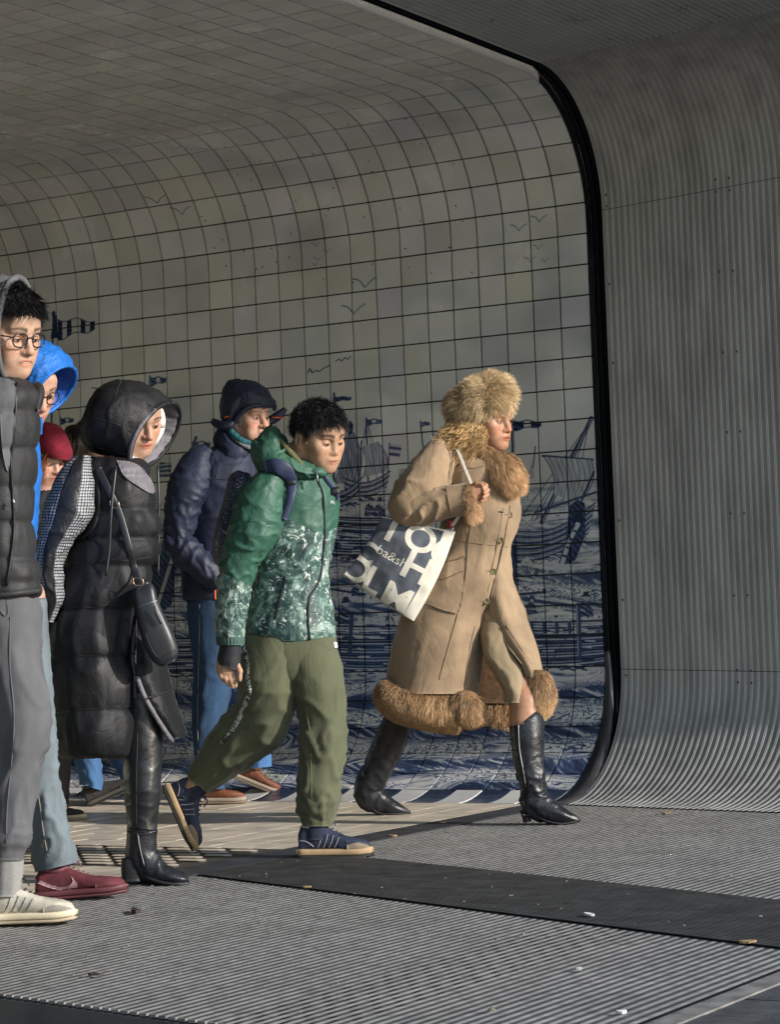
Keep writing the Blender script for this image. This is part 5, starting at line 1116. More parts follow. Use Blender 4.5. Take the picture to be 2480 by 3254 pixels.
def letters(txt, cx, cy, h, rot, bold, wide=1.0, mt=M_CANVAS, off=.0030, umax=.85):
    cu = bpy.data.curves.new('letter', 'FONT'); cu.body = txt; cu.align_x = 'CENTER'; cu.align_y = 'CENTER'; cu.offset = bold; cu.resolution_u = 6
    o = bpy.data.objects.new('letter_src', cu); COL.objects.link(o); dg = bpy.context.evaluated_depsgraph_get(); me = bpy.data.meshes.new_from_object(o.evaluated_get(dg)); bpy.data.objects.remove(o)
    b = bmesh.new(); b.from_mesh(me); bmesh.ops.triangulate(b, faces=b.faces[:])
    for _ in range(2): bmesh.ops.subdivide_edges(b, edges=[e for e in b.edges if e.calc_length() > .12], cuts=1, use_grid_fill=False); bmesh.ops.triangulate(b, faces=b.faces[:])
    b.verts.index_update(); A = np.array([v.co[:2] for v in b.verts]); F = np.array([[v.index for v in f.verts] for f in b.faces]); b.free(); bpy.data.meshes.remove(me)
    mn, mx = A.min(0), A.max(0); A = (A - (mn + mx) / 2) * (h / .72); A[:, 0] *= wide; a_ = math.radians(rot); c_, s_ = math.cos(a_), math.sin(a_)
    P = np.stack([cx + A[:, 0] * c_ + A[:, 1] * s_, cy + A[:, 0] * s_ - A[:, 1] * c_], -1); u, v = uv_of(P); bad = (u < .0) | (u > umax) | (v < .0) | (v > .99); F = F[bad[F].sum(1) < 3]; u = np.clip(u, .003, umax); v = np.clip(v, .003, .99); p = bag_px(u, v); F = F[np.abs(np.cross((p[F[:, 1]] - p[F[:, 0]]), (p[F[:, 2]] - p[F[:, 0]]))) > .05]
    return link('letter', mesh('letter', T.pt(p[:, 0], p[:, 1], bag_d(u, v) + off), F, False), mt, bag)
z6 = lambda x, y: (1080 + x / 2.1, 1150 + y / 2.1)
for ch, x, y, h, wd in (('T', 352, 1112, 84, 1.1), ('O', 540, 1180, 84, 1.12), ('C', 700, 1282, 84, 1.1), ('C', 176, 1268, 70, 1.0), ('H', 520, 1376, 88, 1.1), ('O', 105, 1378, 84, 1.1), ('L', 228, 1462, 84, 1.0), ('M', 378, 1580, 88, 1.05)):
    letters(ch, *z6(x, y), h, 27, .026, wd)
letters('ba&sh', *z6(350, 1300), 30, 30, -.004, 1.05)
field(np.linspace(.85, 1.0, 8), np.linspace(0, 1, 40), 'side_panel', M_CANVAS, .0022, bag)
# cords: over the shoulder, through the fist, back down to the bag
for k in (0, 1):
    W_ = k * 5
    T.tube('cord', [(1428 + W_, 1408, .02), (1440 + W_, 1418, .10), (1456 + W_, 1440, .172), (1474 + W_, 1485, .19), (1492 + W_, 1528, .215), (1500 + W_, 1548, .235)], .0034, M_CORD, 8, flat=.6)
    T.tube('cord', [(1466 + W_ * 1.4, 1628, .20), (1452 + W_ * 1.4, 1646, .20), (1434 + W_ * 1.4, 1672, .19)], .0034, M_CORD, 8, flat=.6)
BT = Fig('bottle', 'clear plastic bottle with a red cap sticking out of the tote bag', 1.60, -1.33, 'bottle')
M_RED = mat('red_cap', (.55, .02, .02), rough=.35); M_PET = mat('clear_plastic', (.8, .75, .7), rough=.08); bsdf(M_PET).inputs['Transmission Weight'].default_value = .9
bb = BT.loft('bottle_body', [(1437, 1668, 9, .012, .165), (1436, 1676, 10, .013, .165), (1428, 1696, 18, .024, .160), (1416, 1725, 20, .028, .155)], M_PET, 20, .01)
BT.loft('cap', [(1431, 1655, 11, .0145, .167), (1432, 1656, 13, .0165, .167), (1439, 1673, 13, .0165, .167), (1440, 1675, 12, .015, .167)], M_RED, 20, .004)
# ------------------------------------------------------------------ boy in the green jacket
def camo_mat(name, cols, scale, mask=False, base=(.030, .098, .064), rough=.55, stretch=(1, 1, 1.0)):
    m = mat(name, base, rough=rough, var=.10, vscale=8, bump=.15, bscale=260, bdist=.001, spec=.45, wrinkle=.26, wscale=12); t = m.node_tree; N = t.nodes; L = t.links
    geo = N.new('ShaderNodeNewGeometry'); mp = N.new('ShaderNodeMapping'); mp.inputs['Scale'].default_value = stretch; mp.inputs['Rotation'].default_value = (.3, .5, .7); L.new(geo.outputs['Position'], mp.inputs[0])
    n0 = N.new('ShaderNodeTexNoise'); n0.inputs['Scale'].default_value = scale; n0.inputs['Detail'].default_value = 7; n0.inputs['Roughness'].default_value = .72; n0.inputs['Distortion'].default_value = 1.6; L.new(mp.outputs[0], n0.inputs['Vector'])
    r = N.new('ShaderNodeValToRGB'); r.color_ramp.interpolation = 'LINEAR'; L.new(n0.outputs[0], r.inputs[0]); el = r.color_ramp.elements
    for i, (p, c) in enumerate(cols):
        e_ = el[i] if i < 2 else el.new(p); e_.position = p; e_.color = (*c, 1)
    n1 = N.new('ShaderNodeTexNoise'); n1.inputs['Scale'].default_value = scale * 2.2; n1.inputs['Detail'].default_value = 5; n1.inputs['Distortion'].default_value = 3.0; L.new(mp.outputs[0], n1.inputs['Vector'])
    r1 = N.new('ShaderNodeMapRange'); r1.inputs[1].default_value = .60; r1.inputs[2].default_value = .66; L.new(n1.outputs[0], r1.inputs[0])
    mw_ = N.new('ShaderNodeMix'); mw_.data_type = 'RGBA'; L.new(r1.outputs[0], mw_.inputs[0]); L.new(r.outputs[0], mw_.inputs[6]); mw_.inputs[7].default_value = (.62, .66, .60, 1)
    out = mw_.outputs[2]; b = bsdf(m)
    if mask:
        at_ = N.new('ShaderNodeAttribute'); at_.attribute_name = 'tint'; cr = N.new('ShaderNodeMapRange'); cr.inputs[1].default_value = .485; cr.inputs[2].default_value = .515; L.new(at_.outputs['Fac'], cr.inputs[0])
        mx = N.new('ShaderNodeMix'); mx.data_type = 'RGBA'; L.new(cr.outputs[0], mx.inputs[0]); L.new(out, mx.inputs[6]); L.new(b.inputs['Base Color'].links[0].from_socket, mx.inputs[7]); out = mx.outputs[2]
    L.new(out, b.inputs['Base Color']); return m
CAMO = [(.30, (.012, .022, .030)), (.42, (.020, .045, .045)), (.50, (.055, .115, .095)), (.56, (.16, .25, .215)), (.62, (.34, .42, .37)), (.70, (.03, .06, .06))]
M_JKT = camo_mat('jacket_print', CAMO, 11, True)
M_GREEN = mat('green_cloth', (.030, .098, .064), rough=.6, var=.12, vscale=8, bump=.2, bscale=260, bdist=.001, wrinkle=.3, wscale=13)
M_GRIB = mat('green_rib', (.05, .10, .085), rough=.8, var=.2, vscale=40)
M_OLIVE = mat('olive_fleece', (.090, .095, .052), rough=.95, var=.1, vscale=9, bump=.25, bscale=400, bdist=.001, sheen=.2, wrinkle=.16, wscale=8, wstretch=(1, 1, .6))
M_OLIN = mat('olive_lining', (.12, .115, .055), rough=.95, var=.2, vscale=30)
M_TAPE = camo_mat('side_tape', [(.36, (.008, .01, .01)), (.46, (.01, .012, .012)), (.50, (.10, .18, .12)), (.54, (.55, .55, .5)), (.6, (.6, .6, .56)), (.68, (.01, .012, .012))], 38)
M_NAVYP = camo_mat('backpack_print', [(.3, (.014, .018, .045)), (.5, (.018, .024, .06)), (.6, (.02, .035, .08)), (.66, (.03, .10, .14)), (.69, (.14, .06, .03)), (.72, (.015, .02, .05))], 30)
M_STRAP = mat('navy_strap', (.022, .030, .075), rough=.6, var=.2, vscale=30, bump=.2, bscale=300, bdist=.001)
M_BKL = mat('black_plastic', (.012, .012, .014), rough=.35)
M_BLKC = mat('black_cloth', (.012, .013, .017), rough=.75, var=.2, vscale=20, bump=.2, bscale=200, bdist=.001)
M_HAIRB = mat('black_hair', (.018, .017, .019), rough=.34, var=.3, vscale=60, tint=True, spec=.6)
M_HAIRC = mat('black_hair_under', (.006, .006, .007), rough=.8)
SH_BOY = dict(upper=mat('navy_mesh', (.013, .019, .044), rough=.7, var=.35, vscale=26, bump=.4, bscale=500, bdist=.0015), mid=mat('gum_sole', (.36, .25, .14), rough=.75, var=.2, vscale=25), out=mat('dark_outsole', (.015, .015, .016), rough=.8), cap=mat('taupe_suede', (.215, .165, .115), rough=.95, var=.15, vscale=30, bump=.2, bscale=400, bdist=.001), lace=mat('blue_lace', (.02, .038, .11), rough=.8, var=.2, vscale=60), rim=mat('pale_piping', (.42, .41, .38), rough=.8), stripe=mat('grey_stripe', (.20, .21, .24), rough=.6))

B = Fig('person', 'boy in green and camouflage jacket and olive joggers, looking down', 1.60, -2.72)
B.head((1068, 1441), .05, 44, 15, 4, .97, nose_l=-.008, nose_w=.95, lips=1.0, jaw=.90, brow=.55, cheek=1.2)
B.face_marks(lip=(1.0, .74, .70), lid=(.86, .78, .72), brow=(.10, .075, .06), blush=(1.04, .94, .90), brow_w=.0072)
B.limb([(950, 1440, .03, .045), (940, 1520, 0, .09), (925, 1700, 0, .08), (920, 1950, 0, .09)], .03)
B.limb([(900, 1530, .04, .05), (850, 1570, .10, .04), (800, 1700, .12, .035), (740, 1900, .12, .03), (728, 2090, .12, .026)])
B.limb([(980, 1530, -.05, .05), (1010, 1600, -.08, .04), (1000, 1700, -.08, .03)])
B.limb([(900, 1950, 0, .06), (1000, 2150, .0, .05), (1020, 2350, .05, .045), (1012, 2600, .10, .035)]); B.limb([(900, 1950, 0, .06), (840, 2180, -.03, .05), (780, 2320, -.06, .045), (610, 2500, -.12, .033)])
hd = .12
B.limb([(722, 2100, hd, .026), (716, 2128, hd, .028)], .01); B.limb([(704, 2108, hd, .018), (703, 2130, hd, .018)], .01); B.limb([(734, 2104, hd, .02), (732, 2132, hd, .02)], .01)
for pts, r in (([(697, 2126), (702, 2148), (711, 2164)], .0075), ([(709, 2130), (717, 2158), (725, 2176)], .0082), ([(723, 2132), (734, 2164), (740, 2184)], .0085), ([(738, 2130), (747, 2160), (749, 2180)], .0082)):
    B.limb([(*pts[0], hd + .006, r * 1.15), (*pts[1], hd + .016, r), (*pts[2], hd + .010, r * .8)], .004)
B.limb([(746, 2096, hd + .01, .012), (762, 2132, hd + .022, .0095), (762, 2160, hd + .026, .0078)], .006)
B.body((.42, .250, .158), M_SKIN, .0036)
B.eyes(M_EYE, M_LASH, gaze=.2, open_=.30, down=.7)
def boyflow(p): f = np.zeros((len(p), 3)); f[:, 0] = .55; f[:, 2] = np.where(p[:, 0] > .03, -.5, -.2); f[:, 1] = .4 * pnoise(p * 30); return f
haircap(B, M_HAIRC, M_HAIRB, front=.060, side=.012, back=-.075, puff=.012, n=7000, L=.026, Wd=.0011, seed=41, flow=boyflow, lift=.42, rnd=.28, burn=-.016)
bj = lambda pts: (lambda px: np.interp(px, [p[0] for p in pts], [p[1] for p in pts]))
yb_t = bj([(780, 1640), (880, 1642), (913, 1650), (970, 1675), (1026, 1697), (1045, 1690), (1063, 1675), (1080, 1672)]); yb_s = bj([(680, 1808), (701, 1817), (760, 1845), (800, 1860)])
mk = lambda fn: (lambda th, v, vf, px, py: np.repeat(np.clip((fn(px) - py) / 120 + .5, 0, 1)[:, None], 3, 1))
jk = B.loft('jacket', [(955, 1458, 46, .06, .02), (950, 1486, 84, .09, .01), (940, 1520, 112, .115, 0), (934, 1560, 136, .13, 0), (932, 1610, 142, .138, 0), (930, 1704, 130, .138, 0), (926, 1775, 120, .135, 0), (922, 1858, 120, .135, 0), (922, 1942, 138, .142, 0), (922, 2000, 146, .146, 0), (922, 2030, 145, .142, 0), (922, 2038, 138, .13, 0)], M_JKT, 80, .007, level=True, sq=2.2,
    disp=summed(wr(.005, 1.5, 6, 101.), wr(.003, 3, 16, 102.), twist(.007, 2.0, 13, .7, 103., ([0, .2, .5, .75, 1], [.4, .8, 1, .8, .3])), wr(.0012, 8, 40, 104.)), col=mk(yb_t), ang=None)
sl = B.loft('sleeve', [(884, 1484, 22, .05, .07), (866, 1502, 46, .07, .085), (838, 1545, 68, .085, .10), (823, 1600, 76, .088, .115), (810, 1671, 83, .09, .125), (790, 1733, 76, .085, .13), (763, 1790, 61, .075, .13), (745, 1858, 52, .066, .125), (736, 1942, 49, .06, .12), (732, 2000, 46, .056, .12), (732, 2024, 42, .05, .12)], M_JKT, 56, .006, level=True,
    disp=summed(wr(.003, 1.5, 7, 111.), twist(.009, 1.5, 20, .7, 112., ([0, .2, .45, .6, .8, 1], [.3, .8, 1.1, 1.2, .8, .6])), wr(.0015, 5, 34, 113.)), col=mk(yb_s), parent=jk.o)
def rib(th, v, vf): return .0018 * np.sin(th * 26)
B.loft('cuff', [(732, 2020, 43, .049, .12), (732, 2032, 45, .051, .12), (733, 2050, 42, .048, .12)], M_GRIB, 104, .005, level=True, disp=rib, parent=jk.o)
B.loft('undersleeve', [(733, 2046, 34, .040, .12), (730, 2075, 36, .040, .12), (727, 2100, 38, .042, .12), (726, 2122, 37, .040, .12)], M_BLKC, 40, .006, ang=[8, 10, 14, 20], disp=wr(.002, 2, 20, 5.), parent=jk.o)
hood = B.loft('hood', [(868, 1356, 8, .04, .0), (864, 1374, 26, .07, .0), (862, 1402, 46, .095, .01), (858, 1436, 62, .105, .03), (872, 1466, 52, .095, .06), (915, 1484, 36, .07, .085), (962, 1496, 26, .05, .095), (1004, 1506, 14, .03, .10)], M_GREEN, 48, .006, disp=summed(wr(.005, 1.6, 9, 121.), twist(.010, 1.6, 20, .6, 122.)), parent=jk.o)
B.loft('hood_lining', [(884, 1392, 5, .02, .06), (905, 1418, 10, .02, .09), (934, 1452, 11, .02, .105), (962, 1478, 8, .02, .112), (980, 1492, 4, .01, .115)], M_OLIN, 16, .006, disp=wr(.002, 2, 20, 7.), parent=jk.o)
B.loft('collar', [(985, 1496, 10, .03, .10), (1008, 1500, 17, .035, .10), (1030, 1500, 16, .04, .08), (1040, 1496, 10, .03, .06)], M_GREEN, 24, .006, parent=jk.o)
zp = [(1006, 1500), (1014, 1535), (1026, 1567), (1031, 1640), (1032, 1692), (1026, 1770), (1017, 1837), (1000, 1872), (984, 1896), (979, 1962), (985, 2034)]
B.seam('zip', jk, zp, .0042, M_BLKC, jk.o, .0022)
B.tube('zip_pull', [(1005, 1504, .15), (1008, 1516, .155), (1008, 1530, .155)], .004, M_ZIP, 8, parent=jk.o)
B.seam('pocket_zip', jk, [(909, 1833), (896, 1880), (884, 1925), (873, 1966)], .0055, M_BKL, jk.o, .002)
B.seam('hem', jk, [(785, 2028), (850, 2034), (920, 2035), (985, 2032), (1060, 2020)], .0025, M_GRIB, jk.o, .001)
B.seam('armhole_seam', [sl, jk], [(888, 1492), (904, 1540), (908, 1600), (900, 1660), (886, 1715)], .0022, M_GRIB, jk.o, .0005)
M_WHT = mat('white_print', (.75, .75, .72), rough=.7)
for k in range(2): B.seam('chest_mark', jk, [(1051, 1594 + 5 * k), (1057, 1592 + 5 * k), (1063, 1598 + 5 * k)], .0012, M_WHT, jk.o, .001)
tr = B.loft('trousers', [(922, 2005, 140, .135, 0), (922, 2060, 150, .140, 0), (925, 2110, 154, .132, 0), (928, 2160, 140, .11, 0), (930, 2190, 90, .07, 0)], M_OLIVE, 72, .009, level=True, sq=2.3, disp=summed(wr(.005, 1.6, 5, 131.), twist(.006, 1.6, 5, .5, 132.)))
lf_ = B.loft('trouser_leg', [(968, 2030, 92, .115, .012), (984, 2110, 100, .115, .02), (1004, 2185, 92, .108, .03), (1019, 2240, 80, .095, .04), (1028, 2305, 73, .09, .05), (1025, 2343, 75, .088, .06), (1024, 2405, 68, .08, .07), (1016, 2476, 66, .075, .085), (1011, 2540, 62, .07, .10), (1008, 2575, 60, .066, .10), (1009, 2598, 50, .056, .10), (1009, 2626, 47, .052, .10)], M_OLIVE, 56, .007, level=True,
    disp=summed(wr(.005, 1.5, 7, 141.), twist(.014, 1.2, 8, .7, 142., ([0, .3, .55, .8, .93, 1], [.2, .5, 1, 1, .9, .1])), twist(.008, 1.0, 26, .3, 143., ([0, .8, .86, .96, 1], [0, 0, 1, 1, 0]))), parent=tr.o)
lr_ = B.loft('trouser_leg', [(872, 2025, 98, .125, .018), (862, 2100, 96, .125, .026), (850, 2190, 94, .12, .022), (832, 2275, 92, .10, .0), (802, 2316, 92, .095, -.02), (770, 2345, 87, .09, -.04), (720, 2392, 75, .08, -.07), (668, 2447, 60, .068, -.10), (640, 2480, 50, .058, -.12), (628, 2494, 46, .05, -.125)], M_OLIVE, 56, .007,
    disp=summed(wr(.006, 1.5, 7, 151.), twist(.013, 1.2, 8, .7, 152., ([0, .3, .5, .85, 1], [.2, .7, 1, .8, .3]))), parent=tr.o)
B.seam('side_tape', [lr_, tr], [(775, 2056), (789, 2100), (790, 2143), (795, 2190), (785, 2228), (766, 2271), (737, 2324), (704, 2360)], .0105, M_TAPE, tr.o, -.0045, n=10)
B.seam('leg_seam', lf_, [(972, 2250), (985, 2330), (988, 2420), (990, 2540)], .0018, M_OLIN, tr.o, .0008)
B.patch('label_tag', [tr], [(1062, 2040), (1072, 2040), (1074, 2058), (1064, 2058)], M_WHT, tr.o, .003, .002)
def ribv(th, v, vf): return .0012 * np.sin(th * 30)
B.loft('leg_cuff', [(1009, 2596, 48, .053, .10), (1008, 2626, 46, .051, .10)], M_OLIVE, 120, .006, level=True, disp=ribv, parent=tr.o)
M_SOCK = mat('striped_sock', (.015, .02, .04), rough=.9, var=.4, vscale=90)
B.loft('sock', [(1006, 2615, 40, .042, .10), (1004, 2650, 40, .042, .10), (1004, 2670, 40, .04, .10)], M_SOCK, 24, .008, level=True); B.loft('sock', [(632, 2488, 40, .04, -.12), (612, 2512, 38, .04, -.125), (590, 2540, 36, .04, -.13)], M_SOCK, 24, .008)
shoe(B, (944, 2726), (1185, 2724), (0, -1), .10, .10, SH_BOY, hgt=1.32); shoe(B, (516, 2498), (604, 2704), (208, -92), -.12, -.14, SH_BOY, hgt=1.32)
# backpack
K = Fig('backpack', 'dark navy backpack with small printed motifs on the back of the boy in green jacket', 1.60, -2.72, 'backpack')
bp_ = K.loft('backpack_body', [(775, 1500, 18, .08, -.05), (768, 1522, 40, .11, -.05), (757, 1600, 47, .125, -.05), (738, 1680, 54, .13, -.05), (728, 1735, 52, .13, -.05), (722, 1775, 46, .12, -.05), (722, 1798, 26, .08, -.05)], M_NAVYP, 40, .009, sq=2.6, disp=wr(.006, 2, 10, 161.))
ons = lambda x, y, o=.008: float(B.on([jk, sl, hood], x, y, o)[0])
pts = [(842, 1484), (872, 1480), (900, 1490), (920, 1512), (928, 1540), (925, 1580), (914, 1618), (902, 1650)]
K.loft('strap', [(x, y, w, .006, ons(x, y)) for (x, y), w in zip(pts, (20, 24, 25, 22, 17, 12, 11, 11))], M_STRAP, 16, .008, parent='root')
K.loft('strap', [(1030, 1512, 9, .006, ons(1030, 1512)), (1050, 1540, 10, .006, ons(1050, 1540)), (1068, 1566, 9, .006, ons(1066, 1562)), (1074, 1588, 7, .006, ons(1070, 1585) - .01)], M_STRAP, 12, .008)
for x, y in ((924, 1530), (1064, 1560)): K.loft('buckle', [(x - 1, y - 12, 15, .009, ons(x, y, .012)), (x + 1, y + 10, 15, .009, ons(x, y + 8, .012))], M_BKL, 12, .01, sq=5)
# ------------------------------------------------------------------ woman in the black quilted vest with a hood
M_PUFF = mat('black_satin_quilt', (.009, .009, .0105), rough=.58, var=.25, vscale=10, bump=.2, bscale=200, bdist=.001, spec=.32, wrinkle=.20, wscale=9)
M_PLIN = mat('grey_lining', (.125, .115, .130), rough=.6, var=.12, vscale=10, wrinkle=.4, wscale=12)
M_LEGG = mat('leather_leggings', (.012, .012, .014), rough=.34, var=.3, vscale=10, bump=.3, bscale=120, bdist=.002, spec=.55, wrinkle=.05, wscale=8, wstretch=(1, 1, 1.6))
M_WSC = mat('white_scarf', (.70, .69, .65), rough=.85, var=.06)
M_LTH = mat('black_smooth_leather', (.020, .021, .024), rough=.42, var=.2, vscale=12, bump=.3, bscale=200, bdist=.001, spec=.5)
M_GOLD = mat('rose_metal', (.55, .36, .25), rough=.25, metal=1.0)
def dots_mat():
    m = mat('dotted_sleeve', (.012, .012, .014), rough=.55, var=.2, wrinkle=.25, wscale=12); t = m.node_tree; N = t.nodes; L = t.links; b = bsdf(m)
    uv = N.new('ShaderNodeUVMap'); mp = N.new('ShaderNodeMapping'); mp.inputs['Scale'].default_value = (46, 100, 1); L.new(uv.outputs[0], mp.inputs[0])
    fr = N.new('ShaderNodeVectorMath'); fr.operation = 'FRACTION'; L.new(mp.outputs[0], fr.inputs[0]); su = N.new('ShaderNodeVectorMath'); su.operation = 'SUBTRACT'; su.inputs[1].default_value = (.5, .5, 0); L.new(fr.outputs[0], su.inputs[0])
    sp = N.new('ShaderNodeSeparateXYZ'); L.new(su.outputs[0], sp.inputs[0]); ax = N.new('ShaderNodeMath'); ax.operation = 'ABSOLUTE'; ay = N.new('ShaderNodeMath'); ay.operation = 'ABSOLUTE'; L.new(sp.outputs[0], ax.inputs[0]); L.new(sp.outputs[1], ay.inputs[0])
    mxx = N.new('ShaderNodeMath'); mxx.operation = 'MAXIMUM'; L.new(ax.outputs[0], mxx.inputs[0]); L.new(ay.outputs[0], mxx.inputs[1]); lt = N.new('ShaderNodeMath'); lt.operation = 'LESS_THAN'; lt.inputs[1].default_value = .33; L.new(mxx.outputs[0], lt.inputs[0])
    at_ = N.new('ShaderNodeAttribute'); at_.attribute_name = 'tint'; gt = N.new('ShaderNodeMath'); gt.operation = 'GREATER_THAN'; gt.inputs[1].default_value = .5; L.new(at_.outputs['Fac'], gt.inputs[0]); mu = N.new('ShaderNodeMath'); mu.operation = 'MULTIPLY'; L.new(lt.outputs[0], mu.inputs[0]); L.new(gt.outputs[0], mu.inputs[1])
    mx = N.new('ShaderNodeMix'); mx.data_type = 'RGBA'; L.new(mu.outputs[0], mx.inputs[0]); L.new(b.inputs['Base Color'].links[0].from_socket, mx.inputs[6]); mx.inputs[7].default_value = (.36, .37, .39, 1); L.new(mx.outputs[2], b.inputs['Base Color']); return m
M_DOTS = dots_mat()
H = Fig('person', 'woman in a long black quilted hooded vest with white headscarf and leather leggings', 1.55, -3.52)
H.head((479, 1393), -.015, 40, 20, 3, .97, nose_l=.004, nose_w=1.0, lips=.95)
H.face_marks(lip=(1.05, .58, .56), lid=(.72, .60, .54), brow=(.10, .07, .06), blush=(1.08, .90, .86), brow_w=.0062)
H.limb([(400, 1440, -.02, .05), (370, 1540, 0, .09), (350, 1800, 0, .10), (300, 2050, 0, .10)], .03); H.limb([(310, 1500, .04, .04), (240, 1540, .11, .03), (208, 1650, .13, .026), (166, 1742, .138, .022), (160, 1900, .138, .018)]); H.limb([(420, 1500, -.06, .045), (440, 1600, -.08, .04), (440, 1750, -.08, .03)])
H.limb([(330, 2050, 0, .06), (450, 2350, .05, .05), (452, 2700, .08, .033)]); H.limb([(330, 2050, -.05, .06), (445, 2350, -.06, .045), (450, 2700, -.06, .03)])
H.body((.45, .265, .180), M_SKIN, .004)
H.eyes(M_EYE, M_LASH, gaze=.2, open_=.34, down=.6)
P_ = lambda x, y, z: H.O + H.R @ (np.array([x, y, z]) * H.hs)
tube3('headscarf', np.array([P_(.050 - .012 * abs(math.sin(q)) + .012 * max(0, math.sin(q)), .074 * math.cos(q), -.018 + .086 * math.sin(q)) for q in np.linspace(0, 2 * math.pi, 26)]), .0155, M_WSC, 10, H.root)
H.loft('headscarf_drape', [(424, 1448, 26, .05, -.01), (412, 1475, 34, .06, .0), (400, 1500, 30, .06, .01)], M_WSC, 24, .008, disp=wr(.004, 2, 20, 3.))
sm = [(y - 1440) / 972.0 for y in (1440, 1505, 1610, 1700, 1790, 1936, 2090, 2258, 2412)]
vest = H.loft('vest', [(352, 1448, 50, .09, 0), (356, 1474, 96, .125, 0), (362, 1520, 114, .145, 0), (366, 1600, 128, .155, 0), (366, 1662, 136, .16, 0), (354, 1750, 145, .165, 0), (339, 1800, 142, .168, 0), (326, 1850, 141, .172, 0), (300, 1920, 140, .178, 0), (279, 1992, 139, .182, 0), (279, 2083, 142, .19, 0), (289, 2167, 140, .195, 0), (299, 2292, 131, .20, 0), (306, 2398, 119, .19, 0), (307, 2414, 108, .17, 0)], M_PUFF, 80, .008, level=True, sq=2.2,
    disp=summed(quilt(.016, sm, 1.6, 3.0, .18), twist(.008, 1.8, 5, .8, 201., ([0, .3, .5, .6, 1], [.4, .7, 1.2, 1, .7]))))
for k, y in enumerate((1610, 1790, 1936, 2090, 2258)):
    xs_ = {1610: (300, 500), 1790: (205, 480), 1936: (160, 432), 2090: (142, 420), 2258: (168, 428)}[y]; H.seam('quilt_seam', vest, [(x, y - (x - xs_[0]) * .06 + 4 * math.sin(x * .05)) for x in np.linspace(xs_[0], xs_[1], 7)], .0016, M_BLACK, vest.o, .0)
H.seam('front_edge', vest, [(430, 1985), (421, 2075), (428, 2167), (430, 2292), (424, 2398)], .0065, M_PLIN, vest.o, -.004)
H.patch('facing', [vest], [(370, 1462), (420, 1468), (456, 1490), (484, 1530), (493, 1566), (478, 1568), (440, 1546), (394, 1512)], M_PLIN, vest.o, .008, .010)
fl = sheet(H, 'vest_flap', [(430, 1850, .02, 476, 1845, -.08, .03), (432, 1960, .06, 505, 1985, -.08, .05), (433, 2060, .10, 526, 2085, -.06, .06), (436, 2140, .13, 545, 2165, -.04, .06), (462, 2215, .13, 562, 2230, -.03, .06), (500, 2280, .11, 582, 2290, -.03, .05), (532, 2330, .08, 594, 2325, -.03, .04), (546, 2352, .06, 597, 2340, -.03, .03)], M_PUFF, 24, 56, .02, parent=vest.o, disp=.010, seed=5.0, dk=12)
H.tube('flap_edge', [(434, 2150, .14), (458, 2212, .14), (497, 2280, .12), (530, 2332, .09), (546, 2354, .07)], .0085, M_PLIN, 8, parent=vest.o, flat=1.4)
H.tube('quilt_seam', [(468, 2218, .17), (510, 2205, .12), (552, 2188, .0)], .003, M_BLACK, 6, parent=vest.o)
HS = [(258, 1350, 8, .03, -.01), (274, 1340, 66, .10, -.01), (312, 1328, 108, .14, -.01), (368, 1325, 122, .155, -.01), (430, 1345, 126, .15, -.01), (492, 1384, 116, .128, -.01)]
HA = [-85, -82, -80, -75, -70, -64]; HSH = [(0, 0), (5, 0), (10, 0), (20, 0), (38, 0), (60, 2)]
hoodh = H.loft('hood', HS, M_PUFF, 72, .007, ang=HA, shear=HSH, caps=(True, False), disp=summed(wr(.006, 1.4, 5, 210.), wr(.004, 3, 12, 211.), twist(.005, 2, 14, .5, 213.)), parent=vest.o)
H.loft('hood_lining', [(494, 1385, 114, .126, -.01), (486, 1380, 104, .116, -.01), (462, 1368, 94, .108, -.01), (432, 1356, 84, .10, -.01)], M_PLIN, 64, .006, ang=[-64, -65, -67, -70], shear=[(60, 2), (58, 2), (48, 1), (36, 0)], caps=(False, True), disp=summed(wr(.006, 5, 18, 221.), twist(.008, 3.5, 14, .2, 222.)), parent=vest.o)
ringp = [(492 + math.cos(math.radians(-64)) * 116 * math.cos(q) - 60 * math.sin(q), 1384 + math.sin(math.radians(-64)) * 116 * math.cos(q) - 2 * math.sin(q), -.01 + .128 * math.sin(q)) for q in np.linspace(0, 2 * math.pi, 19)]
H.tube('hood_rim', ringp, .0075, M_PUFF, 10, parent=vest.o)
H.tube('hood_facing', [(p[0] - 1, p[1] + 1, p[2] - .002) for p in ringp[2:9]], .0085, M_PLIN, 8, parent=vest.o, flat=1.3)
for pts in ([(290, 1232), (350, 1240), (420, 1258), (480, 1288)], [(264, 1326), (320, 1334), (375, 1350), (420, 1372)], [(300, 1420), (350, 1432), (400, 1445)], [(385, 1206), (372, 1238), (366, 1262)]): H.seam('quilt_seam', hoodh, pts, .0018, M_BLACK, vest.o, .0)
def mk_sleeve(th, v, vf, px, py): c = np.cos(th); return np.repeat((((c < -.48) | (c > .30)) * 1.0)[:, None], 3, 1)
slv = H.loft('sleeve', [(262, 1446, 22, .05, .08), (248, 1475, 44, .07, .10), (236, 1533, 66, .082, .12), (222, 1592, 78, .088, .13), (212, 1640, 82, .088, .135), (192, 1683, 68, .08, .14), (164, 1742, 53, .07, .14), (156, 1792, 45, .06, .14), (160, 1854, 39, .052, .14), (166, 1908, 33, .045, .135), (158, 1950, 20, .035, .13), (152, 1976, 16, .03, .13)], M_DOTS, 72, .007, level=True, disp=summed(wr(.003, 1.5, 8, 231.), twist(.008, 1.4, 18, .6, 232., ([0, .4, .6, 1], [.3, .8, 1, .6]))), col=mk_sleeve)
H.seam('armhole_edge', [vest], [(268, 1452), (296, 1500), (312, 1560), (312, 1620), (298, 1672), (262, 1712)], .007, M_PUFF, vest.o, .004)
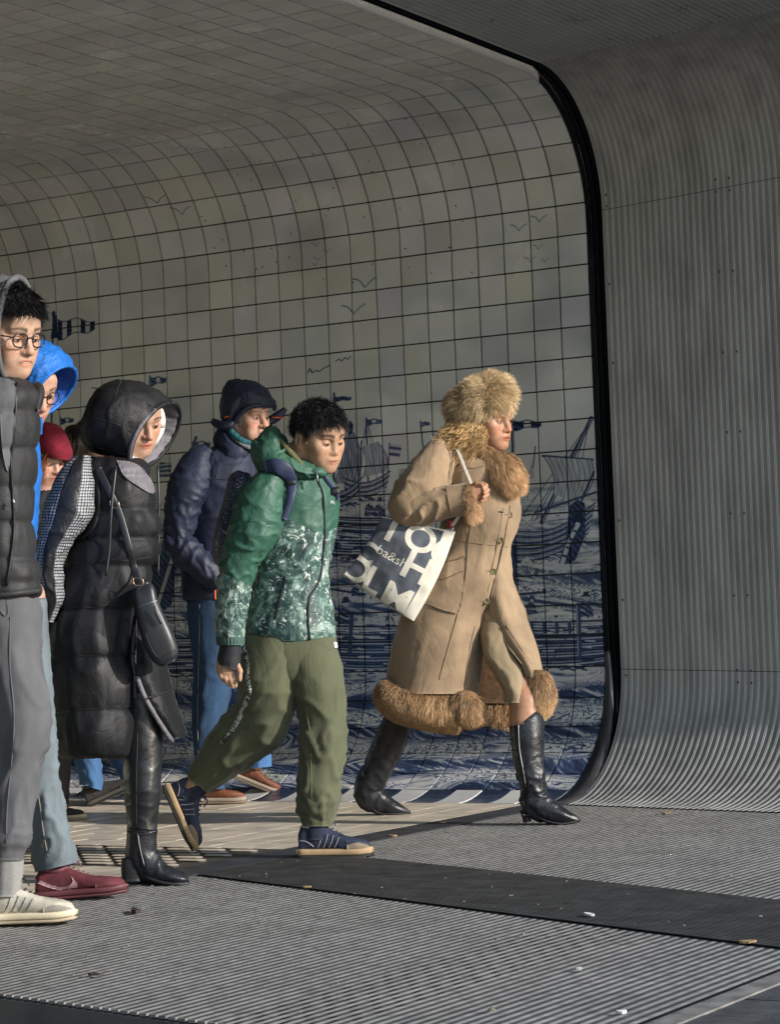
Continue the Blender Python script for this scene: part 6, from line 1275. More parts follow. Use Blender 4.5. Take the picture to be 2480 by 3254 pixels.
for pts, r_ in (([(368, 1480, .15), (360, 1550, .17), (352, 1640, .185), (347, 1740, .185), (336, 1830, .19)], .0042), ([(500, 1478, .0), (503, 1560, .02), (504, 1650, .02), (503, 1740, .02), (502, 1828, .02)], .0042)): H.tube('drawcord', pts, r_, M_LTH, 8, flat=.6)
lg = H.loft('leggings', [(448, 2200, 70, .075, .03), (451, 2380, 64, .066, .05), (451, 2450, 61, .062, .06), (452, 2517, 58, .058, .07), (452, 2600, 50, .05, .075), (452, 2646, 48, .048, .08)], M_LEGG, 48, .006, level=True, disp=summed(wr(.003, 1.5, 7, 241.), twist(.0022, 1.1, 20, .25, 242.)))
H.loft('legging_leg', [(446, 2200, 60, .065, -.08), (449, 2450, 52, .055, -.07), (450, 2640, 42, .045, -.06)], M_LEGG, 30, .012, level=True, parent=lg.o)
H.seam('leg_seam', lg, [(436, 2330), (434, 2420), (432, 2520), (434, 2630)], .0018, M_BLACK, lg.o, .0006)
bt = H.loft('boot', [(452, 2634, 49, .050, .08), (449, 2680, 48, .048, .08), (450, 2716, 52, .047, .08), (466, 2748, 54, .046, .082), (502, 2774, 40, .046, .085), (544, 2789, 27, .046, .09), (578, 2795, 18, .04, .09), (596, 2797, 10, .025, .09), (601, 2798, 4, .01, .09)], M_BOOT, 40, .006, disp=summed(wr(.0015, 2, 10, 251.), twist(.004, 1.2, 16, .5, 252., ([0, .3, .55, .8, 1], [.2, .8, 1, .5, .1]))))
H.loft('heel', [(416, 2726, 30, .036, .08), (417, 2760, 33, .036, .08), (418, 2801, 31, .034, .08)], M_SOLE, 24, .008, level=True, sq=3.5, parent=bt.o)
H.loft('sole', [(448, 2772, 6, .034, .08), (480, 2794, 7, .042, .084), (530, 2808, 7, .048, .09), (575, 2810, 7, .044, .09), (600, 2806, 5, .02, .09)], M_SOLE, 20, .008, sq=4, parent=bt.o)
H.seam('zip', bt, [(437, 2648), (444, 2696), (458, 2752)], .003, M_ZIP, bt.o, .0006); H.seam('strap', bt, [(405, 2642), (450, 2652), (498, 2640)], .004, M_BOOT, bt.o, .001)
# second boot, mostly hidden behind the first
bt2 = H.loft('boot', [(448, 2634, 44, .046, -.06), (446, 2716, 46, .045, -.06), (462, 2744, 48, .044, -.06), (498, 2764, 34, .044, -.058), (545, 2776, 20, .04, -.056), (585, 2780, 8, .02, -.056)], M_BOOT, 30, .008)
G = Fig('handbag', 'small dark grey leather crossbody bag hanging at the hip of the headscarf woman', 1.55, -3.52, 'handbag')
hb = G.loft('bag_body', [(450, 1858, 24, .03, .19), (456, 1872, 35, .042, .19), (464, 1915, 40, .052, .19), (482, 1975, 47, .058, .19), (505, 2035, 52, .06, .19), (526, 2082, 46, .056, .19), (535, 2102, 33, .05, .19), (538, 2108, 22, .04, .19)], M_LTH, 40, .008, sq=3.4, disp=wr(.003, 1.5, 8, 261.))
G.seam('zip', hb, [(440, 1930), (470, 1918), (500, 1908)], .0022, M_ZIP, hb.o, .001); G.tube('tassel', [(489, 1925, .26), (498, 1950, .262), (512, 1982, .26)], .005, M_LTH, 8, parent=hb.o, taper=[.4, 1, .8])
G.seam('fold', hb, [(462, 2010), (480, 2060), (506, 2092), (530, 2078), (558, 2066)], .002, M_BLACK, hb.o, .0008)
pts = [(310, 1486), (332, 1530), (352, 1572), (374, 1620), (396, 1690), (411, 1750), (426, 1806), (440, 1852)]
G.loft('strap', [(x, y, 11, .0035, float(H.on(vest, x, y, .010)[0])) for x, y in pts[:-1]] + [(440, 1856, 11, .0035, .215)], M_LTH, 14, .008)
for (x, y, dx, dy) in ((362, 1602, 13, 11), (437, 1848, 14, 12)):
    d_ = float(H.on(vest, x, y, .018)[0]) if y < 1800 else .222; G.tube('buckle', [(x - dx, y - dy, d_), (x + dx, y - dy + 4, d_), (x + dx + 3, y + dy, d_), (x - dx + 3, y + dy - 3, d_), (x - dx, y - dy, d_)], .0016, M_GOLD, 6)

# ------------------------------------------------------------------ man in the navy jacket
M_NAVY = mat('navy_softshell', (.012, .018, .044), rough=.62, var=.12, vscale=8, bump=.15, bscale=400, bdist=.001, wrinkle=.24, wscale=8)
M_NAVYD = mat('navy_seam', (.006, .008, .016), rough=.8)
M_JEAN = mat('blue_denim', (.022, .055, .115), rough=.9, var=.25, vscale=8, bump=.3, bscale=600, bdist=.001, wrinkle=.18, wscale=10, stretch=(1, 1, .4))
M_JEANL = mat('light_denim', (.13, .16, .178), rough=.9, var=.28, vscale=9, bump=.3, bscale=600, bdist=.001, wrinkle=.2, wscale=10, stretch=(1, 1, .4))
M_JEANB = mat('mid_denim', (.05, .13, .28), rough=.9, var=.22, vscale=8, bump=.3, bscale=600, bdist=.001, wrinkle=.2, wscale=10, stretch=(1, 1, .4))
M_JST = mat('jean_stitch', (.25, .22, .17), rough=.9)
M_ORNG = mat('orange_cord', (.75, .13, .02), rough=.6)
M_TEAL = mat('teal_scarf', (.015, .10, .12), rough=.95, var=.7, vscale=70, bump=.4, bscale=300)
M_GSCF = mat('grey_scarf', (.16, .16, .17), rough=.95, var=.5, vscale=80, bump=.4, bscale=300)
M_GRYH = mat('grey_hair', (.38, .36, .34), rough=.6, var=.3, vscale=60, tint=True)
SH_BRN = dict(upper=mat('brown_leather', (.155, .050, .022), rough=.6, var=.3, vscale=14, bump=.3, bscale=150, bdist=.002), mid=mat('tan_midsole', (.30, .24, .19), rough=.8, var=.15), out=mat('tan_outsole', (.20, .15, .11), rough=.85), cap=None, lace=mat('brown_lace', (.10, .04, .02), rough=.8))
N_ = Fig('person', 'older man in a navy hooded jacket and blue jeans, looking ahead', 0.0, -.62)
N_.head((846, 1353), .0, 47, 2, 2, 1.03, nose_l=.005, nose_w=1.3, lips=.85, jaw=1.08, brow=1.3, old=True)
N_.face_marks(lip=(1.02, .62, .60), lid=(.86, .70, .66), brow=(.30, .27, .25), blush=(1.10, .82, .78), stubble=(.86, .84, .84), brow_w=.0078)
N_.limb([(775, 1420, 0, .06), (720, 1520, 0, .11), (690, 1700, 0, .11), (680, 1880, 0, .11)], .03); N_.limb([(690, 1470, .03, .035), (625, 1515, .11, .035), (566, 1712, .15, .03), (604, 1766, .17, .03), (684, 1834, .18, .026)]); N_.limb([(770, 1480, -.1, .05), (780, 1600, -.12, .04)])
N_.limb([(670, 1880, 0, .06), (672, 2200, .05, .05), (680, 2490, .12, .035)]); N_.limb([(690, 1880, -.05, .06), (780, 2200, -.12, .05), (812, 2430, -.2, .035)])
N_.body((.50, .290, .210), M_SKIN, .0045)
N_.eyes(M_EYE, M_LASH, gaze=.3, open_=.5, down=.1)
rg = np.random.default_rng(77); q = rg.uniform(0, 1, (220, 2)); Q = np.array([N_.O + N_.R @ (np.array([.010 + .022 * a, -.076 + .004 * b, -.022 + .062 * b]) * N_.hs) for a, b in q]); strands('grey_sideburn', Q, np.tile(-N_.R[:, 1], (220, 1)), M_GRYH, N_.root, .012, .0007, N_.R @ np.array([.1, 0, -.8]), .3, .25, .2, rg.uniform(.5, 1.3, (220, 1)) * np.ones(3), 5)
nj = N_.loft('jacket', [(744, 1402, 44, .09, .0), (736, 1428, 70, .12, 0), (716, 1460, 98, .15, 0), (706, 1520, 112, .165, 0), (704, 1600, 116, .17, 0), (698, 1700, 112, .17, 0), (684, 1800, 104, .17, 0), (672, 1880, 92, .165, 0), (671, 1902, 88, .155, 0), (671, 1908, 80, .14, 0)], M_NAVY, 64, .010, level=True, sq=2.2, disp=summed(wr(.006, 1.5, 5, 301.), twist(.010, 1.7, 8, .6, 302.)))
na = N_.loft('sleeve', [(668, 1424, 20, .05, .06), (640, 1456, 46, .08, .09), (610, 1520, 64, .095, .12), (586, 1590, 60, .09, .135), (574, 1655, 50, .08, .145), (567, 1705, 43, .07, .15), (566, 1740, 32, .055, .155), (570, 1756, 10, .02, .155)], M_NAVY, 44, .008, disp=summed(wr(.004, 1.5, 8, 311.), twist(.012, 1.4, 14, .6, 312., ([0, .3, .6, 1], [.2, .6, 1, 1]))), parent=nj.o)
nb2 = N_.loft('sleeve', [(536, 1690, 12, .03, .15), (548, 1704, 34, .06, .155), (566, 1724, 44, .07, .16), (604, 1764, 46, .07, .17), (648, 1806, 42, .066, .18), (684, 1838, 35, .058, .18), (702, 1853, 28, .05, .17)], M_NAVY, 40, .008, disp=summed(wr(.004, 1.5, 8, 321.), twist(.013, 1.3, 15, .6, 322.)), parent=nj.o)
N_.loft('collar', [(716, 1362, 26, .08, .01), (724, 1385, 44, .095, .02), (736, 1412, 56, .105, .03), (744, 1440, 54, .11, .04), (740, 1470, 50, .10, .04)], M_NAVY, 40, .008, level=True, disp=twist(.008, 1.6, 18, .4, 331.), parent=nj.o)
N_.tube('scarf', [(728, 1362, .10), (745, 1382, .125), (772, 1402, .135), (806, 1414, .11), (828, 1412, .07)], .015, M_TEAL, 10, flat=.8); N_.tube('scarf', [(740, 1386, .12), (768, 1411, .135), (800, 1424, .12), (822, 1424, .08)], .010, M_GSCF, 8)
for pts in ([(676, 1440), (690, 1480), (680, 1530), (640, 1600)], [(640, 1520), (700, 1524), (760, 1524)], [(612, 1860), (640, 1872), (690, 1878)]): N_.seam('jacket_seam', [nj, na], pts, .0022, M_NAVYD, nj.o, .001)
N_.tube('drawcord', [(684, 1862, .19), (683, 1880, .19), (684, 1905, .19)], .004, M_ORNG, 8)
hdm = N_.loft('hood', [(768, 1208, 12, .02, -.005), (769, 1213, 42, .06, -.005), (779, 1228, 62, .09, -.005), (785, 1250, 76, .108, -.005), (789, 1270, 85, .118, -.005), (790, 1284, 88, .120, -.005), (788, 1293, 84, .112, -.005)], M_NAVY, 56, .006, ang=[4, 4, 4, 4, 3, 2, 1], disp=summed(wr(.003, 2, 12, 341.), twist(.006, 2, 20, .3, 342.)), parent=nj.o)
N_.loft('hood', [(752, 1262, 48, .11, .0), (742, 1292, 42, .112, .01), (732, 1318, 30, .10, .02), (724, 1344, 20, .085, .03), (716, 1370, 22, .08, .03)], M_NAVY, 44, .007, level=True, disp=summed(wr(.003, 2, 12, 351.), twist(.007, 1.6, 18, .4, 352.)), parent=nj.o)
N_.tube('hood_rim', [(872, 1300, -.06), (872, 1288, .0), (838, 1287, .085), (800, 1291, .118), (776, 1304, .125), (758, 1322, .12), (742, 1346, .11)], .0105, M_NAVY, 10, parent=nj.o)
for pts in ([(775, 1212), (784, 1240), (788, 1270), (792, 1290)],): N_.seam('hood_seam', hdm, pts, .002, M_NAVYD, nj.o, .0004)
N_.loft('chin_flap', [(671, 1336, 8, .02, .08), (682, 1342, 12, .02, .09), (704, 1352, 15, .03, .11), (730, 1350, 15, .03, .12), (742, 1338, 10, .02, .12)], M_NAVY, 20, .006, parent=nj.o); N_.loft('chin_flap', [(846, 1344, 12, .02, -.10), (868, 1332, 15, .02, -.12), (890, 1316, 14, .015, -.13), (908, 1298, 7, .01, -.14)], M_NAVY, 20, .006, parent=nj.o)
N_.tube('cord', [(864, 1326, -.08), (884, 1327, -.085), (908, 1327, -.09)], .0032, M_ORNG, 8); N_.tube('cord', [(714, 1328, .125), (720, 1324, .132), (727, 1324, .13)], .0034, M_ORNG, 8)
nt_ = N_.loft('jeans', [(676, 1885, 84, .145, 0), (674, 1950, 80, .14, .0), (674, 2010, 74, .12, .01), (676, 2080, 64, .10, .02), (676, 2143, 58, .09, .03), (672, 2214, 60, .088, .045), (664, 2290, 52, .08, .06), (662, 2381, 47, .075, .085), (666, 2450, 45, .072, .11), (670, 2508, 45, .072, .12)], M_JEAN, 48, .009, level=True, disp=summed(wr(.004, 1.5, 7, 361.), twist(.008, 1.4, 9, .6, 362., ([0, .3, .5, 1], [.2, .6, 1, .7]))))
N_.loft('jeans_leg', [(700, 1900, 70, .11, -.04), (740, 2050, 66, .10, -.08), (775, 2190, 58, .085, -.13), (798, 2310, 50, .075, -.17), (814, 2400, 44, .07, -.20), (818, 2440, 43, .068, -.20)], M_JEANB, 40, .01, disp=twist(.008, 1.4, 10, .5, 371.), parent=nt_.o)
N_.seam('jean_seam', nt_, [(634, 1920), (634, 2000), (630, 2143), (628, 2290), (632, 2450)], .0016, M_JST, nt_.o, .0008)
shoe(N_, (588, 2553), (782, 2552), (0, -1), .12, .12, SH_BRN, cap=False, laces=3, hgt=1.05); shoe(N_, (718, 2462), (890, 2531), (.38, -.92), -.19, -.21, SH_BRN, cap=False, laces=3, hgt=1.05)
# ------------------------------------------------------------------ young man at the left edge: grey hoodie, black puffer, glasses
M_HOODG = mat('grey_jersey', (.105, .108, .115), rough=.95, var=.18, vscale=14, bump=.35, bscale=500, bdist=.001, wrinkle=.14, wscale=9)
M_JOG = mat('grey_joggers', (.095, .095, .102), rough=.95, var=.16, vscale=12, bump=.35, bscale=500, bdist=.001, fine=.18, wrinkle=.16, wscale=7, wstretch=(1, 1, .5))
M_PUFG = mat('charcoal_quilt', (.014, .0135, .0145), rough=.68, var=.2, vscale=10, bump=.2, bscale=250, bdist=.001, wrinkle=.2, wscale=8)
M_FRM = mat('glasses_frame', (.010, .010, .012), rough=.25)
M_SOCKG = mat('grey_sock', (.24, .235, .225), rough=.95, var=.1, vscale=30, bump=.4, bscale=300)
SH_CRM = dict(upper=mat('cream_mesh', (.46, .42, .345), rough=.8, var=.22, vscale=22, bump=.4, bscale=300, bdist=.002), mid=mat('cream_midsole', (.62, .53, .38), rough=.6, var=.08, vscale=12), out=mat('cream_outsole', (.38, .31, .22), rough=.7), cap=mat('grey_suede', (.26, .24, .21), rough=.95, var=.12, vscale=30), lace=mat('black_lace', (.02, .02, .024), rough=.85, var=.2, vscale=60), stripe=mat('grey_side_line', (.30, .29, .28), rough=.6))
Lm_ = Fig('person', 'young man with glasses in grey hood, black puffer vest and grey joggers', 1.75, -4.45)
Lm_.head((99, 1121), .0, 50, 13, 3, 1.02, nose_l=.002, nose_w=1.08, lips=1.0, jaw=1.0, smile=.55)
Lm_.face_marks(lip=(1.08, .68, .64), lid=(.88, .76, .70), brow=(.09, .07, .06), blush=(1.06, .90, .86), brow_w=.0070)
Lm_.limb([(0, 1200, 0, .055), (-10, 1320, 0, .08), (-14, 1600, 0, .085), (-10, 1850, 0, .09)], .03); Lm_.limb([(-60, 1300, .04, .04), (-100, 1400, .05, .035), (-100, 1600, .05, .03)]); Lm_.limb([(10, 1300, -.05, .045), (-10, 1450, -.06, .035), (-10, 1600, -.06, .03)])
Lm_.limb([(0, 1850, 0, .08), (50, 2300, .08, .05), (15, 2720, .10, .035), (15, 2810, .10, .034)]); Lm_.limb([(-30, 1850, -.05, .08), (-120, 2300, -.1, .05), (-180, 2700, -.1, .035)])
Lm_.body((.45, .275, .190), M_SKIN, .0042)
Lm_.eyes(M_EYE, M_LASH, gaze=.3, open_=.3, down=.6); glasses(Lm_, M_FRM, r=.0021)
M_TEETH = mat('teeth', (.62, .58, .52), rough=.3)
tube3('teeth', np.array([Lm_.O + Lm_.R @ (np.array([.0945 - 6 * y * y, y, -.0664 + 8 * y * y]) * Lm_.hs) for y in np.linspace(-.013, .013, 7)]), .0012, M_TEETH, 6, Lm_.root)
def lflow(p): f = np.zeros((len(p), 3)); f[:, 0] = .7; f[:, 1] = -.35 + .3 * pnoise(p * 24); f[:, 2] = np.where(p[:, 0] > .05, -.12, .15); return f
haircap(Lm_, M_HAIRC, M_HAIRB, front=.064, side=.02, back=-.05, puff=.022, n=6000, L=.032, Wd=.0012, seed=51, flow=lflow, lift=.14, rnd=.08, burn=-.01)
lv = Lm_.loft('puffer_vest', [(-5, 1192, 60, .10, 0), (0, 1222, 96, .14, 0), (2, 1250, 120, .16, 0), (-4, 1300, 124, .165, 0), (-6, 1383, 126, .17, 0), (-10, 1475, 124, .17, 0), (-12, 1537, 120, .17, 0), (-14, 1621, 116, .17, 0), (-10, 1733, 116, .17, 0), (0, 1800, 118, .17, 0), (6, 1850, 122, .17, 0), (8, 1888, 118, .165, 0), (8, 1902, 106, .15, 0)], M_PUFG, 72, .008, level=True, sq=2.2, disp=summed(quilt(.013, [0, .16, .33, .5, .66, .82, .93, 1], 1.7, 4.0, .3), wr(.004, 2, 8, 401.)))
Lm_.patch('hoodie_front', [lv], [(-8, 1196), (30, 1204), (52, 1216), (50, 1280), (44, 1360), (36, 1440), (24, 1500), (8, 1440), (0, 1330)], M_HOODG, lv.o, .006, .01)
Lm_.seam('zip', lv, [(52, 1216), (50, 1290), (42, 1390), (34, 1480), (40, 1570), (44, 1680), (36, 1760), (20, 1860)], .004, M_BKL, lv.o, .004); Lm_.tube('zip_pull', [(40, 1586, .19), (44, 1600, .192)], .004, M_ZIP, 8, parent=lv.o)
Lm_.seam('hem_band', lv, [(-90, 1880), (0, 1890), (60, 1884), (124, 1876)], .010, M_PUFG, lv.o, -.002)
Lm_.loft('vest_collar', [(104, 1222, 16, .03, -.02), (118, 1236, 22, .05, .0), (124, 1262, 16, .05, .02), (116, 1300, 12, .04, .04)], M_PUFG, 24, .007, parent=lv.o)
lh = Lm_.loft('hood', [(-190, 1060, 30, .05, -.01), (-150, 1055, 120, .12, -.01), (-80, 1045, 160, .15, -.01), (-10, 1048, 172, .152, -.01), (46, 1050, 172, .14, -.01)], M_HOODG, 64, .009, ang=[-90, -90, -89, -88, -87], shear=[(0, 0), (10, 0), (25, 0), (42, 0), (56, 0)], caps=(True, False), disp=summed(wr(.004, 2, 9, 411.), twist(.007, 1.8, 14, .4, 412.)), parent=lv.o)
Lm_.loft('hood_lining', [(47, 1050, 168, .137, -.01), (34, 1050, 158, .128, -.01), (-10, 1050, 150, .124, -.01)], M_HOODG, 56, .010, ang=[-87, -87, -88], shear=[(56, 0), (52, 0), (40, 0)], caps=(False, True), parent=lv.o)
Lm_.tube('hood_rim', [(46 + math.cos(math.radians(-87)) * 170 * math.cos(q) - 56 * math.sin(q), 1050 + math.sin(math.radians(-87)) * 170 * math.cos(q), -.01 + .138 * math.sin(q)) for q in np.linspace(0, 2 * math.pi, 19)], .0095, M_HOODG, 10, parent=lv.o)
jg = Lm_.loft('joggers', [(2, 1860, 112, .155, 0), (4, 1910, 118, .158, 0), (10, 1960, 124, .155, .01), (18, 2062, 112, .14, .03), (32, 2146, 110, .13, .05), (56, 2230, 104, .118, .07), (68, 2290, 96, .11, .085), (66, 2354, 92, .105, .09), (52, 2410, 84, .098, .09), (42, 2500, 79, .09, .095), (30, 2621, 75, .084, .10), (26, 2683, 72, .08, .10), (20, 2700, 64, .07, .10), (16, 2734, 62, .066, .10)], M_JOG, 60, .008, level=True, disp=summed(wr(.005, 1.5, 5, 421.), twist(.011, 1.4, 7, .6, 422., ([0, .1, .45, .6, .85, 1], [.2, .5, .9, 1, .7, .1])), twist(.007, 1, 24, .3, 423., ([0, .84, .9, .95, 1], [0, 0, 1, .4, 0]))))
Lm_.seam('leg_seam', jg, [(32, 1960), (30, 2100), (44, 2280), (36, 2420), (22, 2560), (18, 2680)], .002, M_HOODG, jg.o, .0004); Lm_.patch('pocket_flap', [jg], [(-10, 1890), (14, 1900), (24, 1952), (14, 1958), (-10, 1920)], M_JOG, jg.o, .004, .004)
Lm_.loft('jogger_leg', [(-60, 1900, 90, .13, -.05), (-110, 2150, 88, .12, -.08), (-150, 2400, 80, .1, -.1), (-185, 2700, 66, .08, -.1)], M_JOG, 36, .014, parent=jg.o)
Lm_.loft('sock', [(18, 2726, 58, .060, .10), (16, 2780, 56, .056, .10), (14, 2824, 54, .052, .10), (12, 2850, 50, .05, .10)], M_SOCKG, 40, .007, level=True, disp=lambda th, v, vf: .001 * np.sin(th * 30))
shoe(Lm_, (-72, 2938), (240, 2926), (.05, -1), .10, .10, SH_CRM, hgt=1.18, wide=1.1)
# ------------------------------------------------------------------ man in the blue hooded jacket
M_BLUE = mat('bright_blue_shell', (.008, .130, .480), rough=.6, var=.10, vscale=10, bump=.15, bscale=300, bdist=.001, wrinkle=.4, wscale=15)
M_BLUED = mat('blue_lining', (.006, .070, .330), rough=.6, wrinkle=.5, wscale=18)
SH_MAR = dict(upper=mat('maroon_suede', (.098, .017, .025), rough=.85, var=.25, vscale=16, bump=.25, bscale=300, bdist=.001), mid=mat('maroon_midsole', (.105, .028, .034), rough=.6, var=.15, vscale=12), out=mat('maroon_outsole', (.11, .03, .035), rough=.7), cap=mat('maroon_toe', (.12, .022, .032), rough=.8, var=.15, vscale=20), lace=mat('pink_lace', (.17, .06, .08), rough=.85, var=.2, vscale=60))
U = Fig('person', 'man in a bright blue hood, glasses, light jeans and maroon shoes', 1.45, -4.0)
U.head((139, 1303), -.02, 48, 27, 4, 1.0, nose_l=.0, nose_w=1.05, lips=.9); U.face_marks(lip=(1.0, .66, .62), lid=(.86, .74, .68), brow=(.12, .09, .08), blush=(1.08, .86, .80), stubble=(.84, .80, .78))
U.limb([(70, 1330, 0, .05), (20, 1440, 0, .08), (5, 1650, 0, .09), (10, 1900, 0, .09)], .03); U.limb([(20, 1450, -.06, .045), (20, 1600, -.08, .035)]); U.limb([(-10, 1450, .06, .045), (-10, 1600, .08, .035)])
U.limb([(70, 1900, 0, .07), (120, 2350, .02, .05), (155, 2730, .04, .034)]); U.limb([(40, 1900, -.05, .07), (0, 2350, -.1, .05), (-60, 2680, -.15, .034)])
U.body((.48, .28, .20), M_SKIN, .0045); U.eyes(M_EYE, M_LASH, gaze=.2, open_=.4, down=.4); glasses(U, M_FRM, r=.0020)
uj = U.loft('jacket', [(64, 1318, 52, .10, 0), (46, 1350, 76, .13, 0), (22, 1400, 102, .15, 0), (2, 1467, 126, .16, 0), (0, 1579, 126, .165, 0), (-6, 1700, 122, .165, 0), (-10, 1850, 124, .165, 0), (-10, 1930, 124, .16, 0)], M_BLUE, 56, .012, level=True, disp=summed(wr(.004, 1.5, 6, 501.), twist(.006, 1.7, 12, .5, 502.)))
U.loft('hood', [(42, 1130, 16, .04, -.01), (62, 1145, 74, .11, -.01), (102, 1175, 102, .14, -.01), (146, 1214, 104, .14, -.01), (170, 1240, 96, .125, -.01)], M_BLUE, 64, .007, ang=[-50] * 5, shear=[(0, 0), (5, 3), (12, 9), (24, 17), (36, 27)], caps=(True, False), disp=summed(wr(.004, 2.4, 14, 511.), twist(.008, 2.0, 20, .5, 512.)), parent=uj.o)
U.loft('hood_lining', [(171, 1241, 94, .123, -.01), (158, 1228, 86, .114, -.01), (130, 1200, 80, .105, -.01)], M_BLUED, 48, .008, ang=[-50] * 3, shear=[(36, 27), (32, 24), (22, 16)], caps=(False, True), disp=wr(.004, 3, 16, 521.), parent=uj.o)
U.tube('hood_rim', [(170 + math.cos(math.radians(-50)) * 95 * math.cos(q) - 36 * math.sin(q), 1240 + math.sin(math.radians(-50)) * 95 * math.cos(q) - 27 * math.sin(q), -.01 + .124 * math.sin(q)) for q in np.linspace(0, 2 * math.pi, 19)], .006, M_BLUE, 8, parent=uj.o)
U.loft('hood_neck', [(112, 1325, 24, .08, -.03), (104, 1345, 30, .10, -.02), (92, 1380, 36, .12, -.01)], M_BLUE, 36, .008, level=True, disp=twist(.006, 2, 20, .4, 531.), parent=uj.o)
uq = U.loft('jeans', [(60, 1900, 90, .15, 0), (70, 2050, 86, .13, .0), (96, 2200, 74, .11, .02), (118, 2354, 62, .095, .03), (130, 2517, 62, .088, .035), (148, 2600, 64, .086, .04), (162, 2671, 64, .082, .04), (174, 2722, 72, .084, .04), (180, 2756, 70, .082, .04)], M_JEANL, 52, .008, ang=[0, 0, 0, 0, 0, 0, -3, -10, -13], disp=summed(wr(.004, 1.5, 7, 541.), twist(.010, 1.2, 16, .6, 542., ([0, .5, .75, .9, 1], [.2, .5, 1, 1.1, .2]))))
U.loft('jeans_leg', [(40, 1900, 80, .13, -.06), (0, 2300, 66, .10, -.12), (-60, 2680, 56, .08, -.16)], M_JEANL, 32, .016, parent=uq.o)
U.seam('jean_seam', uq, [(112, 2480), (126, 2560), (138, 2650), (152, 2722)], .0018, M_JST, uq.o, .0008)
us_, Pu, Du = shoe(U, (104, 2862), (402, 2838), (.04, -1), .05, .05, SH_MAR, hgt=1.0)
M_SWO = mat('pale_side_mark', (.42, .24, .25), rough=.7)
U.patch('side_mark', [us_], [(108, 2786), (150, 2806), (190, 2817), (218, 2814), (231, 2800), (225, 2784), (240, 2797), (248, 2812), (242, 2824), (215, 2831), (175, 2826), (135, 2814), (110, 2800)], M_SWO, us_.o, .002, .003, res=5)
# ------------------------------------------------------------------ man in the dark red beanie
M_BEAN = mat('red_knit', (.175, .006, .020), rough=.95, var=.45, vscale=45, bump=.7, bscale=240, bdist=.003, stretch=(1, 1, 3))
M_DARK = mat('dark_coat', (.016, .016, .018), rough=.8, var=.2, wrinkle=.2)
M_GING = mat('red_hair', (.26, .075, .025), rough=.5, var=.3, vscale=50, tint=True)
SH_BLK = dict(upper=mat('black_canvas', (.013, .013, .015), rough=.85, var=.2, bump=.3, bscale=400), mid=mat('beige_rubber', (.36, .30, .23), rough=.75, var=.2, vscale=20), out=mat('beige_outsole', (.25, .21, .16), rough=.8), cap=None, lace=mat('grey_lace', (.12, .12, .12), rough=.8))
E_ = Fig('person', 'man in a dark red knitted beanie with short beard, behind the headscarf woman', -.20, -1.58)
E_.head((184, 1502), .0, 52, 18, 6, .98, nose_w=1.1, lips=.9); E_.face_marks(lip=(1.05, .66, .64), lid=(.84, .70, .66), brow=(.40, .26, .18), blush=(1.10, .78, .74), stubble=(.55, .40, .32))
E_.limb([(140, 1560, 0, .05), (120, 1650, 0, .10), (120, 1850, 0, .10), (120, 2020, 0, .10)], .03); E_.limb([(80, 1650, .05, .045), (60, 1800, .08, .035)]); E_.limb([(160, 1650, -.05, .045), (170, 1800, -.08, .035)]); E_.limb([(120, 2020, 0, .07), (180, 2320, 0, .05), (170, 2560, 0, .034)]); E_.limb([(110, 2020, -.04, .07), (60, 2320, -.1, .05), (40, 2540, -.15, .034)])
E_.body((.52, .32, .245), M_SKIN, .005); E_.eyes(M_EYE, M_LASH, gaze=.2, open_=.3, down=.6)
bn2 = E_.loft('beanie', [(150, 1342, 8, .02, .0), (150, 1346, 30, .05, .0), (154, 1360, 48, .08, .0), (160, 1390, 60, .105, .0), (166, 1424, 64, .112, .0), (170, 1446, 60, .108, .0), (171, 1456, 56, .10, .0)], M_BEAN, 90, .006, ang=[8] * 7, disp=summed(wr(.003, 2, 12, 601.), lambda th, v, vf: .0018 * np.sin(th * 44) * np.interp(vf, [0, .62, .72, 1], [0, 0, 1, 1]), lambda th, v, vf: .0015 * np.sin(v * 500) * np.interp(vf, [0, .6, .7, 1], [1, 1, 0, 0])))
rg = np.random.default_rng(61); Ph = E_.pt(rg.uniform(118, 150, 260), rg.uniform(1436, 1462, 260), rg.uniform(.04, .10, 260)); strands('hair', Ph, np.tile(wdir(-.2, .3, .3), (260, 1)), M_GING, E_.root, .06, .0012, wdir(-.15, .9), .2, .15, .3, rg.uniform(.6, 1.3, (260, 1)) * np.ones(3), 6)
E_.loft('coat', [(140, 1560, 44, .08, 0), (124, 1600, 84, .13, 0), (118, 1700, 92, .15, 0), (116, 1850, 90, .15, 0), (116, 2010, 92, .15, 0)], M_DARK, 48, .014, level=True, disp=twist(.008, 1.7, 9, .5, 611.))
eq = E_.loft('jeans', [(118, 1990, 86, .14, 0), (150, 2150, 60, .10, 0), (178, 2330, 50, .085, 0), (176, 2480, 44, .075, 0), (172, 2566, 42, .07, 0)], M_DARK, 40, .012, level=True, disp=twist(.007, 1.4, 10, .5, 621.)); E_.loft('jeans_leg', [(110, 2000, 70, .11, -.04), (66, 2320, 50, .085, -.12), (40, 2540, 42, .07, -.16)], M_DARK, 32, .016, parent=eq.o)
shoe(E_, (82, 2610), (272, 2604), (.03, -1), .0, .0, SH_BLK, cap=False, laces=3, hgt=.95)
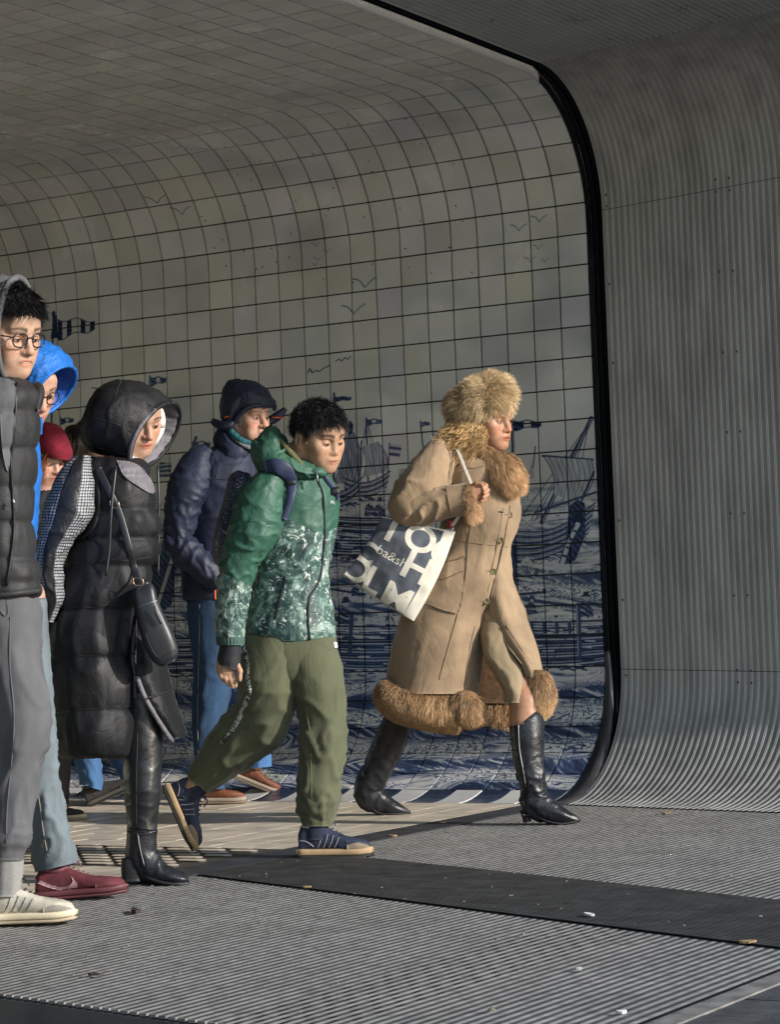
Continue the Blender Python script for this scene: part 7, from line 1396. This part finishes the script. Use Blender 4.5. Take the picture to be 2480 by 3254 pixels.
# ------------------------------------------------------------------ person with brown hair, almost hidden
M_BRWN = mat('brown_hair', (.145, .072, .026), rough=.45, var=.4, vscale=40, tint=True)
SH_GRY = dict(upper=mat('dark_grey_mesh', (.035, .033, .034), rough=.85, var=.4, vscale=40, bump=.4, bscale=300), mid=mat('dark_midsole', (.075, .065, .055), rough=.8, var=.2), out=SH_BOY['out'], cap=mat('dark_toe', (.022, .021, .022), rough=.8), lace=mat('pale_grey_lace', (.16, .16, .16), rough=.85), rim=mat('grey_rim', (.06, .06, .062), rough=.9))
R_ = Fig('person', 'person with long brown hair and blue jeans, mostly hidden behind the headscarf woman', -.68, -.93)
R_.head((352, 1446), -.02, 58, 8, 0, .95); R_.limb([(262, 1480, 0, .05), (260, 1560, 0, .10), (262, 1750, 0, .10), (265, 1960, 0, .10)], .03); R_.limb([(230, 1560, .05, .045), (235, 1750, .06, .035)]); R_.limb([(290, 1560, -.05, .045), (300, 1750, -.06, .035)]); R_.limb([(268, 1960, 0, .07), (262, 2250, 0, .05), (292, 2510, .03, .034)]); R_.limb([(262, 1960, -.05, .07), (330, 2250, -.1, .05), (420, 2480, -.15, .034)])
R_.body((.52, .33, .24), M_SKIN, .005)
haircap(R_, M_BRWN, M_BRWN, puff=.012, n=1500, L=.05, seed=75, flow=(-.3, 0, -.7), lift=.2)
rh = R_.loft('hair', [(240, 1350, 10, .03, .0), (240, 1353, 26, .05, .0), (243, 1372, 40, .085, .0), (246, 1405, 46, .10, .0), (246, 1440, 44, .10, .0), (244, 1480, 38, .09, .0), (242, 1520, 24, .06, .0)], M_BRWN, 40, .008, level=True, disp=wr(.004, 6, 6, 701.))
Pn, Nn, _ = scatter(rh, 2600, 71); rg = np.random.default_rng(71); strands('hair_strands', Pn, Nn, M_BRWN, rh.o, .07, .0009, wdir(-.1, .8), .16, .12, .3, rg.uniform(.5, 1.5, (len(Pn), 1)) * np.ones(3), 72)
R_.loft('coat', [(258, 1490, 40, .08, 0), (260, 1530, 76, .13, 0), (262, 1650, 80, .15, 0), (266, 1850, 78, .15, 0), (268, 1990, 78, .15, 0)], M_DARK, 40, .014, level=True, disp=twist(.008, 1.7, 9, .5, 711.))
rj = R_.loft('jeans', [(268, 1980, 74, .13, 0), (264, 2120, 56, .10, 0), (262, 2280, 48, .085, 0), (276, 2400, 43, .078, .02), (286, 2470, 40, .075, .03), (290, 2502, 38, .072, .03)], M_JEANB, 40, .009, ang=[0, 0, 0, 0, 10, 18], disp=summed(wr(.003, 1.5, 7, 721.), twist(.008, 1.3, 14, .5, 722.))); R_.loft('jeans_leg', [(272, 1980, 64, .11, -.05), (330, 2260, 48, .085, -.12), (425, 2470, 40, .07, -.16)], M_JEANB, 32, .016, parent=rj.o)
shoe(R_, (278, 2567), (446, 2490), (-.42, -.91), .04, .02, SH_GRY, hgt=1.05)
# ------------------------------------------------------------------ litter on the floor
M_LEAF = mat('dry_leaf', (.30, .20, .10), rough=.9, var=.4, vscale=60); M_PAPER = mat('paper', (.75, .74, .70), rough=.9); M_DRK = mat('dark_crumb', (.04, .025, .018), rough=.9)
def flake(name, px, py, lx, ly, mt, label, cat, rot=0.0, group=None, z=.004):
    c = on_floor(px, py, z); n = 9; V = []; rg = np.random.default_rng(int(px * 7 + py)); r = rg.uniform(.7, 1.15, n)
    for lay in (0, 1):
        for k in range(n):
            a_ = 2 * math.pi * k / n; x, y = lx * r[k] * math.cos(a_), ly * r[k] * math.sin(a_); V.append((c[0] + x * math.cos(rot) - y * math.sin(rot), c[1] + x * math.sin(rot) + y * math.cos(rot), z - .003 + lay * (.0035 + .002 * rg.uniform(0, 1)) + .10 * abs(x) * lay))
    F = [tuple(range(n, 2 * n))] + [(k, (k + 1) % n, n + (k + 1) % n, n + k) for k in range(n)]
    return tag(link(name, mesh(name, V, F, False), mt), label, cat, group)
flake('paper_scrap', 1977, 3214, .012, .010, M_PAPER, 'small white paper scrap near the kerb at the bottom right', 'litter', .4)
flake('paper_scrap', 1840, 3078, .010, .012, M_PAPER, 'small white paper scrap on the ribs below the dark mat', 'litter', 1.0)
flake('dry_leaf', 2375, 2992, .022, .016, M_LEAF, 'curled tan leaf at the lower edge of the dark mat', 'leaf', .5)
flake('dry_leaf', 1404, 2612, .018, .009, M_LEAF, 'tan leaf on the dark threshold strip', 'leaf', .2)
flake('dry_leaf', 2115, 2582, .022, .010, M_LEAF, 'brown leaf lying at the foot of the curved metal wall', 'leaf', .1)
flake('dry_leaf', 1250, 2655, .020, .010, M_LEAF, 'pale leaf on the threshold strip behind the toe of the boy', 'leaf', -.1)
flake('chewing_gum', 975, 2818, .014, .012, M_LEAF, 'pale lump of gum on the dark mat', 'gum', .3)
flake('dirt_clump', 430, 2893, .045, .016, M_DRK, 'flat dark dirt clump on the ribs in front of the ankle boot', 'dirt', -.9)
flake('dirt_clump', 300, 3095, .016, .008, M_DRK, 'small dark clump on the ribs near the bottom left edge', 'dirt', .3)
flake('wood_chip', 1875, 2905, .012, .030, M_PAPER, 'thin pale wood splinter on the dark mat', 'chip', .9, z=.010)
rg = np.random.default_rng(88); cr = MB()
for k in range(240):
    x = rg.uniform(1.7, 4.2); y = rg.uniform(edge_y(x) + .1, -.5)
    r = rg.uniform(.0015, .0055) * (1 if rg.uniform() < .85 else 1.8); z = .003; n = 5; a0 = rg.uniform(0, 6)
    V = [(x + r * math.cos(a0 + 1.256 * q) * rg.uniform(.6, 1.4), y + r * math.sin(a0 + 1.256 * q) * rg.uniform(.6, 1.4), z) for q in range(n)] + [(x, y, z + r * .7)]; cr.add(V, [(q, (q + 1) % n, n) for q in range(n)])
tag(cr.build('floor_crumbs', mat('crumb', (.15, .128, .10), rough=.9, var=.8, vscale=300)), kind='stuff')
